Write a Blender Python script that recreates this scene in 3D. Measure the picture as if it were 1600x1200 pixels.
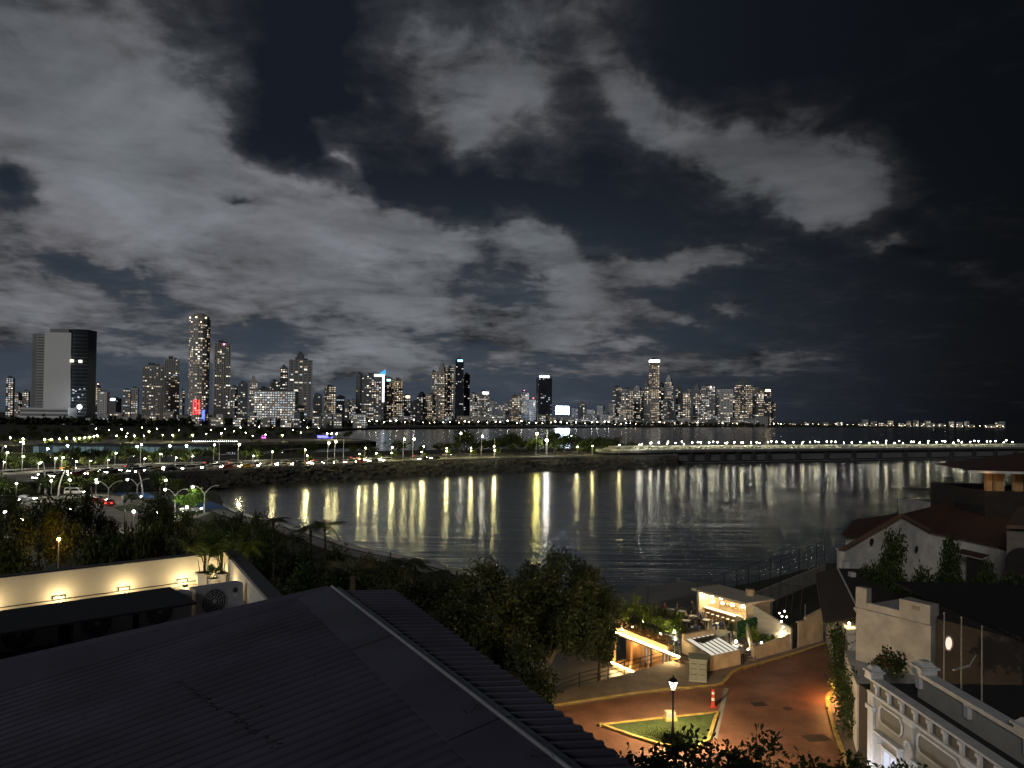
import bpy, math, random
import numpy as np
from mathutils import Matrix, Vector
R = math.radians
SC = bpy.context.scene
for _o in list(bpy.data.objects):
    bpy.data.objects.remove(_o)
COL = SC.collection
random.seed(7)

# ------------------------------------------------------------------ camera
CAM_H = 25.0            # metres above the sea
FPX = 1202.0            # focal length in pixels of a 1600 px wide picture
PITCH, ROLL = R(1.0), R(0.8)
SHIFT = 29.0 / 1600.0
cam_data = bpy.data.cameras.new('camera')
cam_data.sensor_width = 36.0
cam_data.lens = 36.0 * FPX / 1600.0
cam_data.shift_y = SHIFT
cam_data.clip_start = 0.1
cam_data.clip_end = 60000.0
cam = bpy.data.objects.new('camera', cam_data)
COL.objects.link(cam)
CAM_M = Matrix.Translation((0, 0, CAM_H)) @ Matrix.Rotation(math.pi / 2 + PITCH, 4, 'X') @ Matrix.Rotation(ROLL, 4, 'Z')
cam.matrix_world = CAM_M
SC.camera = cam
CAM_R = CAM_M.to_3x3()


def ray(px, py):
    return CAM_R @ Vector(((px - 800.0) / FPX, -(py - 600.0 - 1600.0 * SHIFT) / FPX, -1.0))


def G(px, py, z=0.0):
    """the point of the level plane z seen at a photo pixel"""
    d = ray(px, py)
    t = (z - CAM_H) / d.z
    return Vector((d.x * t, d.y * t, z))


def A(px, py, D):
    """the point at forward distance D seen at a photo pixel"""
    d = ray(px, py)
    t = D / d.y
    return Vector((d.x * t, D, CAM_H + d.z * t))


# ------------------------------------------------------------------ sky (world)
world = bpy.data.worlds.new('World')
SC.world = world
world.cycles.sampling_method = 'MANUAL'
world.cycles.sample_map_resolution = 256
world.use_nodes = True
WT = world.node_tree
WT.nodes.clear()


def wn(kind, **kw):
    n = WT.nodes.new(kind)
    for k, v in kw.items():
        setattr(n, k, v)
    return n


def wm(op, a, b=None, c=None, clamp=False):
    n = wn('ShaderNodeMath', operation=op, use_clamp=clamp)
    for i, s in enumerate((a, b, c)):
        if s is None:
            continue
        if isinstance(s, (int, float)):
            n.inputs[i].default_value = s
        else:
            WT.links.new(s, n.inputs[i])
    return n.outputs[0]


def wnoise(vec, scale, detail, rough=0.55, lac=2.0, dist=0.0):
    n = wn('ShaderNodeTexNoise')
    n.inputs['Scale'].default_value = scale
    n.inputs['Detail'].default_value = detail
    n.inputs['Roughness'].default_value = rough
    n.inputs['Lacunarity'].default_value = lac
    n.inputs['Distortion'].default_value = dist
    WT.links.new(vec, n.inputs['Vector'])
    return n


def wsmooth(x, lo, hi):
    n = wn('ShaderNodeMapRange', interpolation_type='SMOOTHSTEP')
    WT.links.new(x, n.inputs[0])
    n.inputs[1].default_value = lo
    n.inputs[2].default_value = hi
    return n.outputs[0]


def wmix(fac, a, b):
    n = wn('ShaderNodeMix', data_type='RGBA')
    WT.links.new(fac, n.inputs[0])
    for i, s in ((6, a), (7, b)):
        if isinstance(s, tuple):
            n.inputs[i].default_value = (*s, 1)
        else:
            WT.links.new(s, n.inputs[i])
    return n.outputs[2]


tc = wn('ShaderNodeTexCoord')
sep = wn('ShaderNodeSeparateXYZ')
WT.links.new(tc.outputs['Generated'], sep.inputs[0])
az = wm('ARCTAN2', sep.outputs[0], sep.outputs[1])
el = wm('ARCSINE', sep.outputs[2])
# turbulence that frays the cloud masses
w1 = wnoise(tc.outputs['Generated'], 5.5, 2.0)
w2 = wnoise(tc.outputs['Generated'], 17.0, 3.0, 0.6)
s1 = wn('ShaderNodeSeparateColor'); WT.links.new(w1.outputs['Color'], s1.inputs[0])
s2 = wn('ShaderNodeSeparateColor'); WT.links.new(w2.outputs['Color'], s2.inputs[0])


def off(c1, c2, k1, k2):
    return wm('ADD', wm('MULTIPLY', wm('SUBTRACT', c1, 0.5), k1), wm('MULTIPLY', wm('SUBTRACT', c2, 0.5), k2))


azw = wm('ADD', az, off(s1.outputs[0], s2.outputs[0], 0.07, 0.07))
elw = wm('ADD', el, off(s1.outputs[1], s2.outputs[1], 0.06, 0.055))
cmb = wn('ShaderNodeCombineXYZ')
WT.links.new(azw, cmb.inputs[0]); WT.links.new(elw, cmb.inputs[1])
# cloud masses: photo pixel centre, half axes in px, tilt (deg, + = falls to the right), weight
CLOUDS = [
    (150, 90, 330, 260, 10, .85), (200, 320, 300, 170, 10, 1.0), (-80, 250, 240, 330, 0, .7), (420, 340, 280, 100, 14, 1.0),
    (640, 368, 270, 62, 14, 1.0), (590, 475, 300, 66, 10, 1.05), (330, 480, 320, 55, 4, .62), (330, 555, 460, 50, 2, .58), (820, 385, 110, 45, 24, .9), (895, 430, 80, 38, 15, .7),
    (1040, 412, 170, 42, -6, .9), (1110, 395, 90, 32, -10, .5),
    (650, 60, 140, 100, 30, .45), (790, 140, 210, 115, 5, .85), (735, 215, 90, 55, 25, .5), (575, 160, 60, 28, 30, .4), (540, 250, 110, 30, 40, .62), (900, 20, 260, 70, 5, .45),
    (980, 130, 110, 60, 55, .85), (1080, 215, 150, 60, 30, .95), (1210, 245, 170, 90, 15, 1.0), (1330, 285, 140, 80, 20, .9), (1240, 320, 200, 30, 5, .45),
    (930, 482, 130, 46, 10, 1.0), (860, 522, 120, 40, 4, .95), (1050, 492, 70, 24, 12, .7), (1130, 475, 52, 26, 15, .8), (1000, 540, 60, 20, 4, .65), (790, 560, 60, 22, 0, .4),
    (600, 562, 105, 36, 8, .95), (510, 575, 60, 20, 0, .55), (1400, 390, 90, 30, 5, .62), (1530, 425, 120, 32, 22, .45), (1130, 578, 260, 36, 0, .55), (960, 585, 180, 30, 0, .5), (1230, 560, 120, 30, 0, .4),
    (60, 470, 180, 70, 0, .5), (410, 515, 80, 36, 0, -.5), (15, 285, 90, 70, 20, -1.1), (60, 560, 300, 26, 0, -.5), (378, 308, 80, 26, 8, -.8),
    (130, 415, 130, 40, 24, -.55), (250, 465, 150, 36, 10, -.55), (470, 110, 95, 200, 8, -1.0), (660, 295, 170, 50, 10, -.5), (900, 330, 240, 50, 10, -.5), (1200, 60, 330, 110, 8, -.4),
]
dens = None
for (px, py, rx, ry, tilt, wgt) in CLOUDS:
    d = ray(px, py).normalized()
    mp = wn('ShaderNodeMapping', vector_type='TEXTURE')
    mp.inputs['Location'].default_value = (math.atan2(d.x, d.y), math.asin(d.z), 0)
    mp.inputs['Rotation'].default_value = (0, 0, -R(tilt))
    k = max(0.55, d.y)
    mp.inputs['Scale'].default_value = (rx * 1.35 * k / FPX, ry * 1.35 * k / FPX, 1)
    WT.links.new(cmb.outputs[0], mp.inputs['Vector'])
    gr = wn('ShaderNodeTexGradient', gradient_type='QUADRATIC_SPHERE')
    WT.links.new(mp.outputs[0], gr.inputs[0])
    dens = wm('MULTIPLY', gr.outputs[1], wgt * 1.95) if dens is None else wm('MULTIPLY_ADD', gr.outputs[1], wgt * 1.95, dens)
# beyond the view the same broken cloud goes on
aside = wsmooth(wm('ABSOLUTE', az), 0.75, 1.2)
above = wsmooth(el, 0.62, 0.95)
beyond = wm('MAXIMUM', aside, above)
w3 = wnoise(tc.outputs['Generated'], 2.6, 3.0, 0.6)
gen = wm('MULTIPLY', wsmooth(w3.outputs[0], 0.42, 0.7), 0.8)
# the same cloud layer seen in perspective: flat overhead, crowded towards the horizon
hz_ = wm('ADD', wm('MAXIMUM', sep.outputs[2], 0.0), 0.16)
pv = wn('ShaderNodeCombineXYZ')
WT.links.new(wm('DIVIDE', sep.outputs[0], hz_), pv.inputs[0])
WT.links.new(wm('DIVIDE', sep.outputs[1], hz_), pv.inputs[1])
w4 = wnoise(pv.outputs[0], 7.5, 6.0, 0.64, 2.0, 0.3)
w5 = wnoise(pv.outputs[0], 2.1, 4.0, 0.6, 2.0, 0.4)
w6 = wnoise(pv.outputs[0], 1.5, 4.0, 0.6, 2.0, 0.6)
tex = off(w5.outputs[0], w4.outputs[0], 1.65, 1.25)
dn = wm('ADD', wm('ADD', dens, wm('MULTIPLY', gen, beyond)), tex)
dn = wm('MULTIPLY_ADD', wsmooth(az, 0.12, 0.55), -0.34, dn)     # clearer out over the sea
hi_el = wsmooth(el, 0.12, 0.42)            # high cloud is softer, low cloud crisper
cr = wn('ShaderNodeMapRange', interpolation_type='SMOOTHSTEP')
WT.links.new(dn, cr.inputs[0])
WT.links.new(wm('MULTIPLY_ADD', hi_el, -0.10, 0.16), cr.inputs[1])
WT.links.new(wm('MULTIPLY_ADD', hi_el, 0.50, 0.70), cr.inputs[2])
veil = wm('MULTIPLY', wsmooth(dn, -0.35, 0.75), 0.42)      # thin cloud round the dense masses
cover = wm('MAXIMUM', cr.outputs[0], veil)
core = wsmooth(dn, 0.2, 1.5)
# the city lights the low cloud: strongest over the towers, weak out at sea
glow = wm('ADD', wm('MULTIPLY', wsmooth(az, 0.66, -0.20), 0.62), wm('MULTIPLY', wsmooth(el, 0.65, 0.06), 0.26))
glow = wm('ADD', glow, 0.14)
cl_lum = wm('MULTIPLY', glow, wm('MULTIPLY_ADD', core, 0.55, wm('MULTIPLY_ADD', w6.outputs[0], 2.3, wm('MULTIPLY_ADD', w4.outputs[0], 0.7, -1.0))))
tint = wmix(w1.outputs[0], (0.122, 0.146, 0.160), (0.160, 0.149, 0.166))
ccol = wn('ShaderNodeMix', data_type='RGBA', blend_type='MULTIPLY')
ccol.inputs[0].default_value = 1.0
WT.links.new(tint, ccol.inputs[6])
cg = wn('ShaderNodeCombineColor')
for i in range(3):
    WT.links.new(cl_lum, cg.inputs[i])
WT.links.new(cg.outputs[0], ccol.inputs[7])
# clear sky between the clouds: a night sky with a little city glow low down, over a dim physical sky
low = wm('MULTIPLY', wsmooth(el, 0.36, 0.0), wsmooth(az, 0.62, -0.12))
dim = wmix(wsmooth(az, 0.62, 0.0), (0.0030, 0.0038, 0.0055), (0.0078, 0.0102, 0.0160))
base = wmix(low, dim, (0.042, 0.056, 0.078))
nish = wn('ShaderNodeTexSky', sky_type='NISHITA')
nish.sun_disc = False
nish.sun_elevation = R(2.0)
nish.sun_rotation = R(205.0)
nsc = wn('ShaderNodeMix', data_type='RGBA', blend_type='ADD')
nsc.inputs[0].default_value = 0.0006
WT.links.new(base, nsc.inputs[6]); WT.links.new(nish.outputs[0], nsc.inputs[7])
skyc = wmix(cover, nsc.outputs[2], ccol.outputs[2])
bg = wn('ShaderNodeBackground')
bg.inputs['Strength'].default_value = 1.0
WT.links.new(skyc, bg.inputs[0])
wo = wn('ShaderNodeOutputWorld')
WT.links.new(bg.outputs[0], wo.inputs[0])

# added sun behind the camera, standing in for town light on building fronts
moon = bpy.data.lights.new('moon', 'SUN')
moon.energy = 0.52
moon.angle = R(12)
moon.color = (1.0, 0.98, 0.95)
fill_sun_o = bpy.data.objects.new('moon', moon)
COL.objects.link(fill_sun_o)
_md = Vector((0.42, 0.86, -0.40)).normalized()      # the way the light travels
fill_sun_o.rotation_euler = _md.to_track_quat('-Z', 'Y').to_euler()
fill_sun_o.location = (-60, -60, 80)

SC.view_settings.view_transform = 'Standard'
SC.view_settings.look = 'None'
SC.view_settings.exposure = 0.0
SC.view_settings.gamma = 1.0
SC.view_settings.use_curve_mapping = False
SC.render.engine = 'CYCLES'
SC.cycles.use_denoising = True
SC.cycles.denoiser = 'OPENIMAGEDENOISE'
SC.cycles.denoising_input_passes = 'RGB_ALBEDO_NORMAL'
SC.cycles.max_bounces = 5
SC.cycles.diffuse_bounces = 2
SC.cycles.glossy_bounces = 3
SC.cycles.transmission_bounces = 4
SC.cycles.sample_clamp_indirect = 4.0
SC.cycles.filter_width = 1.5
SC.cycles.use_light_tree = True
SC.cycles.use_adaptive_sampling = False

# ------------------------------------------------------------------ materials
MATS = {}


def mat(name, col, rough=0.7, metal=0.0, var=0.25, scale=3.0, bump=0.0, bscale=None, spec=0.4, col2=None, stretch=None):
    """a procedural surface: colour broken up by noise, slight relief"""
    if name in MATS:
        return MATS[name]
    m = bpy.data.materials.new(name)
    m.use_nodes = True
    t = m.node_tree
    b = t.nodes['Principled BSDF']
    b.inputs['Roughness'].default_value = rough
    b.inputs['Metallic'].default_value = metal
    b.inputs['Specular IOR Level'].default_value = spec
    c = t.nodes.new('ShaderNodeTexCoord')
    vec = c.outputs['Object']
    if stretch:
        mp = t.nodes.new('ShaderNodeMapping')
        mp.inputs['Scale'].default_value = stretch
        t.links.new(vec, mp.inputs[0])
        vec = mp.outputs[0]
    n = t.nodes.new('ShaderNodeTexNoise')
    n.inputs['Scale'].default_value = scale
    n.inputs['Detail'].default_value = 6.0
    n.inputs['Roughness'].default_value = 0.62
    t.links.new(vec, n.inputs['Vector'])
    r = t.nodes.new('ShaderNodeMapRange')
    r.inputs[1].default_value = 0.3
    r.inputs[2].default_value = 0.7
    t.links.new(n.outputs[0], r.inputs[0])
    mx = t.nodes.new('ShaderNodeMix')
    mx.data_type = 'RGBA'
    mx.inputs[6].default_value = (*[x * (1 - var) for x in col], 1)
    mx.inputs[7].default_value = (*(col2 or [min(1, x * (1 + var)) for x in col]), 1)
    t.links.new(r.outputs[0], mx.inputs[0])
    t.links.new(mx.outputs[2], b.inputs['Base Color'])
    if bump:
        n2 = t.nodes.new('ShaderNodeTexNoise')
        n2.inputs['Scale'].default_value = bscale or scale * 6
        n2.inputs['Detail'].default_value = 4
        t.links.new(vec, n2.inputs['Vector'])
        bp = t.nodes.new('ShaderNodeBump')
        bp.inputs['Strength'].default_value = bump
        bp.inputs['Distance'].default_value = 0.05
        t.links.new(n2.outputs[0], bp.inputs['Height'])
        t.links.new(bp.outputs[0], b.inputs['Normal'])
    MATS[name] = m
    return m


def emit(name, col, strength, sampled=True):
    if name in MATS:
        return MATS[name]
    m = bpy.data.materials.new(name)
    m.use_nodes = True
    t = m.node_tree
    t.nodes.clear()
    e = t.nodes.new('ShaderNodeEmission')
    e.inputs[0].default_value = (*col, 1)
    e.inputs[1].default_value = strength
    o = t.nodes.new('ShaderNodeOutputMaterial')
    t.links.new(e.outputs[0], o.inputs[0])
    if not sampled:
        m.cycles.emission_sampling = 'NONE'
    MATS[name] = m
    return m


def leafmat(name, c1, c2, trans=0.25, rough=0.5):
    """leaves: colour differs from leaf to leaf, some light passes through"""
    if name in MATS:
        return MATS[name]
    m = bpy.data.materials.new(name)
    m.use_nodes = True
    t = m.node_tree
    b = t.nodes['Principled BSDF']
    g = t.nodes.new('ShaderNodeNewGeometry')
    mx = t.nodes.new('ShaderNodeMix')
    mx.data_type = 'RGBA'
    mx.inputs[6].default_value = (*c1, 1)
    mx.inputs[7].default_value = (*c2, 1)
    t.links.new(g.outputs['Random Per Island'], mx.inputs[0])
    t.links.new(mx.outputs[2], b.inputs['Base Color'])
    b.inputs['Roughness'].default_value = rough
    b.inputs['Specular IOR Level'].default_value = 0.15
    if trans:
        tr = t.nodes.new('ShaderNodeBsdfTranslucent')
        t.links.new(mx.outputs[2], tr.inputs[0])
        ms = t.nodes.new('ShaderNodeMixShader')
        ms.inputs[0].default_value = trans
        t.links.new(b.outputs[0], ms.inputs[1])
        t.links.new(tr.outputs[0], ms.inputs[2])
        t.links.new(ms.outputs[0], t.nodes['Material Output'].inputs[0])
    MATS[name] = m
    return m


# ------------------------------------------------------------------ geometry
_ICO = None


def ico():
    global _ICO
    if _ICO is None:
        p = (1 + 5 ** .5) / 2
        v = [(-1, p, 0), (1, p, 0), (-1, -p, 0), (1, -p, 0), (0, -1, p), (0, 1, p), (0, -1, -p), (0, 1, -p), (p, 0, -1), (p, 0, 1), (-p, 0, -1), (-p, 0, 1)]
        v = [Vector(a).normalized() for a in v]
        f = [(0, 11, 5), (0, 5, 1), (0, 1, 7), (0, 7, 10), (0, 10, 11), (1, 5, 9), (5, 11, 4), (11, 10, 2), (10, 7, 6), (7, 1, 8), (3, 9, 4), (3, 4, 2), (3, 2, 6), (3, 6, 8), (3, 8, 9), (4, 9, 5), (2, 4, 11), (6, 2, 10), (8, 6, 7), (9, 8, 1)]
        _ICO = (v, f)
    return _ICO


class MB:
    """collects shapes for ONE mesh object"""

    def __init__(self):
        self.v, self.f, self.m = [], [], []

    def poly(self, pts, m=0):
        n = len(self.v)
        self.v += [tuple(p) for p in pts]
        self.f.append(tuple(range(n, n + len(pts))))
        self.m.append(m)
        return self

    def box(self, x0, y0, z0, x1, y1, z1, m=0):
        return self.prism([(x0, y0), (x1, y0), (x1, y1), (x0, y1)], z0, z1, m)

    def prism(self, poly, z0, z1, m=0, mtop=None):
        """poly = plan outline; z0 and z1 numbers or one number per corner"""
        n = len(self.v)
        k = len(poly)
        za = [z0] * k if isinstance(z0, (int, float)) else list(z0)
        zb = [z1] * k if isinstance(z1, (int, float)) else list(z1)
        self.v += [(p[0], p[1], a) for p, a in zip(poly, za)] + [(p[0], p[1], b) for p, b in zip(poly, zb)]
        for i in range(k):
            j = (i + 1) % k
            self.f.append((n + i, n + j, n + k + j, n + k + i)); self.m.append(m)
        self.f.append(tuple(n + k + i for i in range(k))); self.m.append(m if mtop is None else mtop)
        self.f.append(tuple(n + i for i in reversed(range(k)))); self.m.append(m)
        return self

    def bar(self, p, q, w, h, m=0, up=(0, 0, 1)):
        """a square bar from p to q, w wide, h high, centred on the line"""
        p, q = Vector(p), Vector(q)
        d = (q - p).normalized()
        u = Vector(up)
        s = d.cross(u)
        if s.length < 1e-4:
            s = Vector((1, 0, 0))
        s.normalize()
        u = s.cross(d).normalized()
        n = len(self.v)
        for e in (p, q):
            for a, b in ((-1, -1), (1, -1), (1, 1), (-1, 1)):
                self.v.append(tuple(e + s * (a * w / 2) + u * (b * h / 2)))
        for i in range(4):
            j = (i + 1) % 4
            self.f.append((n + i, n + j, n + 4 + j, n + 4 + i)); self.m.append(m)
        self.f += [(n, n + 1, n + 2, n + 3), (n + 7, n + 6, n + 5, n + 4)]
        self.m += [m, m]
        return self

    def tube(self, pts, rads, seg=6, m=0):
        pts = [Vector(p) for p in pts]
        if isinstance(rads, (int, float)):
            rads = [rads] * len(pts)
        n0 = len(self.v)
        for i, p in enumerate(pts):
            d = (pts[min(i + 1, len(pts) - 1)] - pts[max(i - 1, 0)])
            if d.length < 1e-9:
                d = Vector((0, 0, 1))
            d.normalize()
            a = Vector((0, 0, 1)) if abs(d.z) < .9 else Vector((1, 0, 0))
            s = d.cross(a).normalized()
            u = s.cross(d)
            for k in range(seg):
                th = 2 * math.pi * k / seg
                self.v.append(tuple(p + (s * math.cos(th) + u * math.sin(th)) * rads[i]))
        for i in range(len(pts) - 1):
            for k in range(seg):
                k2 = (k + 1) % seg
                a, b = n0 + i * seg, n0 + (i + 1) * seg
                self.f.append((a + k, a + k2, b + k2, b + k)); self.m.append(m)
        e = n0 + (len(pts) - 1) * seg
        self.f += [tuple(n0 + k for k in range(seg)), tuple(e + k for k in reversed(range(seg)))]
        self.m += [m, m]
        return self

    def lathe(self, prof, seg=12, m=0, c=(0, 0, 0)):
        """prof = (radius, z) from bottom to top round the axis at c"""
        n0 = len(self.v)
        for r, z in prof:
            for k in range(seg):
                th = 2 * math.pi * k / seg
                self.v.append((c[0] + r * math.cos(th), c[1] + r * math.sin(th), c[2] + z))
        for i in range(len(prof) - 1):
            for k in range(seg):
                k2 = (k + 1) % seg
                a, b = n0 + i * seg, n0 + (i + 1) * seg
                self.f.append((a + k, a + k2, b + k2, b + k)); self.m.append(m)
        e = n0 + (len(prof) - 1) * seg
        self.f += [tuple(n0 + k for k in reversed(range(seg))), tuple(e + k for k in range(seg))]
        self.m += [m, m]
        return self

    def ball(self, c, r, m=0, sz=1.0):
        v, f = ico()
        n = len(self.v)
        self.v += [(c[0] + p.x * r, c[1] + p.y * r, c[2] + p.z * r * sz) for p in v]
        self.f += [tuple(n + i for i in t) for t in f]
        self.m += [m] * len(f)
        return self

    def mesh(self, name, mats):
        me = bpy.data.meshes.new(name)
        me.from_pydata(self.v, [], self.f)
        for mt in (mats if isinstance(mats, (list, tuple)) else [mats]):
            me.materials.append(mt)
        if any(self.m):
            me.polygons.foreach_set('material_index', self.m)
        me.update()
        return me

    def build(self, name, mats, parent=None, world=True, smooth=False, **props):
        """link as ONE object; with world=True the coordinates are world ones even under a parent"""
        if parent is not None and world:
            o = origin(parent)
            self.v = [(a - o.x, b - o.y, c - o.z) for a, b, c in self.v]
        me = self.mesh(name, mats)
        if smooth:
            me.polygons.foreach_set('use_smooth', [True] * len(me.polygons))
        return link(name, me, parent, **props)


def origin(o):
    p = Vector((0, 0, 0))
    while o is not None:
        p += o.location
        o = o.parent
    return p


def link(name, data, parent=None, **props):
    o = bpy.data.objects.new(name, data)
    COL.objects.link(o)
    if parent is not None:
        o.parent = parent
    for k, v in props.items():
        o[k] = v
    return o


def thing(name, label, cat, loc=(0, 0, 0), rz=0.0, group=None):
    o = bpy.data.objects.new(name, None)
    o.empty_display_size = 0.3
    COL.objects.link(o)
    o.location = loc
    o.rotation_euler = (0, 0, rz)
    o['label'] = label
    o['category'] = cat
    if group:
        o['group'] = group
    return o


def tag(o, label=None, cat=None, group=None, kind=None):
    for k, v in (('label', label), ('category', cat), ('group', group), ('kind', kind)):
        if v:
            o[k] = v
    return o


_KIDS = {}


def copy_tree(root, loc, rz=None, label=None, group=None, scale=None):
    """a copy of a thing with copies of its parts and their parts"""
    def kids(o):
        if o.name not in _KIDS:
            _KIDS[o.name] = list(o.children)
        return _KIDS[o.name]
    r = root.copy()
    COL.objects.link(r)
    r.location = loc
    if rz is not None:
        r.rotation_euler = (0, 0, rz)
    if scale is not None:
        r.scale = scale if not isinstance(scale, (int, float)) else (scale,) * 3
    if label:
        r['label'] = label
    if group:
        r['group'] = group
    for ch in kids(root):
        c = ch.copy()
        COL.objects.link(c)
        c.parent = r
        for g in kids(ch):
            d = g.copy()
            COL.objects.link(d)
            d.parent = c
    return r


ORD = 'first second third fourth fifth sixth seventh eighth ninth tenth eleventh twelfth thirteenth fourteenth fifteenth sixteenth seventeenth eighteenth nineteenth twentieth'.split()
TENS = {20: 'twenty', 30: 'thirty', 40: 'forty', 50: 'fifty', 60: 'sixty', 70: 'seventy', 80: 'eighty', 90: 'ninety'}
TENTH = {30: 'thirtieth', 40: 'fortieth', 50: 'fiftieth', 60: 'sixtieth', 70: 'seventieth', 80: 'eightieth', 90: 'ninetieth'}


def ordinal(n):
    if n <= 20:
        return ORD[n - 1]
    t = n // 10 * 10
    return TENTH[t] if n == t else TENS[t] + '-' + ORD[n - t - 1]


def quads_mesh(name, V, mats, midx=None):
    """V: (n,4,3) array of four-cornered faces"""
    n = V.shape[0]
    me = bpy.data.meshes.new(name)
    me.vertices.add(n * 4)
    me.vertices.foreach_set('co', V.reshape(-1).astype(np.float32))
    me.loops.add(n * 4)
    me.loops.foreach_set('vertex_index', np.arange(n * 4, dtype=np.int32))
    me.polygons.add(n)
    me.polygons.foreach_set('loop_start', np.arange(0, n * 4, 4, dtype=np.int32))
    me.polygons.foreach_set('loop_total', np.full(n, 4, dtype=np.int32))
    for m in (mats if isinstance(mats, (list, tuple)) else [mats]):
        me.materials.append(m)
    if midx is not None:
        me.polygons.foreach_set('material_index', np.asarray(midx, dtype=np.int32))
    me.update(calc_edges=True)
    me.validate()
    return me


def leaf_quads(C, size, rng, aspect=0.5, droop=0.0):
    """one rhombus leaf at each point of C, any way up"""
    n = C.shape[0]
    d = rng.normal(size=(n, 3))
    d[:, 2] -= droop
    d /= np.linalg.norm(d, axis=1, keepdims=True)
    e = rng.normal(size=(n, 3))
    e -= (e * d).sum(1, keepdims=True) * d
    e /= np.linalg.norm(e, axis=1, keepdims=True)
    s = size * rng.uniform(0.6, 1.4, (n, 1))
    k = aspect * s / 2
    return np.stack([C, C + d * s * .5 + e * k, C + d * s, C + d * s * .5 - e * k], axis=1)


def crown_points(n, rad, rng, clumps=26, spread=0.30, lo=-0.75, hollow=0.45):
    """points of an uneven crown: clumps spread through an ellipsoid of half axes rad"""
    c = rng.normal(size=(clumps, 3))
    c /= np.linalg.norm(c, axis=1, keepdims=True)
    c *= rng.uniform(hollow, 0.88, (clumps, 1))
    c[:, 2] = np.maximum(c[:, 2], lo)
    w = rng.uniform(0.5, 1.5, clumps)
    i = rng.choice(clumps, n, p=w / w.sum())
    p = rng.normal(size=(n, 3))
    p /= np.linalg.norm(p, axis=1, keepdims=True)
    p *= rng.uniform(0, 1, (n, 1)) ** 0.5 * spread * (0.6 + 0.6 * w[i])[:, None]
    return (c[i] + p) * np.array(rad), c * np.array(rad)


def tree_proto(name, label, cat, height, rad, nleaf, lsize, leaf, bark, seed, trunk_r=0.18, clumps=26, limbs=7, base_gap=0.55):
    """tapered trunk with limbs, crown of leaf-sized faces; local origin at the foot"""
    rng = np.random.default_rng(seed)
    t = thing(name, label, cat)
    cz = height - rad[2] * 0.9
    P, cc = crown_points(nleaf, rad, rng, clumps)
    P[:, 2] += cz
    link('crown', quads_mesh('crown', leaf_quads(P, lsize, rng), leaf), t)
    mb = MB()
    fork = max(0.6, cz - rad[2] * base_gap)
    lean = rng.uniform(-.25, .25, 2)
    top = Vector((lean[0], lean[1], cz))
    mb.tube([(0, 0, -0.3), (lean[0] * .2, lean[1] * .3, fork * .5), (lean[0] * .7, lean[1] * .6, fork), top], [trunk_r * 1.35, trunk_r, trunk_r * .8, trunk_r * .3], 7)
    for k in range(limbs):
        c = cc[k % len(cc)] + np.array((0, 0, cz))
        a = Vector((lean[0] * .6, lean[1] * .6, fork * rng.uniform(.75, 1.0)))
        b = Vector(c) * .9 + a * .1
        mid = a.lerp(b, .5) + Vector((0, 0, rad[2] * .08))
        mb.tube([a, mid, b], [trunk_r * .5, trunk_r * .33, trunk_r * .1], 5)
    mb.build('trunk', bark, t, world=False)
    return t


def frond_quads(base, az, length, rise, droop, rng, n=14, leaf=0.5, width=0.05):
    """one palm frond: a curved midrib with leaflets on both sides, as quads"""
    out = []
    d0 = np.array((math.cos(az), math.sin(az), 0.0))
    side = np.array((-math.sin(az), math.cos(az), 0.0))
    pts = []
    for i in range(n + 1):
        s = i / n
        r = length * (s * math.cos(rise * (1 - .35 * s)))
        z = length * (math.sin(rise) * s - droop * s * s)
        pts.append(np.array(base) + d0 * r + np.array((0, 0, z)))
    for i in range(n):
        w = 0.018 * length * (1 - i / n) + .006
        out.append([pts[i] - side * w, pts[i + 1] - side * w * .8, pts[i + 1] + side * w * .8, pts[i] + side * w])
        if i < 2:
            continue
        ax = pts[i + 1] - pts[i]
        ax /= np.linalg.norm(ax)
        env = math.sin(math.pi * min(1, (i + 1) / n * .93 + .05)) ** .6
        for sg in (-1, 1):
            for q in (0.0, 0.5):
                b = pts[i] + (pts[i + 1] - pts[i]) * q
                dr = side * sg * .8 + ax * .55 + np.array((0, 0, -.35 + rng.uniform(-.2, .15)))
                dr /= np.linalg.norm(dr)
                L = leaf * env * rng.uniform(.8, 1.1)
                wv = ax * width
                out.append([b - wv, b + dr * L * .6 - wv * .7, b + dr * L, b + wv])
    return out

# ================================================================== the setting
def offset_line(pts, d):
    """a plan polyline moved d metres to its left"""
    P = [Vector((p[0], p[1])) for p in pts]
    out = []
    for i, p in enumerate(P):
        t = (P[min(i + 1, len(P) - 1)] - P[max(i - 1, 0)]).normalized()
        out.append(p + Vector((-t.y, t.x)) * d)
    return out


def strip(mb, a, b, za, zb, m=0):
    """a sheet between two polylines of equal length"""
    za = [za] * len(a) if isinstance(za, (int, float)) else za
    zb = [zb] * len(b) if isinstance(zb, (int, float)) else zb
    for i in range(len(a) - 1):
        mb.poly([(a[i][0], a[i][1], za[i]), (a[i + 1][0], a[i + 1][1], za[i + 1]), (b[i + 1][0], b[i + 1][1], zb[i + 1]), (b[i][0], b[i][1], zb[i])], m)
    return mb


def resample(pts, step):
    P = [Vector((p[0], p[1])) for p in pts]
    out, acc = [P[0]], 0.0
    for i in range(len(P) - 1):
        L = (P[i + 1] - P[i]).length
        n = max(1, int(round(L / step)))
        for k in range(1, n + 1):
            out.append(P[i].lerp(P[i + 1], k / n))
    return out


def smooth_line(pts, it=2):
    P = [Vector((p[0], p[1])) for p in pts]
    for _ in range(it):
        Q = [P[0]]
        for i in range(len(P) - 1):
            Q += [P[i].lerp(P[i + 1], .25), P[i].lerp(P[i + 1], .75)]
        Q.append(P[-1])
        P = Q
    return P


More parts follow.
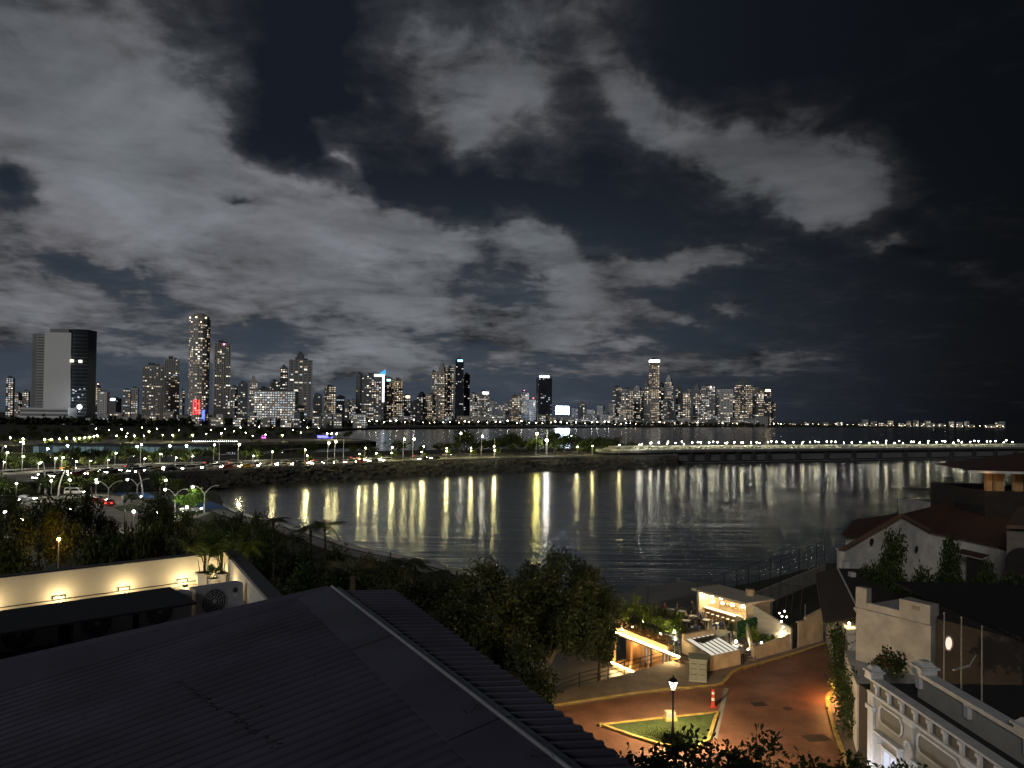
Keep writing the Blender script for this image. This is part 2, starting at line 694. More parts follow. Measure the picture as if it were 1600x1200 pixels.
# --- sea
def water_mat():
    m = bpy.data.materials.new('sea_water')
    m.use_nodes = True
    t = m.node_tree
    b = t.nodes['Principled BSDF']
    b.inputs['Base Color'].default_value = (0.036, 0.045, 0.047, 1)
    b.inputs['Roughness'].default_value = 0.19
    b.inputs['IOR'].default_value = 1.33
    b.inputs['Specular IOR Level'].default_value = 0.5
    c = t.nodes.new('ShaderNodeTexCoord')

    def layer(sx, sy, rot, detail, dist):
        mp = t.nodes.new('ShaderNodeMapping')
        mp.inputs['Scale'].default_value = (sx, sy, 1)
        mp.inputs['Rotation'].default_value = (0, 0, rot)
        t.links.new(c.outputs['Object'], mp.inputs[0])
        n = t.nodes.new('ShaderNodeTexNoise')
        n.inputs['Scale'].default_value = 1.0
        n.inputs['Detail'].default_value = detail
        n.inputs['Distortion'].default_value = dist
        t.links.new(mp.outputs[0], n.inputs['Vector'])
        return n.outputs[0]
    a = layer(0.022, 0.30, R(5), 3.0, 0.4)      # wind ripples lying across the bay
    d = layer(0.10, 0.95, R(-3), 2.0, 0.3)
    e = layer(0.008, 0.035, R(14), 2.0, 0.5)   # long low swell
    ad = t.nodes.new('ShaderNodeMath'); ad.operation = 'MULTIPLY_ADD'
    t.links.new(a, ad.inputs[0]); ad.inputs[1].default_value = 1.6
    t.links.new(d, ad.inputs[2])
    ad2 = t.nodes.new('ShaderNodeMath'); ad2.operation = 'MULTIPLY_ADD'
    t.links.new(e, ad2.inputs[0]); ad2.inputs[1].default_value = 5.0
    t.links.new(ad.outputs[0], ad2.inputs[2])
    bp = t.nodes.new('ShaderNodeBump')
    bp.inputs['Strength'].default_value = 0.5
    bp.inputs['Distance'].default_value = 0.14
    t.links.new(ad2.outputs[0], bp.inputs['Height'])
    t.links.new(bp.outputs[0], b.inputs['Normal'])
    return m


WATER = water_mat()
mb = MB()
mb.poly([(-45000, -300, 0), (45000, -300, 0), (45000, 58000, 0), (-45000, 58000, 0)])
mb.build('sea_water', WATER, kind='structure')

M_earth = mat('dark_earth_grass', (0.035, 0.042, 0.020), .95, var=.5, scale=.12, bump=.3, bscale=2.0, col2=(0.06, 0.055, 0.035))
M_rock = mat('basalt_rock', (0.045, 0.043, 0.040), .9, var=.55, scale=.6, bump=.8, bscale=1.5)
M_asph = mat('asphalt', (0.085, 0.08, 0.07), .9, var=.2, scale=.4)
M_conc = mat('concrete_grey', (0.30, 0.29, 0.27), .85, var=.2, scale=.5, bump=.15)
M_dconc = mat('concrete_dark', (0.14, 0.14, 0.14), .85, var=.25, scale=.15, bump=.15)
M_white = mat('white_paint', (0.72, 0.71, 0.68), .6, var=.08, scale=1.5)
M_yellowp = mat('yellow_kerb_paint', (0.60, 0.40, 0.07), .75, var=.45, scale=1.6, bump=.25, col2=(0.62, 0.46, 0.16))
M_grass = mat('lawn_grass', (0.05, 0.075, 0.022), .95, var=.5, scale=1.2, bump=.6, bscale=14)
M_sand = mat('wet_sand', (0.055, 0.047, 0.036), .42, var=.3, scale=.15, bump=.3, bscale=1.0, spec=.5, stretch=(.5, 1.6, 1))

# --- mainland round the bay
z = 3.0
coast = [G(x, y, z) for x, y in ((-420, 700), (50, 697), (300, 696.5), (330, 697), (480, 694), (560, 692), (588, 690), (575, 687.3), (545, 685.3), (505, 682.5),
         (482, 678), (500, 672.5), (540, 669.8), (570, 668.3), (700, 667.6), (880, 666.6), (1000, 666), (1100, 665.8), (1215, 665.4))]
back = [Vector((1400, 3500)), Vector((1700, 5200)), Vector((-5200, 5200)), Vector((-3200, 900))]
land = [(p.x, p.y) for p in coast] + [(p.x, p.y) for p in back]
MB().prism(land, -2.0, z, 0, 1).build('mainland_terrain', [M_rock, M_earth], kind='structure')
z = 2.0
shore = [G(x, y, z) for x, y in ((1205, 666.5), (1280, 667.0), (1360, 667.5), (1440, 668.3), (1520, 669.0), (1580, 669.6))]
farland = [(p.x, p.y) for p in shore] + [(shore[-1].x + 120, shore[-1].y + 500), (1900, 4600), (1100, 4600)]
MB().prism(farland, -2.0, z, 0, 1).build('far_shore_terrain', [M_rock, M_earth], kind='structure')

# --- the causeway: flat strip with roads behind a boulder slope
CW_Z = 5.0
top_px = ((-250, 765), (0, 757), (60, 754), (100, 751), (125, 748), (200, 742), (300, 737), (400, 733), (500, 729), (590, 724.5), (700, 719.5), (800, 717), (900, 714.5), (1000, 712.5), (1060, 711.2))
base_px = ((-250, 785, 3), (0, 776, 3), (60, 772, 3), (100, 769, 3), (125, 767, 3), (200, 766.5, 3), (300, 765.5, 1.5), (400, 760, 0), (500, 755, 0), (590, 750.8, 0), (700, 745.5, 0), (800, 741.5, 0), (900, 738, 0), (1000, 735, 0), (1060, 731, 0))
cw_top = [G(x, y, CW_Z) for x, y in top_px]
cw_base = [G(x, y, max(zz - .5, -.6)) for x, y, zz in base_px]
cw_front = smooth_line(cw_top, 2)
cw_basel = smooth_line(cw_base, 2)
cw_bz = []
for k in range(len(cw_basel)):
    f = k / (len(cw_basel) - 1) * (len(base_px) - 1)
    i = min(int(f), len(base_px) - 2)
    cw_bz.append(max(base_px[i][2] * (1 - f + i) + base_px[i + 1][2] * (f - i) - .5, -.6))
cw_backl = offset_line(cw_front, 92.0)
out = [(p.x, p.y) for p in cw_front] + [(p.x, p.y) for p in reversed(cw_backl)]
MB().prism(out, -2.0, CW_Z, 0, 1).build('causeway_terrain', [M_rock, M_earth], kind='structure')

rng = np.random.default_rng(3)
mb = MB()
fine_t, fine_b = [], []
for i in range(len(cw_front) - 1):
    n = 6
    for k in range(n):
        fine_t.append((cw_front[i].lerp(cw_front[i + 1], k / n), CW_Z))
        fine_b.append((cw_basel[i].lerp(cw_basel[i + 1], k / n), cw_bz[i] + (cw_bz[i + 1] - cw_bz[i]) * k / n))
rows = 12
Pg = np.zeros((len(fine_t), rows + 1, 3))
for i, ((a, za), (b, zb)) in enumerate(zip(fine_t, fine_b)):
    for j in range(rows + 1):
        s = j / rows
        p = a.lerp(b, s)
        Pg[i, j] = (p.x, p.y, za + .12 + (zb - za) * s)
Pg[:, 1:-1, :2] += rng.uniform(-.7, .7, Pg[:, 1:-1, :2].shape)
Pg[:, 1:-1, 2] += rng.uniform(-.35, .55, Pg[:, 1:-1, 2].shape)
Q = np.stack([Pg[:-1, :-1], Pg[1:, :-1], Pg[1:, 1:], Pg[:-1, 1:]], axis=2).reshape(-1, 4, 3)
o = link('rock_revetment', quads_mesh('rock_revetment', Q, M_rock))
tag(o, 'long dark boulder slope running between the causeway road and the bay', 'seawall')


def road_strip(name, line, d0, d1, z, m, **kw):
    mb = MB()
    a, b = offset_line(line, d0), offset_line(line, d1)
    strip(mb, a, b, z, z)
    return mb.build(name, m, **kw)


road_strip('causeway_road', cw_front, 5.0, 17.5, CW_Z + .03, M_asph, kind='structure')
road_strip('causeway_road', cw_front, 25.0, 36.0, CW_Z + .03, M_asph, kind='structure')
road_strip('causeway_promenade_path', cw_front, .6, 4.6, CW_Z + .06, mat('promenade_paving', (.50, .47, .40), .8, var=.15, scale=.4), kind='structure')
road_strip('causeway_cycle_path', cw_front, 44, 49, CW_Z + .04, M_conc, kind='structure')
for d in (4.8, 17.7, 24.8, 36.2):
    mb = MB()
    a, b = offset_line(cw_front, d - .12), offset_line(cw_front, d + .12)
    for i in range(len(a) - 1):
        mb.prism([a[i], a[i + 1], b[i + 1], b[i]], CW_Z, CW_Z + .16)
    mb.build('causeway_kerb', M_conc, kind='structure')
for d in (9.2, 13.4, 28.7, 32.4):
    mb = MB()
    ln = resample(offset_line(cw_front, d), 4.0)
    for i in range(0, len(ln) - 1, 2):
        t = (ln[i + 1] - ln[i]).normalized()
        nn = Vector((-t.y, t.x)) * .08
        mb.poly([(*(ln[i] - nn), CW_Z + .036), (*(ln[i + 1] - nn), CW_Z + .036), (*(ln[i + 1] + nn), CW_Z + .036), (*(ln[i] + nn), CW_Z + .036)])
    mb.build('road_lane_markings', M_white, kind='structure')
# low white parapet along the top of the slope
mb = MB()
a, b = offset_line(cw_front, .1), offset_line(cw_front, .4)
for i in range(len(a) - 1):
    mb.prism([a[i], a[i + 1], b[i + 1], b[i]], CW_Z, CW_Z + .55)
o = mb.build('promenade_parapet_wall', M_conc)
tag(o, 'low pale parapet wall along the top of the boulder slope', 'parapet wall')

# --- near ground of the old town
z = 3.0
near_px = ((-330, 790), (0, 777), (125, 768), (240, 767.5), (338, 766), (352, 790), (372, 802), (430, 818), (500, 838), (560, 860), (640, 874), (700, 890), (745, 930), (800, 1010), (846, 1098),
        (905, 1074), (1000, 1048), (1040, 1037), (1070, 1030), (1100, 1000), (1110, 960), (1130, 925), (1150, 915), (1200, 905), (1292, 880))
near = [G(x, y, z) for x, y in near_px]
nearp = [(p.x, p.y) for p in near] + [(75, 122), (120, 140), (170, 120), (170, -40), (-200, -40), (-200, 190)]
MB().prism(nearp, -2.0, z, 0, 1).build('town_ground', [M_conc, M_earth], kind='structure')
# the lower ground under the trees, and the beach
low_px = ((480, 862), (560, 882), (640, 893), (720, 905), (800, 918), (880, 936), (950, 948), (1010, 944), (1080, 930), (1150, 918))
lowc = [G(x, y, .75) for x, y in low_px]
lowp = [(p.x, p.y) for p in lowc] + [(p.x, p.y) for p in (G(1150, 960, .75), G(1060, 1030, .75), G(860, 1110, .75), G(700, 1000, .75), G(520, 900, .75))]
MB().prism(lowp, -2.0, .75, 0, 0).build('beach_terrain', [M_sand], kind='structure')
# the beach below it
bl = smooth_line([(p.x, p.y) for p in lowc], 2)
mb = MB()
prev, pz = bl, [.74] * len(bl)
for d, zz in ((2, .55), (5, .28), (8, .08), (12, -.12), (22, -.6)):
    nx = offset_line(bl, d)
    nz = [zz + .05 * math.sin(i * 1.7 + d) for i in range(len(bl))]
    strip(mb, prev, nx, pz, nz)
    prev, pz = nx, nz
mb.build('beach_sand', M_sand, kind='structure', smooth=True)

# ================================================================== the skyline
WIN = [mat('window_dark_glass', (0.12, 0.125, 0.13), .35, var=.3, scale=.2),
       emit('window_warm', (1.0, .74, .44), .62, False), emit('window_white', (1.0, .90, .76), .85, False),
       emit('window_cool', (.74, .88, 1.0), .7, False), emit('window_dim', (1.0, .80, .54), .20, False), emit('window_bright', (1.0, .90, .70), 2.4, False)]
FAC = {
    'pale': mat('facade_pale', (0.60, 0.59, 0.57), .8, var=.1, scale=.05), 'grey': mat('facade_grey', (0.47, 0.47, 0.46), .8, var=.12, scale=.05),
    'tan': mat('facade_tan', (0.46, 0.42, 0.37), .8, var=.12, scale=.05), 'dark': mat('facade_dark', (0.23, 0.235, 0.245), .6, var=.2, scale=.05),
    'glass': mat('facade_glass', (0.045, 0.052, 0.066), .2, var=.3, scale=.03, spec=.6), 'white': mat('facade_white', (0.80, 0.80, 0.80), .75, var=.05, scale=.02),
}
M_roofgear = mat('roof_plant', (0.13, 0.13, 0.13), .8)
M_red = emit('beacon_red', (1.0, .10, .12), 14.0, False)
M_pink = emit('light_pink', (1.0, .25, .45), 6.0, False)
M_bluel = emit('light_blue', (.12, .35, 1.0), 5.0, False)
M_cyanl = emit('light_cyan', (.35, .95, 1.0), 4.0, False)
M_whitel = emit('light_white', (.95, .97, 1.0), 8.0, False)
M_warml = emit('light_warm', (1.0, .78, .45), 6.0, False)
M_ledr = emit('led_red', (1.0, .06, .05), 3.2, False)
M_ledb = emit('led_blue', (.10, .16, 1.0), 2.6, False)
TOWERS = []


def tower(px0, px1, ytop, D, fac, lit, desc, style='grid', rot=None, mix=(3, 4, 1, 3, .4), crown=None, base=3.0, depth=.8, fl=None, cw=None, label=None, cat='tower', seed=None, name='high_rise_tower'):
    """one building: walls, floor slabs or fins, a grid of dark and lit windows, roof gear"""
    rng = random.Random(seed if seed is not None else int(px0 * 13 + ytop))
    a, b = A(px0, ytop, D), A(px1, ytop, D)
    w = abs(b.x - a.x)
    cx, h = (a.x + b.x) / 2, (a.z + b.z) / 2 - base
    if rot is None:
        rot = R(rng.choice((-1, 1)) * rng.uniform(14, 34))
    W = w / (math.cos(rot) + depth * abs(math.sin(rot)))
    L = W * depth
    t = thing(name, label or desc, cat, (cx, D + L / 2, base), rot, 'skyline towers round the bay' if cat == 'tower' else None)
    ppm = FPX / D                                  # photo px per metre
    fl = fl or max(3.4, 2.9 / ppm)
    cw = cw or max(3.0, 3.0 / ppm)
    hw, hl = W / 2, L / 2
    mb = MB()
    if style == 'step':
        mb.box(-hw, -hl, 0, hw, hl, h * .86)
        mb.box(-hw * .72, -hl * .72, h * .86, hw * .72, hl * .72, h * .94)
        mb.box(-hw * .42, -hl * .42, h * .94, hw * .42, hl * .42, h)
        top = h * .86
    elif style == 'round':
        n = 14
        mb.prism([(hw * math.cos(2 * math.pi * k / n), hl * math.sin(2 * math.pi * k / n)) for k in range(n)], 0, h)
        top = h
    else:
        mb.box(-hw, -hl, 0, hw, hl, h)
        top = h
    mb.build('wall', FAC[fac], t, world=False)
    wb, tr = MB(), MB()
    nf = max(2, int(top / fl))
    sx = -1 if rot > 0 else 1                      # which side wall faces the camera
    faces = []
    if style == 'round':
        n = 14
        for k in range(n):
            t0, t1 = 2 * math.pi * k / n, 2 * math.pi * (k + 1) / n
            p, q = Vector((hw * math.cos(t0), hl * math.sin(t0))), Vector((hw * math.cos(t1), hl * math.sin(t1)))
            if (p.y + q.y) < 0.3 * hl:
                faces.append((p, q))
    else:
        faces.append((Vector((-hw, -hl)), Vector((hw, -hl))))
        faces.append((Vector((hw, -hl)), Vector((hw, hl))) if sx > 0 else (Vector((-hw, hl)), Vector((-hw, -hl))))
    for p, q in faces:
        e = (q - p)
        Ln = e.length
        e.normalize()
        nrm = Vector((e.y, -e.x))
        nc = max(1, int(Ln / cw))
        pitch = Ln / nc
        colbias = [rng.uniform(.35, 1.6) for _ in range(nc)]
        for i in range(nf):
            z0 = i * fl + fl * .30
            z1 = z0 + fl * .44
            if z1 > top:
                break
            on = False
            band = rng.random() < .05 * min(1.0, lit * 2)      # a whole floor left lit
            for j in range(nc):
                pr = lit * .80 * colbias[j] * (1.9 if on else .8)
                on = band or rng.random() < pr
                wd = rng.uniform(.35, .85) if on else .5
                u0 = (j + .5 - wd / 2) * pitch
                u1 = (j + .5 + wd / 2) * pitch
                pp, qq = p + e * u0 + nrm * .12, p + e * u1 + nrm * .12
                if on:
                    mi = rng.choices((1, 2, 3, 4, 5), mix)[0]
                elif fac == 'glass':
                    continue
                else:
                    mi = 0
                wb.poly([(pp.x, pp.y, z0), (qq.x, qq.y, z0), (qq.x, qq.y, z1), (pp.x, pp.y, z1)], mi)
            if style in ('grid', 'balcony', 'round', 'step') and i:
                dd = .9 if style == 'balcony' else .35
                pa, qa = p + nrm * 0, q + nrm * 0
                zz = i * fl
                tr.prism([tuple(pa), tuple(qa), tuple(qa + nrm * dd), tuple(pa + nrm * dd)], zz - .2, zz + .35)
        if style in ('fin', 'glass'):
            for j in range(0, nc + 1, 2 if style == 'glass' else 1):
                c = p + e * (j * pitch)
                dd = .9 if style == 'fin' else .3
                tr.prism([tuple(c - e * .25), tuple(c + e * .25), tuple(c + e * .25 + nrm * dd), tuple(c - e * .25 + nrm * dd)], 0, top)
    if wb.f:
        wb.build('windows', WIN, t, world=False, kind='stuff')
    if tr.f:
        tr.build('facade_ribs', FAC[fac], t, world=False, kind='stuff')
    rg = MB()
    if style != 'step':
        rg.box(-hw * .5, -hl * .4, h, hw * .1, hl * .4, h + min(6, h * .05))
        rg.box(hw * .2, -hl * .2, h, hw * .6, hl * .3, h + min(3.5, h * .03))
    else:
        rg.box(-.4, -.4, h, .4, .4, h + h * .04)
    rg.build('roof_plant', M_roofgear, t, world=False)
    if crown:
        kind, cm = crown
        cb = MB()
        if kind == 'band':
            cb.box(-hw * 1.01, -hl * 1.01, h - fl * 1.3, hw * 1.01, hl * 1.01, h - fl * .1)
        elif kind == 'bar':
            cb.box(-hw * .55, -hl - .6, h - fl * 1.2, hw * .75, -hl - .1, h - fl * .2)
        elif kind == 'spot':
            cb.ball((hw * .1, -hl - 1.0, h - fl * .6), max(1.2, 1.3 / ppm))
        elif kind == 'top':
            cb.box(-hw * .6, -hl * .6, h + .02, hw * .6, hl * .6, h + fl * 1.2)
        elif kind == 'beacon':
            cb.ball((0, 0, h + max(4, 3 / ppm)), max(.6, .75 / ppm))
            cb.tube([(0, 0, h), (0, 0, h + max(4, 3 / ppm))], .15, 4)
        cb.build('crown_light', cm, t, world=False)
    TOWERS.append((px0, t, desc, label))
    return t


# --- the big blank-sided hotel tower at the far left
D = 1180
B0 = 3.0


def xz(px, py, D):
    p = A(px, py, D)
    return p.x, p.z


hx = lambda px: A(px, 600, D).x
hz = lambda py, px=90: A(px, py, D).z
t = thing('hotel_tower', 'large slab hotel with a blank pale end wall and dark glass side, far left', 'tower', (hx(88), D, B0), 0, 'skyline towers round the bay')
MB().box(hx(68), D, hz(640), hx(109.5), D + 34, hz(519.5)).build('blank_wall', FAC['white'], t)
mb = MB().box(hx(46), D + 5, B0, hx(67.8), D + 34, hz(522))
mb.build('balcony_wing', FAC['dark'], t)
mb = MB()
for i in range(27):
    zz = hz(640) + i * (hz(522) - hz(640)) / 27
    mb.box(hx(54), D + 3.2, zz, hx(66.5), D + 5, zz + 2.1)
mb.build('balcony', FAC['grey'], t, kind='stuff')
mb = MB()
xa, xb = hx(109.8), hx(131)
pl = [(xa, D + 2)] + [(xa + (xb - xa) * s, D + 1 + 8 * s * s) for s in (.25, .5, .75, 1)] + [(xb, D + 34), (xa, D + 34)]
mb.prism(pl, B0, hz(513.5))
mb.build('glass_wing', FAC['glass'], t)
mb = MB()
for i in range(24):
    zz = hz(655) + i * (hz(518) - hz(655)) / 24
    for s0, s1 in ((0, .25), (.25, .5), (.5, .75), (.75, 1)):
        x0_, x1_ = xa + (xb - xa) * s0, xa + (xb - xa) * s1
        y0_, y1_ = D + .8 + 8 * s0 * s0 + (1 if s0 == 0 else 0), D + .8 + 8 * s1 * s1
        mb.prism([(x0_, y0_), (x1_, y1_), (x1_, y1_ + .2), (x0_, y0_ + .2)], zz, zz + .5)
mb.build('glass_wing_ribs', FAC['dark'], t, kind='stuff')
MB().box(hx(109), D - .6, hz(565.5), hx(114), D + .2, hz(561.5)).build('lit_window', MATS['window_bright'], t)
MB().box(hx(121), D + 1.4, hz(566), hx(126), D + 2.6, hz(562)).build('lit_window', MATS['window_bright'], t)
mb = MB()
for q in range(14):
    x_, y_ = 112 + random.random() * 16, 604 + random.random() * 40
    mb.box(hx(x_), D - .4 + 8 * ((x_ - 110) / 21) ** 2, hz(y_ + 1.6), hx(x_ + 1.8), D + .9 + 8 * ((x_ - 110) / 21) ** 2, hz(y_))
mb.build('small_lit_windows', MATS['window_cool'], t, kind='stuff')
mb = MB().box(hx(71), D + 8, hz(519.5), hx(101), D + 30, hz(513)).build('roof_house', FAC['dark'], t)
Dp = D - 26
px_ = lambda q: A(q, 600, Dp).x
pz_ = lambda q: A(70, q, Dp).z
mb = MB().box(px_(33), Dp, B0, px_(107), D - 1, pz_(637)).box(px_(26), Dp + 4, B0, px_(33), D - 1, pz_(648))
mb.build('podium', FAC['dark'], t)
mb = MB()
for q in (637, 643.5, 650, 656.5):
    mb.box(px_(32.5), Dp - 1, pz_(q + 3.2), px_(107.5), Dp, pz_(q))
for q in (649, 656):
    mb.box(px_(26), Dp + 3, pz_(q + 3.0), px_(32.4), Dp + 4, pz_(q))
mb.build('podium_band', FAC['white'], t)
mb = MB()
for q in range(16):
    mb.box(px_(34 + q * 4.6), Dp - .6, pz_(664), px_(36.6 + q * 4.6), Dp - .2, pz_(660.8))
mb.build('podium_windows', MATS['window_white'], t, kind='stuff')
MB().ball((px_(121.5), Dp + 6, pz_(635)), 3.4).build('flood_light', emit('flood_white', (.92, .97, 1.0), 30, False), t)

# --- tallest tower: round top lit warm, red and blue light strips at its foot
D = 1500
t = tower(290.5, 322, 497, D, 'pale', .34, 'x', style='round', mix=(5, 3, 0, 2, 1.2), depth=1.0, rot=0.0, label='tallest round-fronted tower with red and blue light strips at its foot', fl=4.4, cw=3.6, seed=5)
o3 = t.location
hh = A(306, 497, D).z - B0
rw = A(322, 600, D).x - A(290.5, 600, D).x
MB().lathe([(rw * .46, hh), (rw * .46, hh + 4), (rw * .30, hh + 9), (rw * .1, hh + 12)], 14).build('domed_roof', FAC['tan'], t, world=False)
for k in range(5):
    th = -math.pi / 2 + (k - 2) * .5
    mb = MB().ball((rw * .47 * math.cos(th), rw * .47 * math.sin(th), hh + 2 - (k % 2) * 9), 1.5)
    mb.build('roof_light', M_warml, t, world=False)
mb = MB()
mb.box(-rw * .49, -rw * .10, 0, -rw * .27, rw * .5, hh * .985)
mb.build('pale_side_wall', FAC['pale'], t, world=False)
mb = MB()
for xo in (-.04, .10, .24):
    y_ = -rw * .5 - 1.0
    mb.box(rw * xo, y_, 2, rw * (xo + .028), y_ + .5, hh * .22)
mb.build('red_light_strip', M_ledr, t, world=False)
MB().box(rw * .36, -rw * .40, 2, rw * .46, -rw * .34, hh * .12).build('blue_light_strip', M_ledb, t, world=False)

W_ = (1, 3, 1, 2, .5)
COOL = (1, 4, 4, 2, .8)
WARM = (5, 3, 0, 2, .6)
tower(8, 20, 590, 1700, 'dark', .8, 'slim dark tower dotted with white lights', mix=COOL, rot=.3)
tower(22, 32, 614, 1750, 'grey', .7, 'small lit block beside the hotel', mix=W_)
tower(33, 44, 611, 1800, 'grey', .7, 'lit grey block close behind the hotel', mix=W_)
tower(132, 148, 634, 1500, 'pale', .18, 'low pale office block', style='balcony')
tower(147, 156, 603, 1900, 'tan', .5, 'narrow tan block with orange top light', crown=('beacon', M_warml), mix=WARM)
tower(152, 167, 612, 1450, 'white', .05, 'bright white blank-fronted block', rot=.1, crown=('spot', MATS['window_cool']))
tower(169, 186, 622, 1400, 'dark', .08, 'dark low block with white roof light', crown=('bar', M_whitel))
tower(190, 203, 609, 1900, 'grey', .65, 'grey tower closely dotted with lights', mix=W_)
tower(203, 215, 606, 1950, 'pale', .6, 'pale tower closely dotted with lights', mix=W_)
tower(217.5, 252, 571, 1450, 'grey', .26, 'broad grey balcony tower', style='balcony', mix=WARM, crown=('beacon', M_warml), rot=.35)
tower(252, 279, 561, 1520, 'grey', .30, 'grey balcony tower with stepped top', style='balcony', mix=W_, crown=('beacon', M_pink), rot=.4)
tower(281, 288, 610, 1900, 'grey', .5, 'narrow block beside the tallest tower', mix=W_)
tower(329, 359, 536, 1480, 'pale', .14, 'pale slab tower with pink roof beacon', style='fin', mix=(3, 4, 1, 1, 1), crown=('spot', M_pink), rot=.45, depth=.9)
tower(360, 370, 604, 1900, 'dark', .5, 'dark slim block right of the pale slab', mix=W_)
tower(370, 386, 598, 1850, 'dark', .35, 'dark block with scattered lights', mix=COOL)
tower(387, 402, 588, 1750, 'pale', .35, 'pale tower with a small cap', style='step', mix=W_)
tower(402, 420, 606, 1900, 'dark', .4, 'dark low tower with lit upper floors', mix=W_)
tower(420, 437, 596, 1850, 'dark', .35, 'dark tower with bright corner lights', mix=W_, crown=('spot', MATS['window_white']))
tower(437, 449, 574, 1700, 'dark', .5, 'narrow dark tower with bands of light', style='balcony', mix=W_, rot=.2)
tower(447, 487, 562, 1600, 'grey', .22, 'broad twin-finned tower with dark crest', style='fin', mix=W_, rot=.3, cw=9, fl=5.5, depth=.7)
tower(462, 475, 553, 1602, 'dark', .05, 'dark crest block rising behind the twin-finned tower', rot=.3)
tower(397, 461, 611, 1350, 'pale', 1.5, 'wide block blazing with cool white light', style='grid', mix=(.4, 3, 5, 3, .8), rot=.06, depth=.35, cw=4.2, fl=4.2)
tower(462, 474, 634, 1400, 'pale', .3, 'low pale block at the foot of the finned tower', mix=W_)
tower(487, 503, 616, 1900, 'dark', .3, 'dark low tower', mix=W_)
tower(505.5, 524, 604, 1650, 'tan', .5, 'tan tower with lit windows throughout', mix=WARM)
tower(525, 538, 619, 1750, 'white', .25, 'white block with blue light stripes', style='fin', mix=(0, 1, 3, 0, 1), rot=.1)
tower(539, 548, 626, 1800, 'grey', .4, 'small grey block', mix=W_)
tower(548, 556, 625, 1850, 'pale', .4, 'small pale block', mix=COOL)
tower(556, 567, 585, 1750, 'dark', .25, 'dark tower behind the white-framed one', mix=W_)
t = tower(565.5, 600, 586, 1700, 'dark', .40, 'dark tower edged by white light frame', style='fin', mix=W_, rot=0.0, cw=5.0, depth=.7)
w_ = A(600, 600, 1700).x - A(565.5, 600, 1700).x
h_ = A(583, 586, 1700).z - 3
mb = MB().box(w_ * .44, -w_ * .35 - 1.5, h_ * .45, w_ * .53, -w_ * .35 - .3, h_ + 2).box(w_ * .06, -w_ * .35 - 1.5, h_ - 3, w_ * .44, -w_ * .35 - .3, h_ + 2)
mb.build('light_frame', emit('led_white', (.95, .97, 1), 2.2, False), t, world=False)
MB().prism([(w_ * .28, -w_ * .2), (w_ * .52, -w_ * .2), (w_ * .52, 0), (w_ * .28, 0)], h_ + .05, [h_ + 5, h_ + 13, h_ + 13, h_ + 5]).build('blue_cap', emit('cap_blue', (.05, .38, .95), 1.4, False), t, world=False)
tower(601, 615, 592, 1750, 'tan', .55, 'tan tower beside the white light frame', mix=WARM, crown=('bar', M_cyanl))
tower(614, 629, 593, 1800, 'tan', .62, 'second tan tower right of the light frame', mix=WARM)
tower(629, 641, 618, 1850, 'grey', .45, 'grey block with floodlit roof', mix=W_, crown=('bar', M_warml))
tower(641, 657, 627, 1800, 'dark', .2, 'dark low block', mix=COOL)
tower(651, 666, 612, 2000, 'glass', .4, 'dark stepped block', style='step', mix=W_)
tower(665, 681, 616, 1900, 'tan', .55, 'warm-lit low tower', mix=WARM)
tower(672.5, 683, 581, 2100, 'pale', .35, 'pale narrow tower', mix=W_)
tower(683, 698, 567, 2050, 'tan', .55, 'tall tan tower at the front of the central cluster', style='step', mix=WARM)
tower(697.5, 709, 574, 2080, 'dark', .6, 'dark tower streaked with balcony lights', style='balcony', mix=WARM)
tower(711, 724.5, 561.5, 2050, 'glass', .13, 'dark glass tower with cyan-white crown light', style='glass', mix=W_, rot=.15, crown=('bar', M_cyanl))
tower(724, 734.5, 585, 2100, 'glass', .12, 'dark glass tower leaning on the cyan-crowned one', style='glass', mix=COOL, rot=.15)
tower(734.5, 745, 615, 2000, 'grey', .5, 'grey low tower', mix=W_)
tower(746, 765, 612, 1950, 'grey', .48, 'grey tower with a row of white roof lights', mix=W_, crown=('bar', M_whitel))
tower(765, 776, 626, 2050, 'pale', .35, 'pale low block', mix=W_)
tower(777, 788, 632, 2150, 'grey', .5, 'small grey tower with purple windows', mix=COOL)
tower(788, 797, 630, 2200, 'pale', .3, 'small pale tower', mix=W_)
tower(797, 812, 619, 2100, 'tan', .62, 'broad tan block full of lit windows', mix=WARM)
tower(812, 826.5, 613, 2150, 'grey', .6, 'grey block with pink roof lights', mix=WARM, crown=('beacon', M_pink))
tower(827, 840, 625, 2250, 'white', .5, 'white block washed in violet light', mix=(0, 1, 4, 0, .5), crown=('beacon', M_red))
tower(838.5, 863, 590, 2050, 'glass', .16, 'big dark glass tower with a small lit crown', style='glass', mix=COOL, rot=.2, crown=('top', M_whitel))
tower(893, 903, 638, 2300, 'grey', .5, 'low grey block right of the glaring screen', mix=W_)
tower(904, 916.5, 630, 2400, 'dark', .6, 'dark block dotted with pink and white lights', mix=W_)
tower(917, 930, 640, 2400, 'pale', .4, 'pale low block near the screen', mix=W_)
tower(933, 946, 634, 2450, 'pale', .5, 'pale block in the gap before the eastern cluster', mix=WARM)
tower(950.5, 958, 630, 2500, 'pale', .35, 'pale low block at the edge of the eastern cluster', mix=W_)
tower(957, 973, 605, 2550, 'dark', .42, 'dark broad tower opening the eastern cluster', mix=W_, crown=('bar', WIN[4]))
tower(972, 990, 608, 2500, 'grey', .55, 'grey broad tower with warm lights', mix=WARM)
tower(989, 1005, 602, 2600, 'grey', .5, 'grey pitched-top tower', style='step', mix=W_)
tower(1004.5, 1016.5, 595, 2620, 'dark', .5, 'dark tower left of the crowned one', style='step', mix=WARM)
tower(1016, 1031, 562, 2550, 'tan', .62, 'tall slender tower with a glaring white crown', mix=(5, 2, 0, 3, .3), rot=.18, crown=('band', M_whitel))
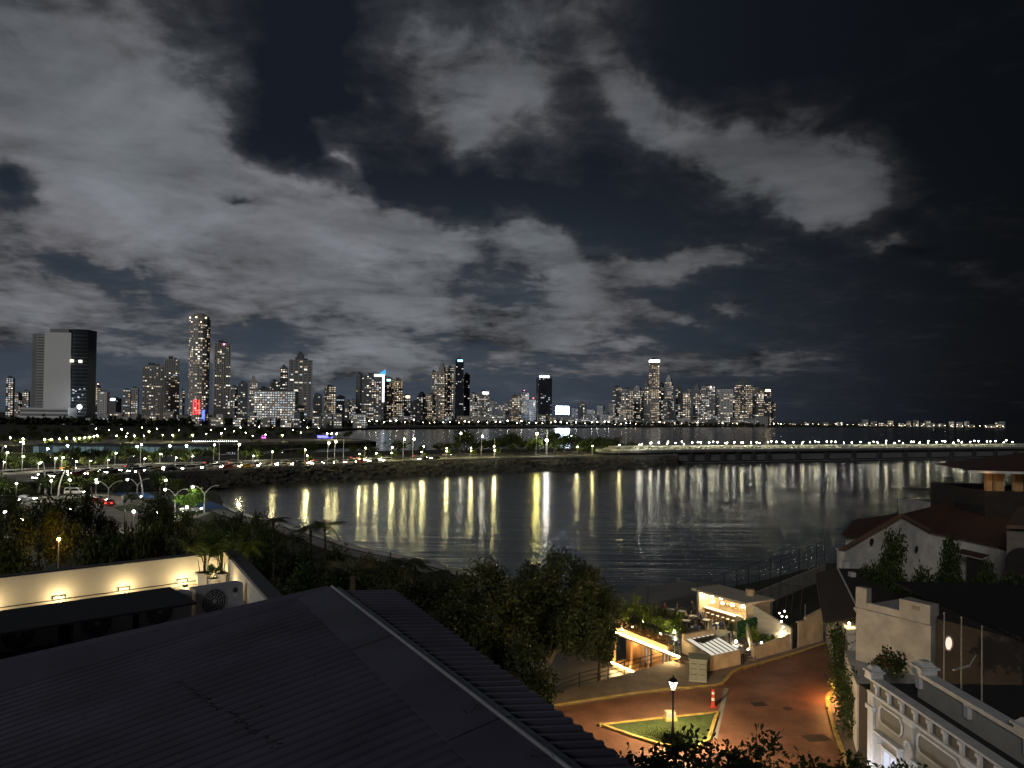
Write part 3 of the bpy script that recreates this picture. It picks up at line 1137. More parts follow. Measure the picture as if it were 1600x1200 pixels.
tower(1031, 1038, 600, 2650, 'grey', .6, 'narrow grey tower right of the crowned one', mix=W_)
tower(1039.5, 1053, 586, 2600, 'grey', .62, 'pointed grey tower with bright windows', style='step', mix=WARM)
tower(1037, 1054, 624, 2450, 'dark', .3, 'dark low block before the pointed tower', mix=W_)
tower(1057, 1067.5, 599, 2700, 'dark', .5, 'dark slim pointed tower', style='step', mix=W_)
tower(1067.5, 1081, 613, 2600, 'dark', .55, 'dark medium tower with warm dots', mix=WARM)
tower(1075, 1083, 608, 2750, 'pale', .2, 'pale narrow tower half hidden', mix=W_)
tower(1084, 1096.5, 599, 2700, 'dark', .68, 'dark tower crowded with white lights', style='step', mix=W_)
tower(1098, 1118, 603, 2600, 'grey', .62, 'broad grey tower with a white rooftop lamp', mix=W_, crown=('spot', M_whitel), rot=.3)
tower(1118, 1124, 628, 2700, 'grey', .4, 'small grey block', mix=W_)
tower(1124, 1145.5, 608, 2650, 'white', .30, 'pale ribbed twin tower', style='fin', mix=WARM, rot=.1, cw=11)
tower(1145.5, 1151.5, 614, 2750, 'dark', .5, 'dark sliver of a tower', mix=W_)
tower(1152, 1177, 590, 2650, 'dark', .62, 'tall stepped tower with bright windows', style='step', mix=WARM, rot=.25)
tower(1176, 1185.5, 605, 2750, 'pale', .25, 'pale narrow tower behind the stepped one', mix=W_)
tower(1185, 1207, 608, 2700, 'dark', .60, 'dark broad tower with warm upper floors', mix=WARM, crown=('bar', M_warml))
tower(1204.5, 1212.5, 629, 2800, 'tan', .55, 'low tower closing the eastern cluster', mix=WARM)
n = 0
for px0, t, desc, label in sorted(TOWERS, key=lambda q: q[0]):
    n += 1
    if label is None:
        t['label'] = f'{desc}, {ordinal(n)} skyline tower from the left'

# --- the glaring advertising screen
D = 2100
t = thing('video_screen', 'glaring blue-white video screen facing the bay', 'screen', (A(879, 645, D).x, D, 3))
x0_, x1_ = A(868.5, 640, D).x, A(889, 640, D).x
MB().box(x0_, D - 1, A(879, 647, D).z, x1_, D, A(879, 635, D).z).build('display', emit('screen_glare', (.62, .76, 1.0), 60), t)
mb = MB()
for q in (.25, .75):
    x_ = x0_ + (x1_ - x0_) * q
    mb.box(x_ - .8, D, 3, x_ + .8, D + 2, A(879, 640, D).z)
mb.build('support', M_dconc, t)

# --- low buildings filling the waterfront between the towers
rng = random.Random(11)
FILL = []
for i in range(52):
    px = 134 + i * 20.6 + rng.uniform(-6, 6)
    if px > 1200:
        break
    D = (1150 if px < 560 else 1500 + (px - 560) * 1.55) + rng.uniform(0, 60)
    yt = A(px, 600, D)
    ytop = 644 + rng.uniform(0, 10) + (4 if px > 560 else 0)
    FILL.append((px, px + rng.uniform(10, 22), ytop, D))
for i, (a_, b_, yt, D) in enumerate(FILL):
    tower(a_, b_, yt, D, rng.choice(('pale', 'grey', 'tan', 'dark')), rng.uniform(.25, .6), 'x', mix=rng.choice((W_, WARM, COOL)), label=f'low waterfront building under the towers, {ordinal(i + 1)} from the left',
          cat='building', name='waterfront_building', rot=rng.uniform(-.2, .2), depth=.6, seed=i)
for o in [q[1] for q in TOWERS if q[1]['category'] == 'building']:
    o['group'] = 'low waterfront buildings'

# --- far shore to the east: small lit buildings
rng = random.Random(4)
k = 0
for px in [1220, 1240, 1262, 1290, 1312, 1346, 1352, 1366, 1378, 1384, 1392, 1409, 1421, 1432, 1444, 1450, 1457, 1468, 1474, 1488, 1500, 1512, 1519, 1542, 1549, 1554, 1561, 1567]:
    k += 1
    D = 3330 + rng.uniform(0, 60)
    h = rng.uniform(3, 6) if px < 1340 else rng.uniform(4, 10.5)
    y0_ = 655.5 + .014 * (px - 1200) + 8.5
    tower(px - 3, px + rng.uniform(2.5, 5), y0_ - h, D, rng.choice(('grey', 'pale', 'tan')), .75, 'x', mix=(5, 3, 0, 1, 1.4), label=f'tiny lit building on the far eastern shore, {ordinal(k)} from the left', cat='building', name='shore_building', base=2.0, rot=.1, seed=k + 50)
    TOWERS[-1][1]['group'] = 'buildings on the far eastern shore'

# --- street lamps along the far waterfront
g_lamp = MB()
LAMP_W = emit('lamp_white', (1.0, .95, .82), 45.0, False)
LAMP_Y = emit('lamp_yellow', (1.0, .86, .42), 150.0)
LAMP_C = emit('lamp_cool', (.80, 1.0, .92), 45.0, False)
M_pole = mat('lamp_pole_grey', (0.42, 0.42, 0.40), .5, metal=.3, var=.1)


def far_lamp(mat_, r, h, name, label, cat='street lamp', group=None):
    t = thing(name, label, cat, group=group)
    MB().tube([(0, 0, 0), (0, 0, h)], [.16, .09], 5).build('pole', M_pole, t, world=False)
    MB().ball((0, 0, h + r * .9), r).build('lamp_globe', mat_, t, world=False)
    return t


GRP = 'street lamps along the far waterfront'
pr = [far_lamp(LAMP_W, 1.0, 9, 'waterfront_lamp', 'white street lamp on the far waterfront below the towers', group=GRP),
      far_lamp(MATS['lamp_warm_far'] if 'lamp_warm_far' in MATS else emit('lamp_warm_far', (1.0, .80, .5), 32.0, False), .8, 7, 'waterfront_lamp', 'warm street lamp on the far waterfront below the towers', group=GRP)]
rng = random.Random(21)
first = [True, True]
WFL = [[], []]
px = 380
while px < 1215:
    px += rng.uniform(7, 15) if px < 900 else rng.uniform(5, 12)
    D = (1330 if px < 560 else 1390 + (px - 560) * (1.35 if px < 1000 else 1.75)) + rng.uniform(6, 30)
    p = A(px, 660, D)
    k = 0 if rng.random() < (.62 if px < 900 else .35) else 1
    if first[k]:
        pr[k].location = (p.x, D, 3); first[k] = False
        WFL[k].append(pr[k])
    else:
        WFL[k].append(copy_tree(pr[k], (p.x, D, 3), scale=rng.uniform(.55, 1.15)))
for k in (0, 1):
    for i, o_ in enumerate(WFL[k]):
        o_['label'] = f'{("white", "warm")[k]} street lamp on the far waterfront, {ordinal(i + 1)} {("white", "warm")[k]} one from the left'
for i, px in enumerate(range(1216, 1575, 9)):
    p = A(px, 660, 3300)
    copy_tree(pr[1], (p.x, 3300, 2), label=f'warm street lamp on the far eastern shore, {ordinal(i + 1)} from the left', group='street lamps on the far eastern shore', scale=rng.uniform(.5, 1.1))

# --- trees massed along the far waterfront
M_fleaf = leafmat('far_foliage', (0.022, 0.032, 0.012), (0.05, 0.065, 0.022), 0)
rngn = np.random.default_rng(9)
P = []
px = -20
while px < 1215:
    px += rngn.uniform(4, 9)
    D = (1080 if px < 300 else 1300 if px < 560 else 1420 + (px - 560) * 1.62) + rngn.uniform(0, 50)
    p = A(px, 660, D)
    c, _ = crown_points(70, (rngn.uniform(6, 12), 7, rngn.uniform(4.5, 8)), rngn, 8)
    P.append(c + np.array((p.x, D, 3 + 4.5)))
for px in range(1205, 1575, 7):
    c, _ = crown_points(40, (14, 8, rngn.uniform(4, 8)), rngn, 6)
    p = A(px, 660, 3380)
    P.append(c + np.array((p.x, 3380, 5)))
P = np.concatenate(P)
o = link('distant_treeline', quads_mesh('distant_treeline', leaf_quads(P, 4.2, rngn, .8), M_fleaf))
tag(o, 'dark trees massed along the far waterfront', 'trees', kind='stuff')

# ================================================================== marina, park and causeway
M_leaf = leafmat('tree_leaves', (0.022, 0.034, 0.010), (0.060, 0.085, 0.024), .2)
M_leaf2 = leafmat('tree_leaves_olive', (0.050, 0.065, 0.016), (0.115, 0.14, 0.036), .3)
M_palm = leafmat('palm_leaves', (0.030, 0.042, 0.014), (0.065, 0.080, 0.028), .2)
M_bark = mat('bark', (0.085, 0.065, 0.048), .9, var=.4, scale=4, bump=.5)
LAMP_P = emit('lamp_park', (1.0, .90, .46), 420.0)
LAMP_PN = emit('lamp_park_small', (1.0, .93, .70), 60.0, False)


def globe_glass(col, strength):
    """frosted lamp glass: glows, and lets the bulb's light through"""
    nm = 'globe_%d_%d_%d' % (col[1] * 100, col[2] * 100, strength)
    if nm in MATS:
        return MATS[nm]
    m = emit(nm, col, strength, False)
    t = m.node_tree
    tr = t.nodes.new('ShaderNodeBsdfTransparent')
    mx = t.nodes.new('ShaderNodeMixShader')
    mx.inputs[0].default_value = .4
    t.links.new(tr.outputs[0], mx.inputs[1])
    t.links.new(t.nodes['Emission'].outputs[0], mx.inputs[2])
    t.links.new(mx.outputs[0], t.nodes['Material Output'].inputs[0])
    return m


def street_lamp_proto(name, label, h, r, em, style='ball', group=None, lean=0.0):
    t = thing(name, label, 'street lamp', group=group)
    mb = MB()
    hd = MB()
    lp = MB()
    if style == 'ball':
        mb.tube([(0, 0, 0), (0, 0, h)], [.10, .06], 6)
        hd.lathe([(.07, h - .02), (r * .3, h + r * .3), (r * .3, h + r * .4)], 8)
        lp.ball((0, 0, h + r * 1.35), r)
    elif style == 'curve':
        pts = [(lean * s * s, 0, h * s) for s in (0, .3, .55, .75, .9, 1)]
        mb.tube(pts, [.22, .18, .15, .12, .10, .07], 7)
        hd.bar((lean * .95, 0, h), (lean * 1.12 - .25, 0, h + .05), .4, .12)
        lp.ball((lean * 1.02 - .35, 0, h - .32), r)
    elif style == 'double':
        mb.tube([(0, 0, 0), (0, 0, h * .72)], [.16, .11], 7)
        for sg in (-1, 1):
            mb.tube([(0, 0, h * .70), (sg * .7, 0, h * .86), (sg * 1.5, 0, h * .97), (sg * 2.2, 0, h)], [.10, .08, .07, .05], 6)
            hd.box(sg * 2.5 - .45, -.16, h - .02, sg * 2.5 + .45, .16, h + .12)
        lp.ball((-2.5, 0, h - .05 - r), r)
    elif style == 'tall':
        mb.tube([(0, 0, 0), (0, 0, h * .6), (.15, 0, h)], [.15, .11, .07], 6)
        hd.box(-.15, -.14, h, .75, .14, h + .14)
        lp.ball((.45, 0, h - r), r)
    mb.build('pole', M_pole, t, world=False)
    hd.build('lamp_head', M_pole, t, world=False)
    if isinstance(em, tuple):
        col, watt = em
        L = bpy.data.lights.new('bulb', 'POINT')
        L.color = col
        L.energy = watt
        L.shadow_soft_size = r
        b = link('bulb', L, t)
        v = lp.v
        c_ = [sum(q[i] for q in v) / len(v) for i in range(3)]
        b.location = c_
        rad_ = watt / (4 * math.pi ** 2 * r * r)
        lp.build('glass_globe', globe_glass(col, min(90.0, rad_ * .5)), t, world=False)
    else:
        lp.build('bulb', em, t, world=False)
    return t


_used = {}


def put(proto, loc, rz=None, label=None, group=None, scale=None):
    """the first call moves the prototype itself, later calls copy it"""
    if proto.name not in _used:
        _used[proto.name] = 1
        _KIDS.setdefault(proto.name, list(proto.children))
        proto.location = loc
        if rz is not None:
            proto.rotation_euler = (0, 0, rz)
        if scale is not None:
            proto.scale = scale if not isinstance(scale, (int, float)) else (scale,) * 3
        if label:
            proto['label'] = label
        if group:
            proto['group'] = group
        return proto
    return copy_tree(proto, loc, rz, label, group, scale)


# --- lamps of the causeway; the ones that draw streaks on the bay
CL = [(372, 9, 'y'), (425, 6, 'y'), (476, 6.5, 'y'), (512, 9, 'y'), (523, 9.5, 'y'), (570, 6.5, 'y'), (612, 6.5, 'y'), (630, 10, 'y'), (645, 10, 'y'), (661, 6.5, 'y'), (697, 5.5, 'y'), (735, 5.5, 'y'),
      (752, 11, 'w'), (771, 6, 'y'), (925, 5.5, 'y'), (967, 6, 'y'), (998, 6, 'w')]
def lum(col, rad, r):
    """a round lamp of radius r whose face has the given brightness"""
    return (col, rad * 4 * math.pi ** 2 * r * r)


CW_Y = lum((1.0, .88, .40), 150.0, .42)
CW_W = lum((1.0, .95, .74), 150.0, .42)
ptall = {k: street_lamp_proto('causeway_lamp', 'x', 9.0, .42, CW_Y if k == 'y' else CW_W, 'tall', 'street lamps along the causeway') for k in 'yw'}
n = 0


def front_D(px):
    """forward distance of the causeway's front edge at photo column px"""
    return float(np.interp(px, [q[0] for q in top_px], [p.y for p in cw_top]))


for px, h, k in sorted(CL):
    n += 1
    D = front_D(px) + 4.8
    p = A(px, 700, D)
    put(ptall[k], (p.x, D, CW_Z), 0.0, f'{"yellow" if k == "y" else "white"} street lamp by the causeway promenade, {ordinal(n)} from the left', scale=(h / 9, h / 9, h / 9) if h < 9 else (1, 1, h / 9))
# the two strongest lamps, at the traffic island
pl = street_lamp_proto('floodlight_mast', 'tall yellow floodlight mast above the causeway park', 16, .75, lum((1.0, .90, .22), 230.0, .75), 'tall')
D = front_D(838) + 22
p = A(838, 676, D)
pl.location = (p.x, D, CW_Z); pl.scale = (1, 1, (p.z - CW_Z) / 16)
pl = street_lamp_proto('floodlight_mast', 'white floodlight mast beside the yellow one above the causeway park', 12, .8, lum((1.0, .97, .88), 190.0, .8), 'tall')
D = front_D(853) + 18
p = A(853, 686, D)
pl.location = (p.x, D, CW_Z); pl.scale = (1, 1, (p.z - CW_Z) / 12)
for i, (px, py) in enumerate(((719, 675.5), (882, 678), (892, 680))):
    D = front_D(px) + 60
    p = A(px, py, D)
    pl = put(ptall['w'], (p.x, D, CW_Z), 0, f'white lamp rising from the trees behind the causeway park, {ordinal(i + 1)} from the left', scale=(1, 1, (p.z - CW_Z) / 9))
# plain flagless masts
mast = thing('bare_mast', 'x', 'mast', group='bare masts on the causeway')
MB().tube([(0, 0, 0), (0, 0, 12)], [.16, .07], 6).build('pole', M_pole, mast, world=False)
MB().ball((0, 0, 12.1), .16).build('finial', M_pole, mast, world=False)
for i, (px, py) in enumerate(((343, 690), (537, 686), (773, 683), (855, 672), (978, 684))):
    D = front_D(px) + 20
    p = A(px, py, D)
    put(mast, (p.x, D, CW_Z), 0, f'bare pale mast on the causeway, {ordinal(i + 1)} from the left', scale=(1, 1, (p.z - CW_Z) / 12))

# --- queue of cars on the causeway
CARC = {'white': (0.62, 0.62, 0.60), 'silver': (0.36, 0.36, 0.36), 'yellow': (0.62, 0.42, 0.04), 'black': (0.02, 0.02, 0.022), 'red': (0.35, 0.03, 0.03), 'grey': (0.14, 0.14, 0.15)}
M_carglass = mat('car_glass', (0.012, 0.013, 0.015), .1, var=.1)
M_tyre = mat('tyre_rubber', (0.02, 0.02, 0.02), .9)
M_rim = mat('wheel_rim', (0.4, 0.4, 0.4), .35, metal=.8)
M_head = emit('headlight', (1.0, .95, .80), 60.0, False)
M_tail = emit('taillight', (1.0, .06, .03), 4.0, False)
_cm = {}


def car_proto(colour, van=False, lights=True):
    """car facing +x, origin on the ground under its middle"""
    t = thing('parked_car' if not lights else 'queuing_car', 'x', 'car')
    key = (van,)
    if key not in _cm:
        mb = MB()
        if van:
            prof = [(-2.15, .35), (2.15, .35), (2.2, .8), (1.75, 1.05), (1.1, 1.75), (-2.0, 1.8), (-2.2, 1.0)]
            cab = [(-1.95, 1.1), (1.55, 1.1), (1.05, 1.7), (-1.9, 1.72)]
        else:
            prof = [(-2.15, .32), (2.15, .32), (2.22, .65), (2.0, .86), (1.0, .96), (.35, 1.42), (-1.05, 1.45), (-1.75, .98), (-2.2, .9)]
            cab = [(-1.55, .98), (.85, .98), (.28, 1.38), (-1.0, 1.4)]
        n0, hw = len(prof), .88
        for y in (-hw, hw):
            mb.v += [(x, y * (.86 if z_ > 1.2 else 1), z_) for x, z_ in prof]
        for i in range(n0):
            j = (i + 1) % n0
            mb.f.append((i, j, n0 + j, n0 + i)); mb.m.append(0)
        mb.f += [tuple(reversed(range(n0))), tuple(range(n0, 2 * n0))]; mb.m += [0, 0]
        gl = MB()
        for sg in (-1, 1):
            gl.poly([(x, sg * ((hw + .012) if z_ < 1.2 else (hw * .86 + .03)), z_) for x, z_ in cab])
        a, b = (prof[4], prof[5]) if not van else (prof[3], prof[4])
        c, d = (prof[6], prof[7]) if not van else (prof[5], prof[6])
        for (x0, z0), (x1, z1), nx in ((a, b, .03), (c, d, -.03)):
            gl.poly([(x0 + nx, -.7, z0 + .03), (x0 + nx, .7, z0 + .03), (x1 + nx, .64, z1 - .05), (x1 + nx, -.64, z1 - .05)])
        wh = MB()
        wh.v = []
        for k in range(10):
            th = 2 * math.pi * k / 10
            for y in (-.1, .1):
                wh.v.append((.31 * math.cos(th), y, .31 * math.sin(th)))
        wh.f = [(2 * k, 2 * k + 1, (2 * k + 3) % 20, (2 * k + 2) % 20) for k in range(10)] + [tuple(range(0, 20, 2)), tuple(range(19, 0, -2))]
        wh.m = [0] * len(wh.f)
        rmb = MB()
        for sy in (-.105, .105):
            rmb.poly([(.18 * math.cos(2 * math.pi * k / 8), sy, .18 * math.sin(2 * math.pi * k / 8)) for k in range(8)])
        hl = MB().box(2.12, -.24, -.08, 2.24, .24, .1)
        tl = MB().box(-2.24, -.2, -.08, -2.15, .2, .1)
        _cm[key] = (mb, gl.mesh('glass', M_carglass), wh.mesh('wheel', M_tyre), hl.mesh('headlight', M_head), tl.mesh('taillight', M_tail), rmb.mesh('rim', M_rim))
    body, gl, wh, hl, tl, rm = _cm[key]
    link('body', body.mesh('body', mat('car_paint_' + colour, CARC[colour], .3, var=.05, spec=.6)), t)
    link('windows', gl, t)
    for x in (-1.35, 1.38):
        for y in (-.82, .82):
            w = link('wheel', wh, t); w.location = (x, y, .31)
            link('rim', rm, w)
    for y in (-.6, .6):
        if lights:
            w = link('headlight', hl, t); w.location = (0, y, .68)
        w = link('taillight', tl, t); w.location = (0, y, .78)
    return t


protos = {c: car_proto(c) for c in CARC}
vans = {c: car_proto(c, True) for c in ('white', 'silver')}
rng = random.Random(17)
lanes = [(7.1, 1), (11.3, 1), (15.4, 1), (27, -1), (30.6, -1)]
n = 0
CARN = {}
for d, dr in lanes:
    ln = offset_line(cw_front, d)
    ln = resample(ln, 1.0)
    i = rng.randint(0, 4)
    while i < len(ln) - 2:
        p, t_ = ln[i], (ln[i + 1] - ln[i]).normalized()
        px = 800 + FPX * p.x / p.y
        gap = rng.uniform(5.6, 8.5)
        if dr < 0:
            gap = rng.uniform(22, 70)
        elif px > 600:
            gap = rng.uniform(10, 45)
        if 60 < px < 740 and n < 190:
            col = rng.choices(list(CARC), (8, 5, 2, 3, 1, 3))[0]
            pr_ = vans[col] if col in vans and rng.random() < .3 else protos[col]
            kind = 'tall' if pr_ in vans.values() else 'low'
            ang = math.atan2(t_.y, t_.x) + (math.pi if dr > 0 else 0)
            lab = f'{col} {"van" if kind == "tall" else "car"} {"in the queue" if dr > 0 else "driving"} on the {"front" if dr > 0 else "rear"} causeway road'
            CARN.setdefault(lab, []).append((px, put(pr_, (p.x, p.y, CW_Z + .04), ang, lab, f'{col} {kind} cars on the {"front" if dr > 0 else "rear"} causeway road')))
            n += 1
        i += int(gap)

for lab, lst in CARN.items():
    for i, (px, o_) in enumerate(sorted(lst, key=lambda q: q[0])):
        if len(lst) > 1:
            o_['label'] = f'{lab}, {ordinal(i + 1)} of these from the left'
# --- trees on the causeway
TG = 'trees on the causeway'
tA = tree_proto('park_tree', 'x', 'tree', 7.5, (4.2, 4.2, 2.6), 900, .75, M_leaf, M_bark, 1, .2)
tB = tree_proto('park_tree', 'x', 'tree', 6.0, (3.4, 3.2, 2.3), 700, .7, M_leaf2, M_bark, 2, .16)
tC = tree_proto('park_tree', 'x', 'tree', 9.5, (5.2, 5.0, 3.4), 1300, .85, M_leaf, M_bark, 3, .28)


def palm_proto(name, label, h, nf, fl, seed, leaf=.55, mat_=None, rise=(.1, 1.1), droop=(.35, .75), tr=.14):
    rg = np.random.default_rng(seed)
    t = thing(name, label, 'palm')
    bend = rg.uniform(-.5, .5, 2)
    pts = [(bend[0] * s * s, bend[1] * s * s, h * s) for s in (0, .25, .5, .75, 1)]
    MB().tube([(pts[0][0], pts[0][1], -.3)] + pts, [tr * 1.5, tr * 1.3, tr, tr * .9, tr * .85, tr], 7).build('trunk', M_bark, t, world=False)
    Q = []
    for k in range(nf):
        a = 2 * math.pi * k / nf + rg.uniform(-.2, .2)
        Q += frond_quads(pts[-1], a, fl * rg.uniform(.85, 1.1), rg.uniform(*rise), rg.uniform(*droop), rg, 12, leaf, .035 * fl / 2.5)
    link('crown', quads_mesh('crown', np.array(Q), mat_ or M_palm), t)
    return t


pA = palm_proto('park_palm', 'x', 7.0, 15, 2.9, 5, .75)
rng = random.Random(31)
cl = [(375, 66), (392, 60), (410, 72), (432, 64), (470, 55), (487, 62), (552, 64), (571, 56), (585, 60), (625, 52), (660, 62), (684, 58), (700, 66), (712, 60), (726, 70), (742, 52), (760, 62),
      (772, 45), (786, 55), (800, 64), (815, 48), (828, 40), (842, 55), (856, 64), (868, 42), (880, 60), (893, 50), (905, 66), (918, 46), (931, 58), (946, 44), (960, 60), (905, 30), (925, 24), (940, 20), (870, 22), (835, 26), (800, 36), (974, 50), (988, 40), (1002, 34)]
for i, (px, back_) in enumerate(sorted(cl)):
    D = front_D(px) + back_
    p = A(px, 700, D)
    pr_ = (tA, tB, tC)[i % 3] if 700 < px < 960 else (tB, tA)[i % 2]
    s = rng.uniform(.8, 1.25) * (1.0 if px > 690 else .8)
    put(pr_, (p.x, D, CW_Z), rng.uniform(0, 6.3), f'bushy tree on the causeway, {ordinal(i + 1)} from the left', TG, s)
for i, px in enumerate((908, 920, 935, 948, 968, 776, 715, 1010, 690, 640, 600, 455, 405)):
    D = front_D(px) + rng.uniform(30, 62)
    p = A(px, 700, D)
    put(pA, (p.x, D, CW_Z), rng.uniform(0, 6), f'slim palm on the causeway {"east" if px > 750 else "west"} of the floodlights, at about {ordinal(i + 1)} in line', 'palms on the causeway', rng.uniform(.8, 1.2))
# low lit hedge and pedestrian lamps among the eastern trees
plow = street_lamp_proto('promenade_lamp', 'x', 3.6, .34, lum((1.0, .90, .42), 330.0, .34), 'ball', 'low lamps among the causeway trees')
for i, (px, py) in enumerate(((480, 710), (562, 706), (588, 708), (612, 706), (659, 708), (698, 706), (736, 706), (773, 706), (902, 706), (926, 701), (941, 702), (962, 700), (985, 698), (1008, 698))):
    D = front_D(px) + (18 if px < 780 else 26)
    p = A(px, py, D)
    put(plow, (p.x, D, CW_Z), 0, f'low globe lamp among the causeway trees, {ordinal(i + 1)} from the left', scale=1.0 if px > 780 else .8)

# clipped bushes right beside those lamps
for i, px in enumerate(range(905, 1022, 7)):
    D = front_D(px) + 29 + (i % 3)
    p = A(px, 700, D)
    put((tB, tA)[i % 2], (p.x, D, CW_Z), i * 1.3, f'lamp-lit bush at the eastern end of the causeway, {ordinal(i + 1)} from the left', 'lamp-lit bushes at the causeway end', rng.uniform(.42, .62))
for i, (px, dd) in enumerate(((484, 21), (566, 21), (592, 21), (616, 21), (664, 21), (702, 21), (740, 21), (777, 21))):
    D = front_D(px) + dd
    p = A(px, 700, D)
    put((tB, tA)[i % 2], (p.x, D, CW_Z), i * 1.7, f'lamp-lit bush by the middle of the causeway, {ordinal(i + 1)} from the left', 'lamp-lit bushes by the causeway road', rng.uniform(.4, .6))

# --- viaduct carrying the promenade on over the water
V0, V1 = A(1003, 708, 405), A(1680, 716, 575)
vx0, vy0, vx1, vy1 = V0.x, 412.0, V1.x, 585.0
vdir = Vector((vx1 - vx0, vy1 - vy0)).normalized()
vnor = Vector((vdir.y, -vdir.x))                       # towards the camera
VL = (Vector((vx1, vy1)) - Vector((vx0, vy0))).length
vp = lambda s, d: Vector((vx0, vy0)) + vdir * s + vnor * d
DZ = 7.6
t = thing('viaduct', 'long low concrete viaduct carrying the lamp-lit promenade over the water', 'viaduct', (vx0, vy0, 0))
M_deckw = mat('viaduct_parapet_white', (0.74, 0.73, 0.62), .8, var=.12, scale=.3)
q = [vp(-20, 0), vp(VL, 0), vp(VL, -26), vp(-20, -26)]
MB().prism([tuple(a) for a in q], DZ - 1.3, DZ).build('deck', M_dconc, t)
q = [vp(-14, -2.6), vp(VL, -2.6), vp(VL, -24), vp(-14, -24)]
MB().prism([tuple(a) for a in q], 1.2, DZ - 1.3).build('skirt_wall', mat('viaduct_skirt', (0.16, 0.165, 0.17), .9, var=.2, scale=.08), t)
s, k = 24.0, 0
while s < VL:
    q = [vp(s - 1.3, -.6), vp(s + 1.3, -.6), vp(s + 1.3, -25), vp(s - 1.3, -25)]
    MB().prism([tuple(a) for a in q], -1, DZ - 1.32).build('pier', mat('viaduct_pier', (0.05, 0.05, 0.05), .9), t)
    s += 11.5 if k < 6 else 24
    k += 1
q = [vp(-18, -.25), vp(VL, -.25), vp(VL, -.55), vp(-18, -.55)]
MB().prism([tuple(a) for a in q], DZ, DZ + .5).build('parapet', M_deckw, t)
q = [vp(-18, -9.0), vp(VL, -9.0), vp(VL, -9.35), vp(-18, -9.35)]
MB().prism([tuple(a) for a in q], DZ, DZ + 2.1).build('light_band_wall', M_deckw, t)  # tall white wall shaped to catch lamplight as a bright band
q = [vp(-18, 1.2), vp(VL, 1.2), vp(VL, -2.0), vp(-18, -2.0)]
MB().prism([tuple(a) for a in q], .2, .75).build('pile_cap', M_dconc, t)
# shrubs in the promenade planter, beaded along the deck
rngn = np.random.default_rng(12)
P = []
for s in np.arange(-10, VL, 2.2):
    c, _ = crown_points(16, (1.4, .8, .8), rngn, 4)
    a = vp(s + rngn.uniform(-.8, .8), -6.6)
    P.append(c + np.array((a.x, a.y, DZ + .75)))
o = link('planter_shrubbery', quads_mesh('planter_shrubbery', leaf_quads(np.concatenate(P), .55, rngn, .7), M_leaf2))
tag(o, 'clipped shrubs in the planter along the viaduct promenade', 'shrubs', kind='stuff')
VW = emit('viaduct_lamp_white', (1.0, .98, .84), 95.0, False)
VWS = lum((1.0, .92, .56), 85.0, .36)
plv = street_lamp_proto('viaduct_lamp', 'x', 3.4, .30, VW, 'ball', 'globe lamps along the viaduct')
pls = street_lamp_proto('viaduct_lamp', 'x', 3.9, .36, VWS, 'ball', 'brighter globe lamps along the viaduct')
strong = [1024, 1050, 1072, 1097, 1121, 1143, 1165, 1189, 1212, 1230, 1262, 1281, 1306, 1372, 1392, 1412, 1435, 1458, 1480, 1505, 1530, 1555, 1580]


def via_s(px):
    """distance along the viaduct of photo column px"""
    k_ = (px - 800) / FPX
    return (k_ * vy0 - vx0) / (vdir.x - k_ * vdir.y)


n1 = 0
for px in strong:
    a = vp(via_s(px), -3.2)
    n1 += 1
    put(pls, (a.x, a.y, DZ), 0, f'bright globe lamp at the viaduct parapet, {ordinal(n1)} from the left', scale=random.uniform(.85, 1.1))
n1 = 0
px = 1012
while px < 1605:
    a = vp(via_s(px), -4.8)
    n1 += 1
    put(plv, (a.x, a.y, DZ), 0, f'small globe lamp in the viaduct lamp line, {ordinal(n1)} from the left', scale=random.uniform(.8, 1.1))
    px += 13.2

# ================================================================== marina park and the near park on the left
def gz(px, py, z):
    p = G(px, py, z)
    return p


# lamps across the marina (heads 4.6 m up on ground 3 m above the sea)
pm = street_lamp_proto('marina_lamp', 'x', 4.3, .42, LAMP_P, 'ball', 'lamps in the marina park')
pmn = street_lamp_proto('marina_lamp', 'x', 4.3, .36, LAMP_PN, 'ball', 'lamps in the marina park')
MAR = [(70, 687), (80, 687), (93, 686), (104, 685), (116, 686), (124, 685), (132, 684), (140, 683), (147, 682), (152, 681), (182, 681), (197, 682), (199, 677), (210, 681), (225, 681), (233, 674), (254, 680), (270, 680),
       (301, 680), (322, 678), (330, 672), (346, 677), (366, 674), (384, 676), (395, 681), (415, 679), (425, 667.5), (441, 680), (458, 672), (470, 676), (405, 667), (376, 668), (352, 670), (300, 668), (280, 672), (245, 670), (222, 668), (190, 671), (170, 672), (150, 670),
       (36, 686), (16, 684), (511, 678), (518, 677.5), (526, 677.5), (498, 669), (480, 668)]
for i, (px, py) in enumerate(sorted(MAR)):
    p = G(px, py, 7.8)
    put(pm if (i % 3 == 0 or px < 160 or px > 505) else pmn, (p.x, p.y, 3.0), 0, f'glowing lamp in the park beyond the marina, {ordinal(i + 1)} from the left')
    put((tB, tA)[i % 2], (p.x + (1.6, -1.7)[i % 2], p.y + 2.2, 3.0), i * 1.1, f'lamp-lit tree in the park beyond the marina, beside the {ordinal(i + 1)} lamp from the left', 'lamp-lit trees beyond the marina', .55 + (i * 7 % 5) * .07)
q = [G(x_, y_, 3.02) for x_, y_ in ((-60, 697), (50, 695.5), (300, 695), (330, 694), (320, 689), (200, 686), (60, 688), (-60, 690))]
MB().poly([(a.x, a.y, 3.02) for a in q]).build('marina_brightening_pavement', mat('brightening_paving', (.34, .31, .24), .85, var=.25, scale=.1), kind='structure')  # pale paving added to make the lamplit park brighter
q = [G(x_, y_, 3.02) for x_, y_ in ((330, 692), (470, 689.5), (560, 689), (575, 688.2), (545, 686.2), (470, 685.5), (340, 686.5))]
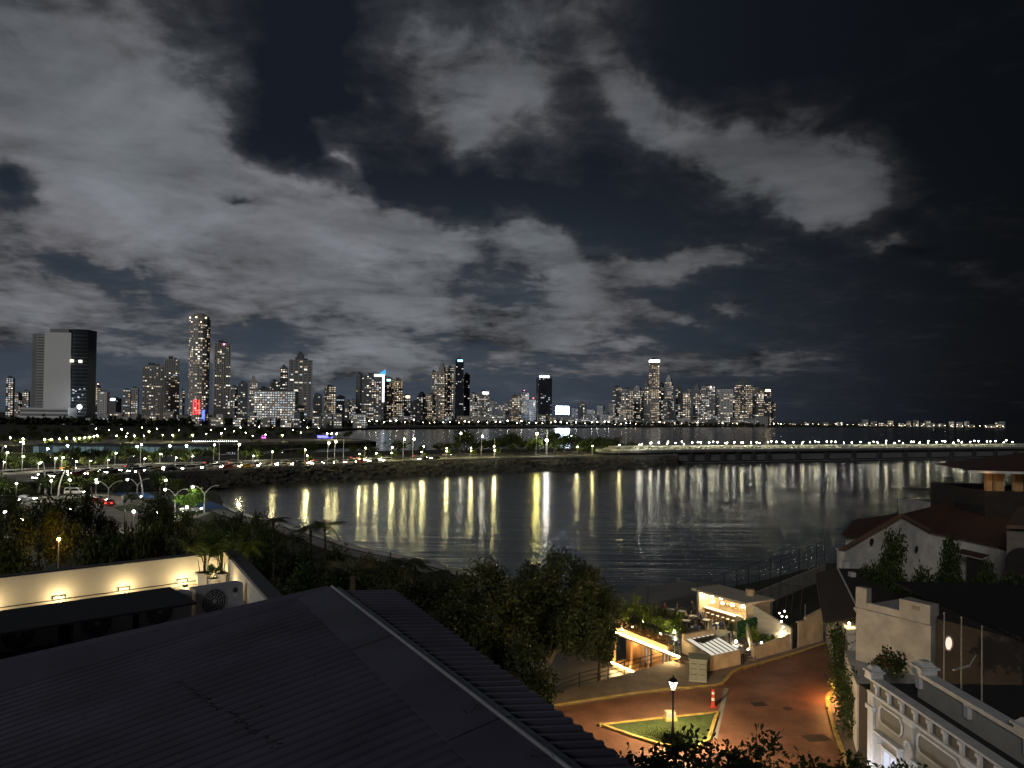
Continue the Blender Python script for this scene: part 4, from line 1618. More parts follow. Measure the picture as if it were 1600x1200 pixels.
MB().poly([(a.x, a.y, 3.02) for a in q]).build('spit_brightening_pavement', MATS['brightening_paving'], kind='structure')  # also added as pale ground to brighten the park
# strings of small bulbs along the marina wall
for i in range(22):
    px = 301 + i * 3.3
    p = G(px, 689.5, 5.2)
    t = thing('wall_light', 'small white light on the marina wall beside the basin', 'wall light', (p.x, p.y, 3.0), group='small lights along the marina wall')
    MB().tube([(0, 0, 0), (0, 0, 2.0)], .06, 4).build('post', M_pole, t, world=False)
    MB().ball((0, 0, 2.2), .2).build('bulb', emit('wall_bulb', (.92, .96, 1.0), 20.0, False), t, world=False)
# coloured lights on the spit: blue pavilion and a magenta sign
p0, p1 = G(496, 684.2, 3), G(520, 684.2, 3)
t = thing('marina_pavilion', 'flat-roofed pavilion glowing blue on the marina spit', 'pavilion', (p0.x, p0.y, 3))
w_ = p1.x - p0.x
MB().box(p0.x, p0.y, 3, p1.x, p0.y + 6, 5.2).build('lit_front', emit('pavilion_blue', (.10, .10, 1.0), 5.0), t)
MB().box(p0.x - .5, p0.y - .8, 5.2, p1.x + .5, p0.y + 7, 5.6).build('roof', M_dconc, t)
p = G(412, 684, 4)
t = thing('lit_sign', 'small magenta glowing sign beside the marina basin', 'sign', (p.x, p.y, 3))
MB().box(p.x - 1.6, p.y, 3.8, p.x + 1.6, p.y + .3, 6).build('panel', emit('sign_magenta', (1.0, .15, .85), 7.0), t)
MB().box(p.x - .1, p.y + .1, 3, p.x + .1, p.y + .2, 3.8).build('post', M_pole, t)
# trees of the marina park
rng = random.Random(77)
k = 0
for px, py in [(x_, 692 - (abs(hash((x_, 3))) % 5)) for x_ in range(-10, 300, 17)] + [(x_, 684.5) for x_ in range(300, 500, 16)] + [(x_, 679) for x_ in range(20, 480, 21)] + [(535, 685.8), (546, 686), (497, 676)]:
    p = G(px + rng.uniform(-5, 5), py, 3)
    k += 1
    put((tA, tB)[k % 2], (p.x, p.y + 8, 3.0), rng.uniform(0, 6.3), f'bushy tree in the park beyond the marina, number {ordinal(k)} among them', 'trees beyond the marina', rng.uniform(.7, 1.15))
# breakwater at the marina mouth
o = MB()
q = [G(x_, y_, 1.4) for x_, y_ in ((440, 701.5), (478, 699.5), (484, 701), (444, 703.5))]
o.prism([(a.x, a.y) for a in q], -1, 1.4)
tag(o.build('floating_jetty', M_dconc), 'dark floating jetty lying in the marina basin', 'jetty')

# --- fish market hall: long dark roof over walls that glow turquoise
zb = CW_Z
D0, D1 = 338, 352
xa, xb = A(52, 700, D0).x, A(330, 700, D1).x
t = thing('market_hall', 'long low market hall with dark roof and walls that glow turquoise', 'building', (xa, D0, zb))
n = 28
M_turq = emit('market_glow', (.55, .85, .90), .17)  # panels emit by themselves in place of lamplight on the walls
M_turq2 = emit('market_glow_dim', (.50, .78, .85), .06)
mbw, ca = MB(), []
for i in range(n):
    f0, f1 = i / n, (i + .86) / n
    x0_, x1_ = xa + (xb - xa) * f0, xa + (xb - xa) * f1
    y0_, y1_ = D0 + (D1 - D0) * f0, D0 + (D1 - D0) * f1
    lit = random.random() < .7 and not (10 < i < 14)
    MB().prism([(x0_, y0_), (x1_, y1_), (x1_, y1_ + .2), (x0_, y0_ + .2)], zb + .9, zb + 3.7).build('glow_panel', M_turq if lit else M_turq2, t)
    MB().prism([(x1_ + .1, y1_ - .25), (x1_ + .4, y1_ - .25), (x1_ + .4, y1_ + .2), (x1_ + .1, y1_ + .2)], zb, zb + 3.88).build('column', M_dconc, t)
MB().prism([(xa - 2, D0 - 3), (xb + 2, D1 - 3), (xb + 2, D1 + 22), (xa - 2, D0 + 22)], [zb + 3.9, zb + 3.9, zb + 4.1, zb + 4.1], [zb + 4.3, zb + 4.3, zb + 4.5, zb + 4.5]).build('roof', mat('market_roof', (.035, .036, .04), .6, var=.2), t)
MB().prism([(xa, D0 + .3), (xb, D1 + .3), (xb, D1 + 20), (xa, D0 + 20)], zb, zb + 3.85).build('hall', M_dconc, t)
pc = street_lamp_proto('market_floodlight', 'x', 5.0, .5, emit('flood_cool', (.70, 1.0, .92), 60.0), 'tall', 'floodlights before the market hall')
for i, (px, py) in enumerate(((104, 695), (148, 706), (73, 700), (264, 695), (290, 695), (213, 696))):
    D = D0 - 6 + (D1 - D0) * (px - 52) / 278
    p = A(px, py, D)
    put(pc, (p.x, D, zb), 0, f'cool white floodlight before the market hall, {ordinal(sorted((73, 104, 148, 213, 264, 290)).index(px) + 1) if False else ordinal([73, 104, 148, 213, 264, 290].index(px) + 1)} from the left', scale=(1, 1, max(.5, (p.z - zb) / 5)))
# lamps and shrubs between the hall and the road
for i, (px, py) in enumerate(((5, 721), (10, 706), (35, 690), (60, 726), (86, 715), (97, 714), (118, 724), (168, 720), (180, 707), (220, 693), (225, 719), (250, 709), (274, 716), (334, 694), (373, 693), (35, 712), (140, 728), (300, 712), (395, 712), (402, 709))):
    D = front_D(px) + (50 if py < 712 else 38)
    p = A(px, py, D)
    put(ptall['w'], (p.x, D, CW_Z), 0, f'street lamp before the market hall and landing, {ordinal(sorted([5, 10, 35, 60, 86, 97, 118, 168, 180, 220, 225, 250, 274, 334, 373, 35.5, 140, 300, 395, 402]).index(px) + 1 + (1 if py == 712 and px == 35 else 0))} from the left', scale=(.8, .8, max(.3, (p.z - CW_Z) / 9)))
    put((tB, tA)[i % 2], (p.x + (2.0, -2.2)[i % 2], D + 2.5, CW_Z), i * 1.3, f'lamp-lit bush before the market hall, {ordinal(i + 1)} of these bushes', 'lamp-lit bushes before the market hall', .5 + (i * 3 % 4) * .08)
k = 0
for px in list(range(-10, 340, 15)):
    k += 1
    D = front_D(px) + rng.uniform(52, 60)
    p = A(px, 715, D)
    put((tB, tA)[k % 2], (p.x, D, CW_Z), rng.uniform(0, 6), f'small tree before the market hall, {ordinal(k)} from the left', 'trees before the market hall', rng.uniform(.5, .95))

# ------------------------------------------------------------------ the near park
Z0 = 3.0
M_lot = mat('parking_concrete', (0.30, 0.28, 0.24), .85, var=.25, scale=.25, bump=.1)
M_bluec = mat('blue_court_paint', (0.03, 0.14, 0.42), .6, var=.15, scale=.3)


def patch(name, px, z, m, **kw):
    q = smooth_line([G(x_, y_, z) for x_, y_ in px], 1) if kw.pop('smooth', False) else [G(x_, y_, z) for x_, y_ in px]
    return MB().poly([(a[0], a[1], z) for a in q]).build(name, m, **kw)


patch('parking_pavement', ((-40, 790), (60, 776), (150, 772), (205, 777), (262, 797), (330, 801), (300, 812), (256, 822), (205, 834), (150, 840), (90, 828), (20, 812)), Z0 + .02, M_lot, kind='structure')
patch('grass_lawn', ((176, 793), (205, 787), (228, 793), (222, 799), (190, 799)), Z0 + .05, M_grass, kind='structure')
patch('grass_lawn', ((246, 800), (300, 797), (322, 801), (300, 806), (260, 811)), Z0 + .05, M_grass, kind='structure')
patch('grass_lawn', ((100, 782), (120, 777), (140, 780), (128, 790), (104, 793)), Z0 + .05, M_grass, kind='structure')
patch('sports_court_surface', ((168, 766.8), (232, 770), (246, 779), (196, 777)), Z0 + .06, M_bluec, kind='structure')
patch('sports_court_surface', ((300, 786), (330, 783.5), (360, 794), (318, 797)), Z0 + .06, M_bluec, kind='structure')
wl = smooth_line([(p.x, p.y) for p in near[5:12]], 2)
mb = MB()
strip(mb, offset_line(wl, -1.2), offset_line(wl, -4.2), Z0 + .05, Z0 + .05)
mb.build('shore_walk_path', M_conc, kind='structure')
mb = MB()
a, b = offset_line(wl, -.2), offset_line(wl, -.55)
for i in range(len(a) - 1):
    mb.prism([a[i], a[i + 1], b[i + 1], b[i]], Z0, Z0 + .6)
tag(mb.build('shore_parapet_wall', M_conc), 'low pale parapet wall along the shore walk beside the dark trees', 'parapet wall')

# tall curved poles and twin-arm lamps
LP2 = lum((1.0, .95, .82), 90.0, .30)
for i, (pxb, pyb, pxt, pyt) in enumerate(((71, 772, 68, 722), (61, 771, 66, 748), (91, 775, 101, 736), (223, 774, 216, 736), (0, 722, 6, 697), (40, 722, 35, 690))):
    D = 22 * FPX / (pyb - 640) if i < 4 else 300
    p, q = A(pxb, pyb, D), A(pxt, pyt, D)
    t = thing('curved_lamp_post', f'tall curved white lamp post on the park edge, {ordinal([4, 2, 5, 6, 1, 3][i])} from the left', 'lamp post', (p.x, D, Z0 if i < 4 else CW_Z), group='curved white lamp posts')
    h = q.z - t.location.z
    dx = q.x - p.x
    MB().tube([(dx * s * s, 0, h * s) for s in (0, .3, .55, .75, .9, 1)], [.24, .2, .17, .14, .11, .07], 7).build('pole', mat('white_pole', (.62, .62, .58), .5), t, world=False)
    MB().bar((dx, 0, h), (dx + (.9 if dx > 0 else -.9), 0, h + .1), .3, .14).build('lamp_head', M_pole, t, world=False)
    MB().ball((dx + (.7 if dx > 0 else -.7), 0, h - .12), .2).build('bulb', LAMP_PN, t, world=False)
pd = street_lamp_proto('twin_arm_lamp', 'x', 6.0, .26, lum((1.0, .96, .86), 150.0, .26), 'double', 'twin-arm street lamps round the car park')
for i, (px, pyt, pyb) in enumerate(((170, 752, 790), (274, 764, 798), (320, 759, 799), (215, 748, 782))):
    D = 22 * FPX / (pyb - 641)
    p = A(px, pyt, D)
    put(pd, (p.x, D, Z0), (.25, -.2, .1, 0)[i], f'twin-arm street lamp at the car park, {ordinal((1, 3, 4, 2)[i])} from the left', scale=(1, 1, (p.z - Z0) / 6))
pg = street_lamp_proto('park_globe_lamp', 'x', 3.6, .27, lum((1.0, .93, .74), 130.0, .27), 'ball', 'globe lamps in the near park')
GL = [(35, 811), (36, 828), (110, 795), (209, 799), (292, 792), (372, 788), (343, 853), (8, 800)]
for i, (px, py) in enumerate(sorted(GL)):
    p = G(px, py, Z0 + 4.0)
    put(pg, (p.x, p.y, Z0), 0, f'globe lamp among the dark park trees, {ordinal(i + 1)} from the left')
p = A(92, 838, 99)
po = street_lamp_proto('amber_lamp', 'amber lamp glowing under the brown-lit tree at left', 5.1, .22, lum((1.0, .50, .15), 800.0, .22), 'ball')
po.location = (p.x, p.y, Z0)
# dark unlit posts
for i, (px, pyt, pyb) in enumerate(((195, 787, 835), (278, 797, 822), (1012, 932, 958))):
    if px > 900:
        continue
    D = 22 * FPX / (pyb - 641)
    p = A(px, pyt, D)
    t = thing('unlit_lamp_post', f'dark unlit lamp post silhouetted against the car park, {ordinal(i + 1)} from the left', 'lamp post', (p.x, D, Z0))
    h = p.z - Z0
    MB().tube([(0, 0, 0), (0, 0, h)], [.09, .06], 6).build('pole', mat('black_iron', (.015, .015, .015), .5), t, world=False)
    MB().lathe([(.08, h), (.28, h + .2), (.22, h + .6), (.05, h + .75)], 8).build('lantern', MATS['black_iron'], t, world=False)

# parked cars in the car park
for i, (c, px, py, rz, v) in enumerate((('white', 116, 773, .1, True), ('red', 172, 790, 1.9, False), ('grey', 298, 800, .2, False), ('silver', 228, 808, .5, False), ('white', 205, 781, .4, False), ('black', 240, 815, .4, False), ('white', 40, 783, .1, False), ('silver', 12, 786, .1, True), ('red', 150, 786, .3, False), ('white', 28, 846, 1.2, False))):
    p = G(px, py, Z0)
    src = vans[c] if v else protos[c]
    put(src, (p.x, p.y, Z0 + .03), rz, f'{c} {"van" if v else "car"} parked in the park car park, {ordinal([12, 28, 40, 116, 150, 172, 205, 228, 240, 298].index(px) + 1)} from the left', 'cars in the car park').name = 'parked_car'

# dark trees of the near park: photo x, top y, distance, crown radius in px
NT = [(18, 792, 98, 34), (62, 778, 108, 36), (100, 772, 112, 30), (143, 766, 116, 24), (8, 770, 150, 30), (34, 762, 190, 26), (245, 772, 128, 26), (262, 786, 122, 22), (172, 808, 118, 20), (300, 802, 112, 30), (338, 806, 104, 30), (368, 800, 110, 24), (395, 806, 104, 26), (425, 818, 100, 24), (190, 764, 205, 16), (205, 770, 185, 16), (92, 800, 104, 30), (520, 858, 84, 30), (470, 852, 80, 28), (565, 868, 82, 32), (600, 872, 76, 30), (-8, 836, 62, 44), (28, 846, 60, 40), (150, 842, 62, 36), (188, 838, 64, 36), (222, 832, 68, 34), (256, 826, 70, 34), (290, 832, 66, 34), (176, 822, 84, 26), (232, 818, 84, 26)]
for i, (px, py) in enumerate(((3, 778), (17, 775), (31, 777), (47, 774), (84, 772), (98, 771), (112, 770.5), (137, 769.5), (152, 770), (186, 769), (258, 771), (285, 774))):
    p = G(px, py, Z0)
    put((tA, tB)[i % 2], (p.x, p.y - 3, Z0), i * .9, f'small tree at the foot of the boulder slope, {ordinal(i + 1)} from the left', 'trees at the foot of the boulder slope', rng.uniform(.55, .85))
    if i % 2 == 0:
        put(pg, (p.x + 2.6, p.y - 5.5, Z0), 0, f'globe lamp at the foot of the boulder slope, {ordinal(i // 2 + 1)} from the left', 'globe lamps below the boulder slope')
tN = tree_proto('dark_tree', 'x', 'tree', 9.0, (3.6, 3.4, 4.3), 3200, .42, M_leaf, M_bark, 8, .22, clumps=30)
tN2 = tree_proto('dark_tree', 'x', 'tree', 8.0, (3.6, 3.6, 3.6), 2900, .45, M_leaf2, M_bark, 9, .2, clumps=24)
for i, (px, pyt, D, r) in enumerate(sorted(NT)):
    p = A(px, pyt, D)
    rad = r * D / FPX
    h = p.z - Z0
    pr_, h0, r0 = (tN, 9.0, 3.6) if i % 3 else (tN2, 8.0, 3.6)
    put(pr_, (p.x, D, Z0), rng.uniform(0, 6.3), f'dark leafy tree in the near park, {ordinal(i + 1)} from the left', 'dark trees in the near park', (rad / r0, rad / r0, h / h0))
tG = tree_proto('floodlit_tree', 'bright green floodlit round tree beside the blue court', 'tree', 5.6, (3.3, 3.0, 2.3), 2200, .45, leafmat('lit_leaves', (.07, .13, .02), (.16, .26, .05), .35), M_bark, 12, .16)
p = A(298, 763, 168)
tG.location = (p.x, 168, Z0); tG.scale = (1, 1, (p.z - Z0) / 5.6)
# its ground spotlight
t = thing('ground_spotlight', 'ground spotlight shining up into the bright green tree', 'spotlight', (p.x - 1.5, 162, Z0))
MB().lathe([(.16, 0), (.2, .3), (.17, .34)], 8).build('housing', M_pole, t, world=False)
L_ = bpy.data.lights.new('bulb', 'POINT'); L_.energy = 1500; L_.color = (.95, 1, .75); L_.shadow_soft_size = .15
b_ = link('bulb', L_, t); b_.location = (0, 0, .55)
# palms by the shore
PD = [(430, 802, 92, 5.6), (487, 812, 84, 6.4), (512, 806, 90, 6.0), (455, 826, 86, 5.0), (632, 862, 74, 6.0), (137, 838, 96, 4.2), (340, 846, 90, 4), (650, 866, 80, 5)]
pN = palm_proto('shore_palm', 'x', 9.0, 17, 3.1, 15, .8, droop=(.4, .95))
for i, (px, pyt, D, s) in enumerate(sorted(PD)):
    p = A(px, pyt, D)
    h = p.z - 1.2 - Z0
    put(pN, (p.x, D, Z0), rng.uniform(0, 6), f'dark palm silhouette near the shore walk, {ordinal(i + 1)} from the left', 'dark palms near the shore walk', (s / 6, s / 6, h / 9))
# fan palm just beyond the metal roof
rg = np.random.default_rng(4)
t = thing('fan_palm', 'pale fan palm just beyond the ridge of the metal roof', 'palm', (0, 0, 0))
p = A(548, 900, 42)
t.location = (p.x, 42, Z0)
h = p.z - Z0
MB().tube([(0, 0, 0), (.2, 0, h * .5), (.1, .1, h)], [.22, .16, .15], 7).build('trunk', M_bark, t, world=False)
Q = []
for k in range(9):
    a0 = k * .7
    c = np.array((.1, .1, h))
    ax = np.array((math.cos(a0) * .8, math.sin(a0) * .8, rg.uniform(.2, .9)))
    ax /= np.linalg.norm(ax)
    sd = np.cross(ax, (0, 0, 1)); sd /= np.linalg.norm(sd)
    b0 = c + ax * .5
    for j in range(-6, 7):
        d_ = ax * math.cos(j * .2) + sd * math.sin(j * .2)
        w = np.cross(d_, np.cross(ax, sd)) * .03
        Q.append([b0 - w, b0 + d_ * .7 - w, b0 + d_ * rg.uniform(1.1, 1.4) + np.array((0, 0, -.1)), b0 + w])
link('crown', quads_mesh('crown', np.array(Q), leafmat('fan_palm_leaves', (.10, .10, .06), (.18, .17, .11), .2)), t)

# ================================================================== foreground: metal roof and lit roof terrace
ZR, ZE = 21.8, 21.69
M_tin = mat('painted_roof_sheet', (0.062, 0.061, 0.092), .5, metal=.1, var=.38, scale=.45, bump=.12, bscale=5)
R1, R2 = G(518, 923, ZR), G(870, 1200, ZR)
E1, E2 = G(615, 922, ZE), G(985, 1195, ZE)
rdir = (R2 - R1)
RL = rdir.length
R2x = R1 + rdir * 1.5
E2x = E1 + (E2 - E1) * 1.5
L1 = A(0, 1082, 11.5)
VL_ = (L1 - R1)
VL_ = VL_ * (1.9)
house = thing('metal_roofed_house', 'house with a dark ribbed metal gable roof filling the foreground', 'house', (R1.x, R1.y, 3.0))
rn = rdir.normalized()


def ribbed(p0, p1, q0, q1, pitch, name):
    """ribbed sheet between the edge p0-p1 and the edge q0-q1, ribs running across"""
    mb = MB()
    L = (p1 - p0).length
    n = int(L / pitch)
    prof = []
    for i in range(n):
        b = i * pitch
        prof += [(b, 0), (b + pitch * .58, 0), (b + pitch * .68, .034), (b + pitch * .90, .034)]
    prof.append((n * pitch, 0))
    for (s0, z0), (s1, z1) in zip(prof[:-1], prof[1:]):
        f0, f1 = s0 / L, s1 / L
        a, b = p0.lerp(p1, f0), p0.lerp(p1, f1)
        c, d = q0.lerp(q1, f1), q0.lerp(q1, f0)
        mb.poly([(a.x, a.y, a.z + z0), (b.x, b.y, b.z + z1), (c.x, c.y, c.z + z1), (d.x, d.y, d.z + z0)])
        mb.poly([(a.x, a.y, a.z + z0 - .012), (b.x, b.y, b.z + z1 - .012), (c.x, c.y, c.z + z1 - .012), (d.x, d.y, d.z + z0 - .012)])
    return mb.build(name, M_tin, house)


ribbed(R1, R2x, R1 + VL_, R2x + VL_, .21, 'roof_sheet')
ribbed(R1, R2x, E1, E2x, .21, 'roof_sheet')
# ridge cap: flat flashing folded over the ridge, with a rolled edge
up = Vector((0, 0, .062))
vl = VL_.normalized()
vr = (E1 - R1).normalized()
mb = MB()
for i in range(7):
    f0, f1 = i / 7, (i + 1) / 7 - .0006
    lift = Vector((0, 0, .004 * (i % 2)))
    a, b = R1.lerp(R2x, f0) + up + lift, R1.lerp(R2x, f1) + up + lift
    mb2 = MB()
    mb2.poly([a, b, b + vl * .62, a + vl * .62]).poly([a, b, b + vr * .16, a + vr * .16])
    mb2.poly([a + vl * .62, b + vl * .62, b + vl * .62 - up * .3, a + vl * .62 - up * .3])
    mb2.build('ridge_flashing', M_tin, house)
MB().tube([R1 + up * 1.3, R2x + up * 1.3], .022, 6).build('ridge_roll', mat('ridge_roll_metal', (.42, .41, .44), .35, metal=.4, var=.1), house)
# parapet along the far gable edge
perp = -Vector((rn.x, rn.y, 0)).normalized()
Pend = R1 + VL_
g0, g1 = R1 + perp * .02, Pend + perp * .02
zt0, zt1 = ZR + .03, A(0, 1040, 11.5).z
zt1 = ZR + (zt1 - ZR) * 1.9
M_par = mat('parapet_paint', (0.085, 0.083, 0.122), .7, var=.14, scale=.9, bump=.1)
mb = MB()
q = [g0, g1, g1 + perp * .28, g0 + perp * .28]
mb.prism([(a.x, a.y) for a in q], [ZR - .6, Pend.z - .6, Pend.z - .6, ZR - .6], [zt0, zt1, zt1, zt0]).build('gable_parapet', M_par, house)
# walls below
qs = [R1 + perp * .0, E1 - vr * .3, E2x - vr * .3, R2x, R2x + VL_, Pend]
MB().prism([(a.x, a.y) for a in qs], 3.0, [a.z - .28 for a in qs]).build('walls', mat('house_render', (.30, .28, .25), .85), house)
# dead leaves on the sheets
rngn = np.random.default_rng(6)
P = []
for i in range(46):
    f = i / 46
    px = 280 + 175 * f + rngn.uniform(-3, 3) if i < 40 else rngn.uniform(380, 640)
    py = 1072 + 118 * f + rngn.uniform(-3, 3) if i < 40 else rngn.uniform(1000, 1180)
    # point of the left roof plane on that ray
    nrm = (R2x - R1).cross(VL_)
    d = ray(px, py)
    tt = (R1 - Vector((0, 0, CAM_H))).dot(nrm) / d.dot(nrm)
    h_ = Vector((0, 0, CAM_H)) + d * tt
    P += [(h_.x + rngn.uniform(-.04, .04), h_.y + rngn.uniform(-.04, .04), h_.z + .05) for _ in range(2)]
for px, py in ((735, 1103), (742, 1108), (846, 1186), (575, 974)):
    p = G(px, py, ZR + .09)
    P += [(p.x + rngn.uniform(-.12, .12), p.y + rngn.uniform(-.08, .08), ZR + .09) for _ in range(9)]
V = leaf_quads(np.array(P), .055, rngn, .6)
V[:, :, 2] = V[:, :1, 2] + (V[:, :, 2] - V[:, :1, 2]) * .25
o = link('leaf_litter', quads_mesh('leaf_litter', V, mat('dead_leaf', (.03, .022, .015), .9)))
tag(o, 'dead leaves lying on the metal roof', 'leaves', kind='stuff')

# --- the neighbouring roof terrace
ZF, ZW = 20.75, 21.43
wdir = Vector((.719, .695, 0)); wdir.normalize()
corner = Vector((-7.26, 19.62, 0))
rdirn = Vector((.471, -.881, 0)); rdirn.normalize()
leftend = corner - wdir * 14.0
rightend = corner + rdirn * 5.9
M_tw = mat('terrace_white_wall', (0.70, 0.67, 0.60), .8, var=.06, scale=1.2, bump=.12, bscale=18)
terr = thing('roof_terrace', 'roof terrace with warm-lit white parapet next door', 'terrace', (corner.x, corner.y, 3.0))
wn_ = Vector((-wdir.y, wdir.x, 0))         # outward of the left wall
rn_ = Vector((-rdirn.y, rdirn.x, 0))
mb = MB()
q = [leftend, corner, corner + wn_ * .16, leftend + wn_ * .16]
mb.prism([(a.x, a.y) for a in q], 3.0, ZW).build('parapet_wall', M_tw, terr)
q = [corner, rightend, rightend + rn_ * .16, corner + rn_ * .16 + wn_ * .16]
MB().prism([(a.x, a.y) for a in q], 3.0, ZW - .003).build('parapet_wall', M_tw, terr)
M_cap = mat('parapet_cap_dark', (.05, .05, .055), .6)
q = [leftend + wn_ * .05, corner + wn_ * .05, corner + wn_ * .22, leftend + wn_ * .22]
MB().prism([(a.x, a.y) for a in q], ZW + .003, ZW + .03).build('coping', M_cap, terr)
q = [corner + rn_ * .05, rightend + rn_ * .05, rightend + rn_ * .34, corner + rn_ * .34]
MB().prism([(a.x, a.y) for a in q], ZW + .003, ZW + .03).build('coping', M_cap, terr)
# floor of separate tiles
base = MB()
fl_w = 5.2
q = [leftend, corner, corner + rdirn * 5.2, leftend - wn_ * 4.7]
base.prism([(a.x, a.y) for a in q], 3.0, ZF - .03).build('floor_slab', M_conc, terr)
M_tile = mat('terrace_tile', (0.48, 0.44, 0.38), .5, var=.1, scale=2.5)
ts = .6
tile = MB().box(.008, .008, 0, ts - .008, ts - .008, .03)
tmesh = tile.mesh('tile', M_tile)
ang = math.atan2(wdir.y, wdir.x)
for i in range(22):
    for j in range(7):
        p = corner - wdir * (.12 + (i + 1) * ts) - wn_ * (.05 + (j + 1) * ts)
        # keep the tiles inside the right wall
        rel = p + wdir * ts * .5 - corner
        if rel.dot(rn_) > -.12:
            continue
        o = link('floor_tile', tmesh, terr)
        o.location = Vector((p.x, p.y, ZF - .03)) - terr.location
        o.rotation_euler = (0, 0, ang)
# uplights with their conduit
M_cable = mat('black_cable', (.012, .012, .012), .6)
LCOL = (1.0, .74, .36)


def terrace_light(pos, along, inward, label, watt, side):
    t = thing('parapet_uplight', label, 'light fitting', (pos.x, pos.y, ZF), group='uplights along the terrace parapet')
    a, n_ = along, inward
    p = Vector((0, 0, 0)) + n_ * .22
    MB().bar(p - a * .05 + Vector((0, 0, .035)), p + a * .05 + Vector((0, 0, .035)), .08, .05).build('housing', MATS['black_iron'], t, world=False)
    L = bpy.data.lights.new('bulb', 'POINT')
    L.energy = watt; L.color = LCOL; L.shadow_soft_size = .035
    b = link('bulb', L, t)
    b.location = p + Vector((0, 0, .11))
    w = n_ * .03
    h = .15
    mb = MB()
    mb.bar(w - a * .12 + Vector((0, 0, .07)), w - a * .12 + Vector((0, 0, h)), .016, .016)
    mb.bar(w - a * .125 + Vector((0, 0, h)), w + a * .125 + Vector((0, 0, h)), .016, .016)
    mb.bar(w + a * .12 + Vector((0, 0, h)), w + a * .12 + Vector((0, 0, .07)), .016, .016)
    mb.build('conduit', M_cable, t, world=False)


i = 0
for s in (1.05, 2.38, 3.72, 5.05, 6.4, 7.8, 9.2):
    i += 1
    terrace_light(corner - wdir * s, wdir, -wn_, f'warm uplight at the foot of the long terrace wall, {ordinal(i)} from the potted palms', 9.0, 0)
for i, s in enumerate((.55, 1.9, 3.3)):
    terrace_light(corner + rdirn * s, rdirn, -rn_, f'warm uplight at the foot of the short terrace wall, {ordinal(i + 1)} from the corner', 15.0, 1)
mb = MB()
mb.bar(corner - wdir * 13 - wn_ * .03 + Vector((0, 0, ZF + .07)), corner - wdir * .3 - wn_ * .03 + Vector((0, 0, ZF + .07)), .016, .016)
tag(mb.build('power_cable', M_cable), 'black cable running along the foot of the terrace wall', 'cable')
t = thing('hose_loop', 'black cable loop leaning on the short terrace wall', 'cable', (corner.x, corner.y, ZF))
p = corner + rdirn * 1.25 - rn_ * .1
pts = [(p.x + .0, p.y, ZF + .35), (p.x + .06, p.y - .2, ZF + .25), (p.x + .16, p.y - .42, ZF + .08), (p.x + .22, p.y - .5, ZF + .02)]
MB().tube(pts, .014, 5).build('cable', M_cable, t)

# potted palms in the corner
M_pot = mat('white_plastic_pot', (0.62, 0.60, 0.56), .5, var=.05)
M_soil = mat('potting_soil', (0.03, 0.022, 0.016), .95)
M_areca = leafmat('areca_leaves', (.035, .060, .014), (.09, .13, .03), .35)


def potted(px, py, D, pr, ph, stems, fl, seed, label, leaf=.26):
    rg = np.random.default_rng(seed)
    p = G(px, py, ZF)
    t = thing('potted_palm', label, 'potted plant', (p.x, p.y, ZF), group='potted plants in the terrace corner')
    MB().lathe([(pr * .78, 0), (pr * .95, ph * .86), (pr * 1.06, ph * .87), (pr * 1.06, ph), (pr * .94, ph), (pr * .93, ph * .94)], 18).build('pot', M_pot, t, world=False, smooth=False)
    MB().lathe([(pr * .93, ph * .9), (pr * .93, ph * .95)], 14).build('soil', M_soil, t, world=False)
    Q, st = [], MB()
    for k in range(stems):
        a = rg.uniform(0, 2 * math.pi)
        r_ = rg.uniform(0, pr * .5)
        b = np.array((r_ * math.cos(a), r_ * math.sin(a), ph * .93))
        hh_ = fl * rg.uniform(.25, .5)
        e = b + np.array((math.cos(a) * .06, math.sin(a) * .06, hh_))
        st.tube([tuple(b), tuple(e)], [.012, .008], 5)
        Q += frond_quads(e, a + rg.uniform(-.6, .6), fl * rg.uniform(.7, 1.0), rg.uniform(.95, 1.4), rg.uniform(.15, .55), rg, 13, leaf, .011)
    link('fronds', quads_mesh('fronds', np.array(Q), M_areca), t)
    st.build('stem', M_areca, t, world=False, kind='stuff')
    return t


potted(318, 917, 18, .19, .36, 13, 1.05, 41, 'tall palm in the largest white pot, left of the terrace corner group', .30)
potted(347, 916, 18, .165, .32, 12, 1.0, 42, 'palm in the white pot nearest the short terrace wall', .30)
potted(333, 919, 18, .12, .24, 5, .30, 43, 'small plant in the smallest white pot between the two palms', .12)
# broad frond of the garden palm that reaches up beside the terrace
rg = np.random.default_rng(8)
p = A(388, 868, 21.5)
t = thing('garden_palm', 'palm with yellow-green drooping leaves lit beside the terrace corner', 'palm', (p.x, 21.5, 3.0))
h = p.z - 3 + .3
MB().tube([(0, 0, 0), (.1, 0, h * .6), (0, 0, h)], [.16, .11, .07], 7).build('trunk', M_bark, t, world=False)
Q = []
for k in range(9):
    Q += frond_quads((0, 0, h), k * .7, rg.uniform(.55, .75), rg.uniform(.3, .9), rg.uniform(.6, 1.2), rg, 12, .26, .022)
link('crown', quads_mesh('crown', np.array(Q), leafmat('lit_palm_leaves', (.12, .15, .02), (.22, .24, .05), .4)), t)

# --- row of outdoor air-conditioning units under a dark shade
M_ac = mat('ac_casing', (0.32, 0.32, 0.36), .5, var=.06)
M_acd = mat('ac_grille_dark', (.03, .03, .035), .6)
fr = Vector((.695, -.719, 0))              # the way the units face
acp = thing('air_conditioner', 'x', 'air conditioner', group='outdoor air-conditioning units in a row')
hw, hh2, dp = .50, .62, .34


def local(u, n_, z):
    v = wdir * u + fr * n_
    return Vector((v.x, v.y, z))


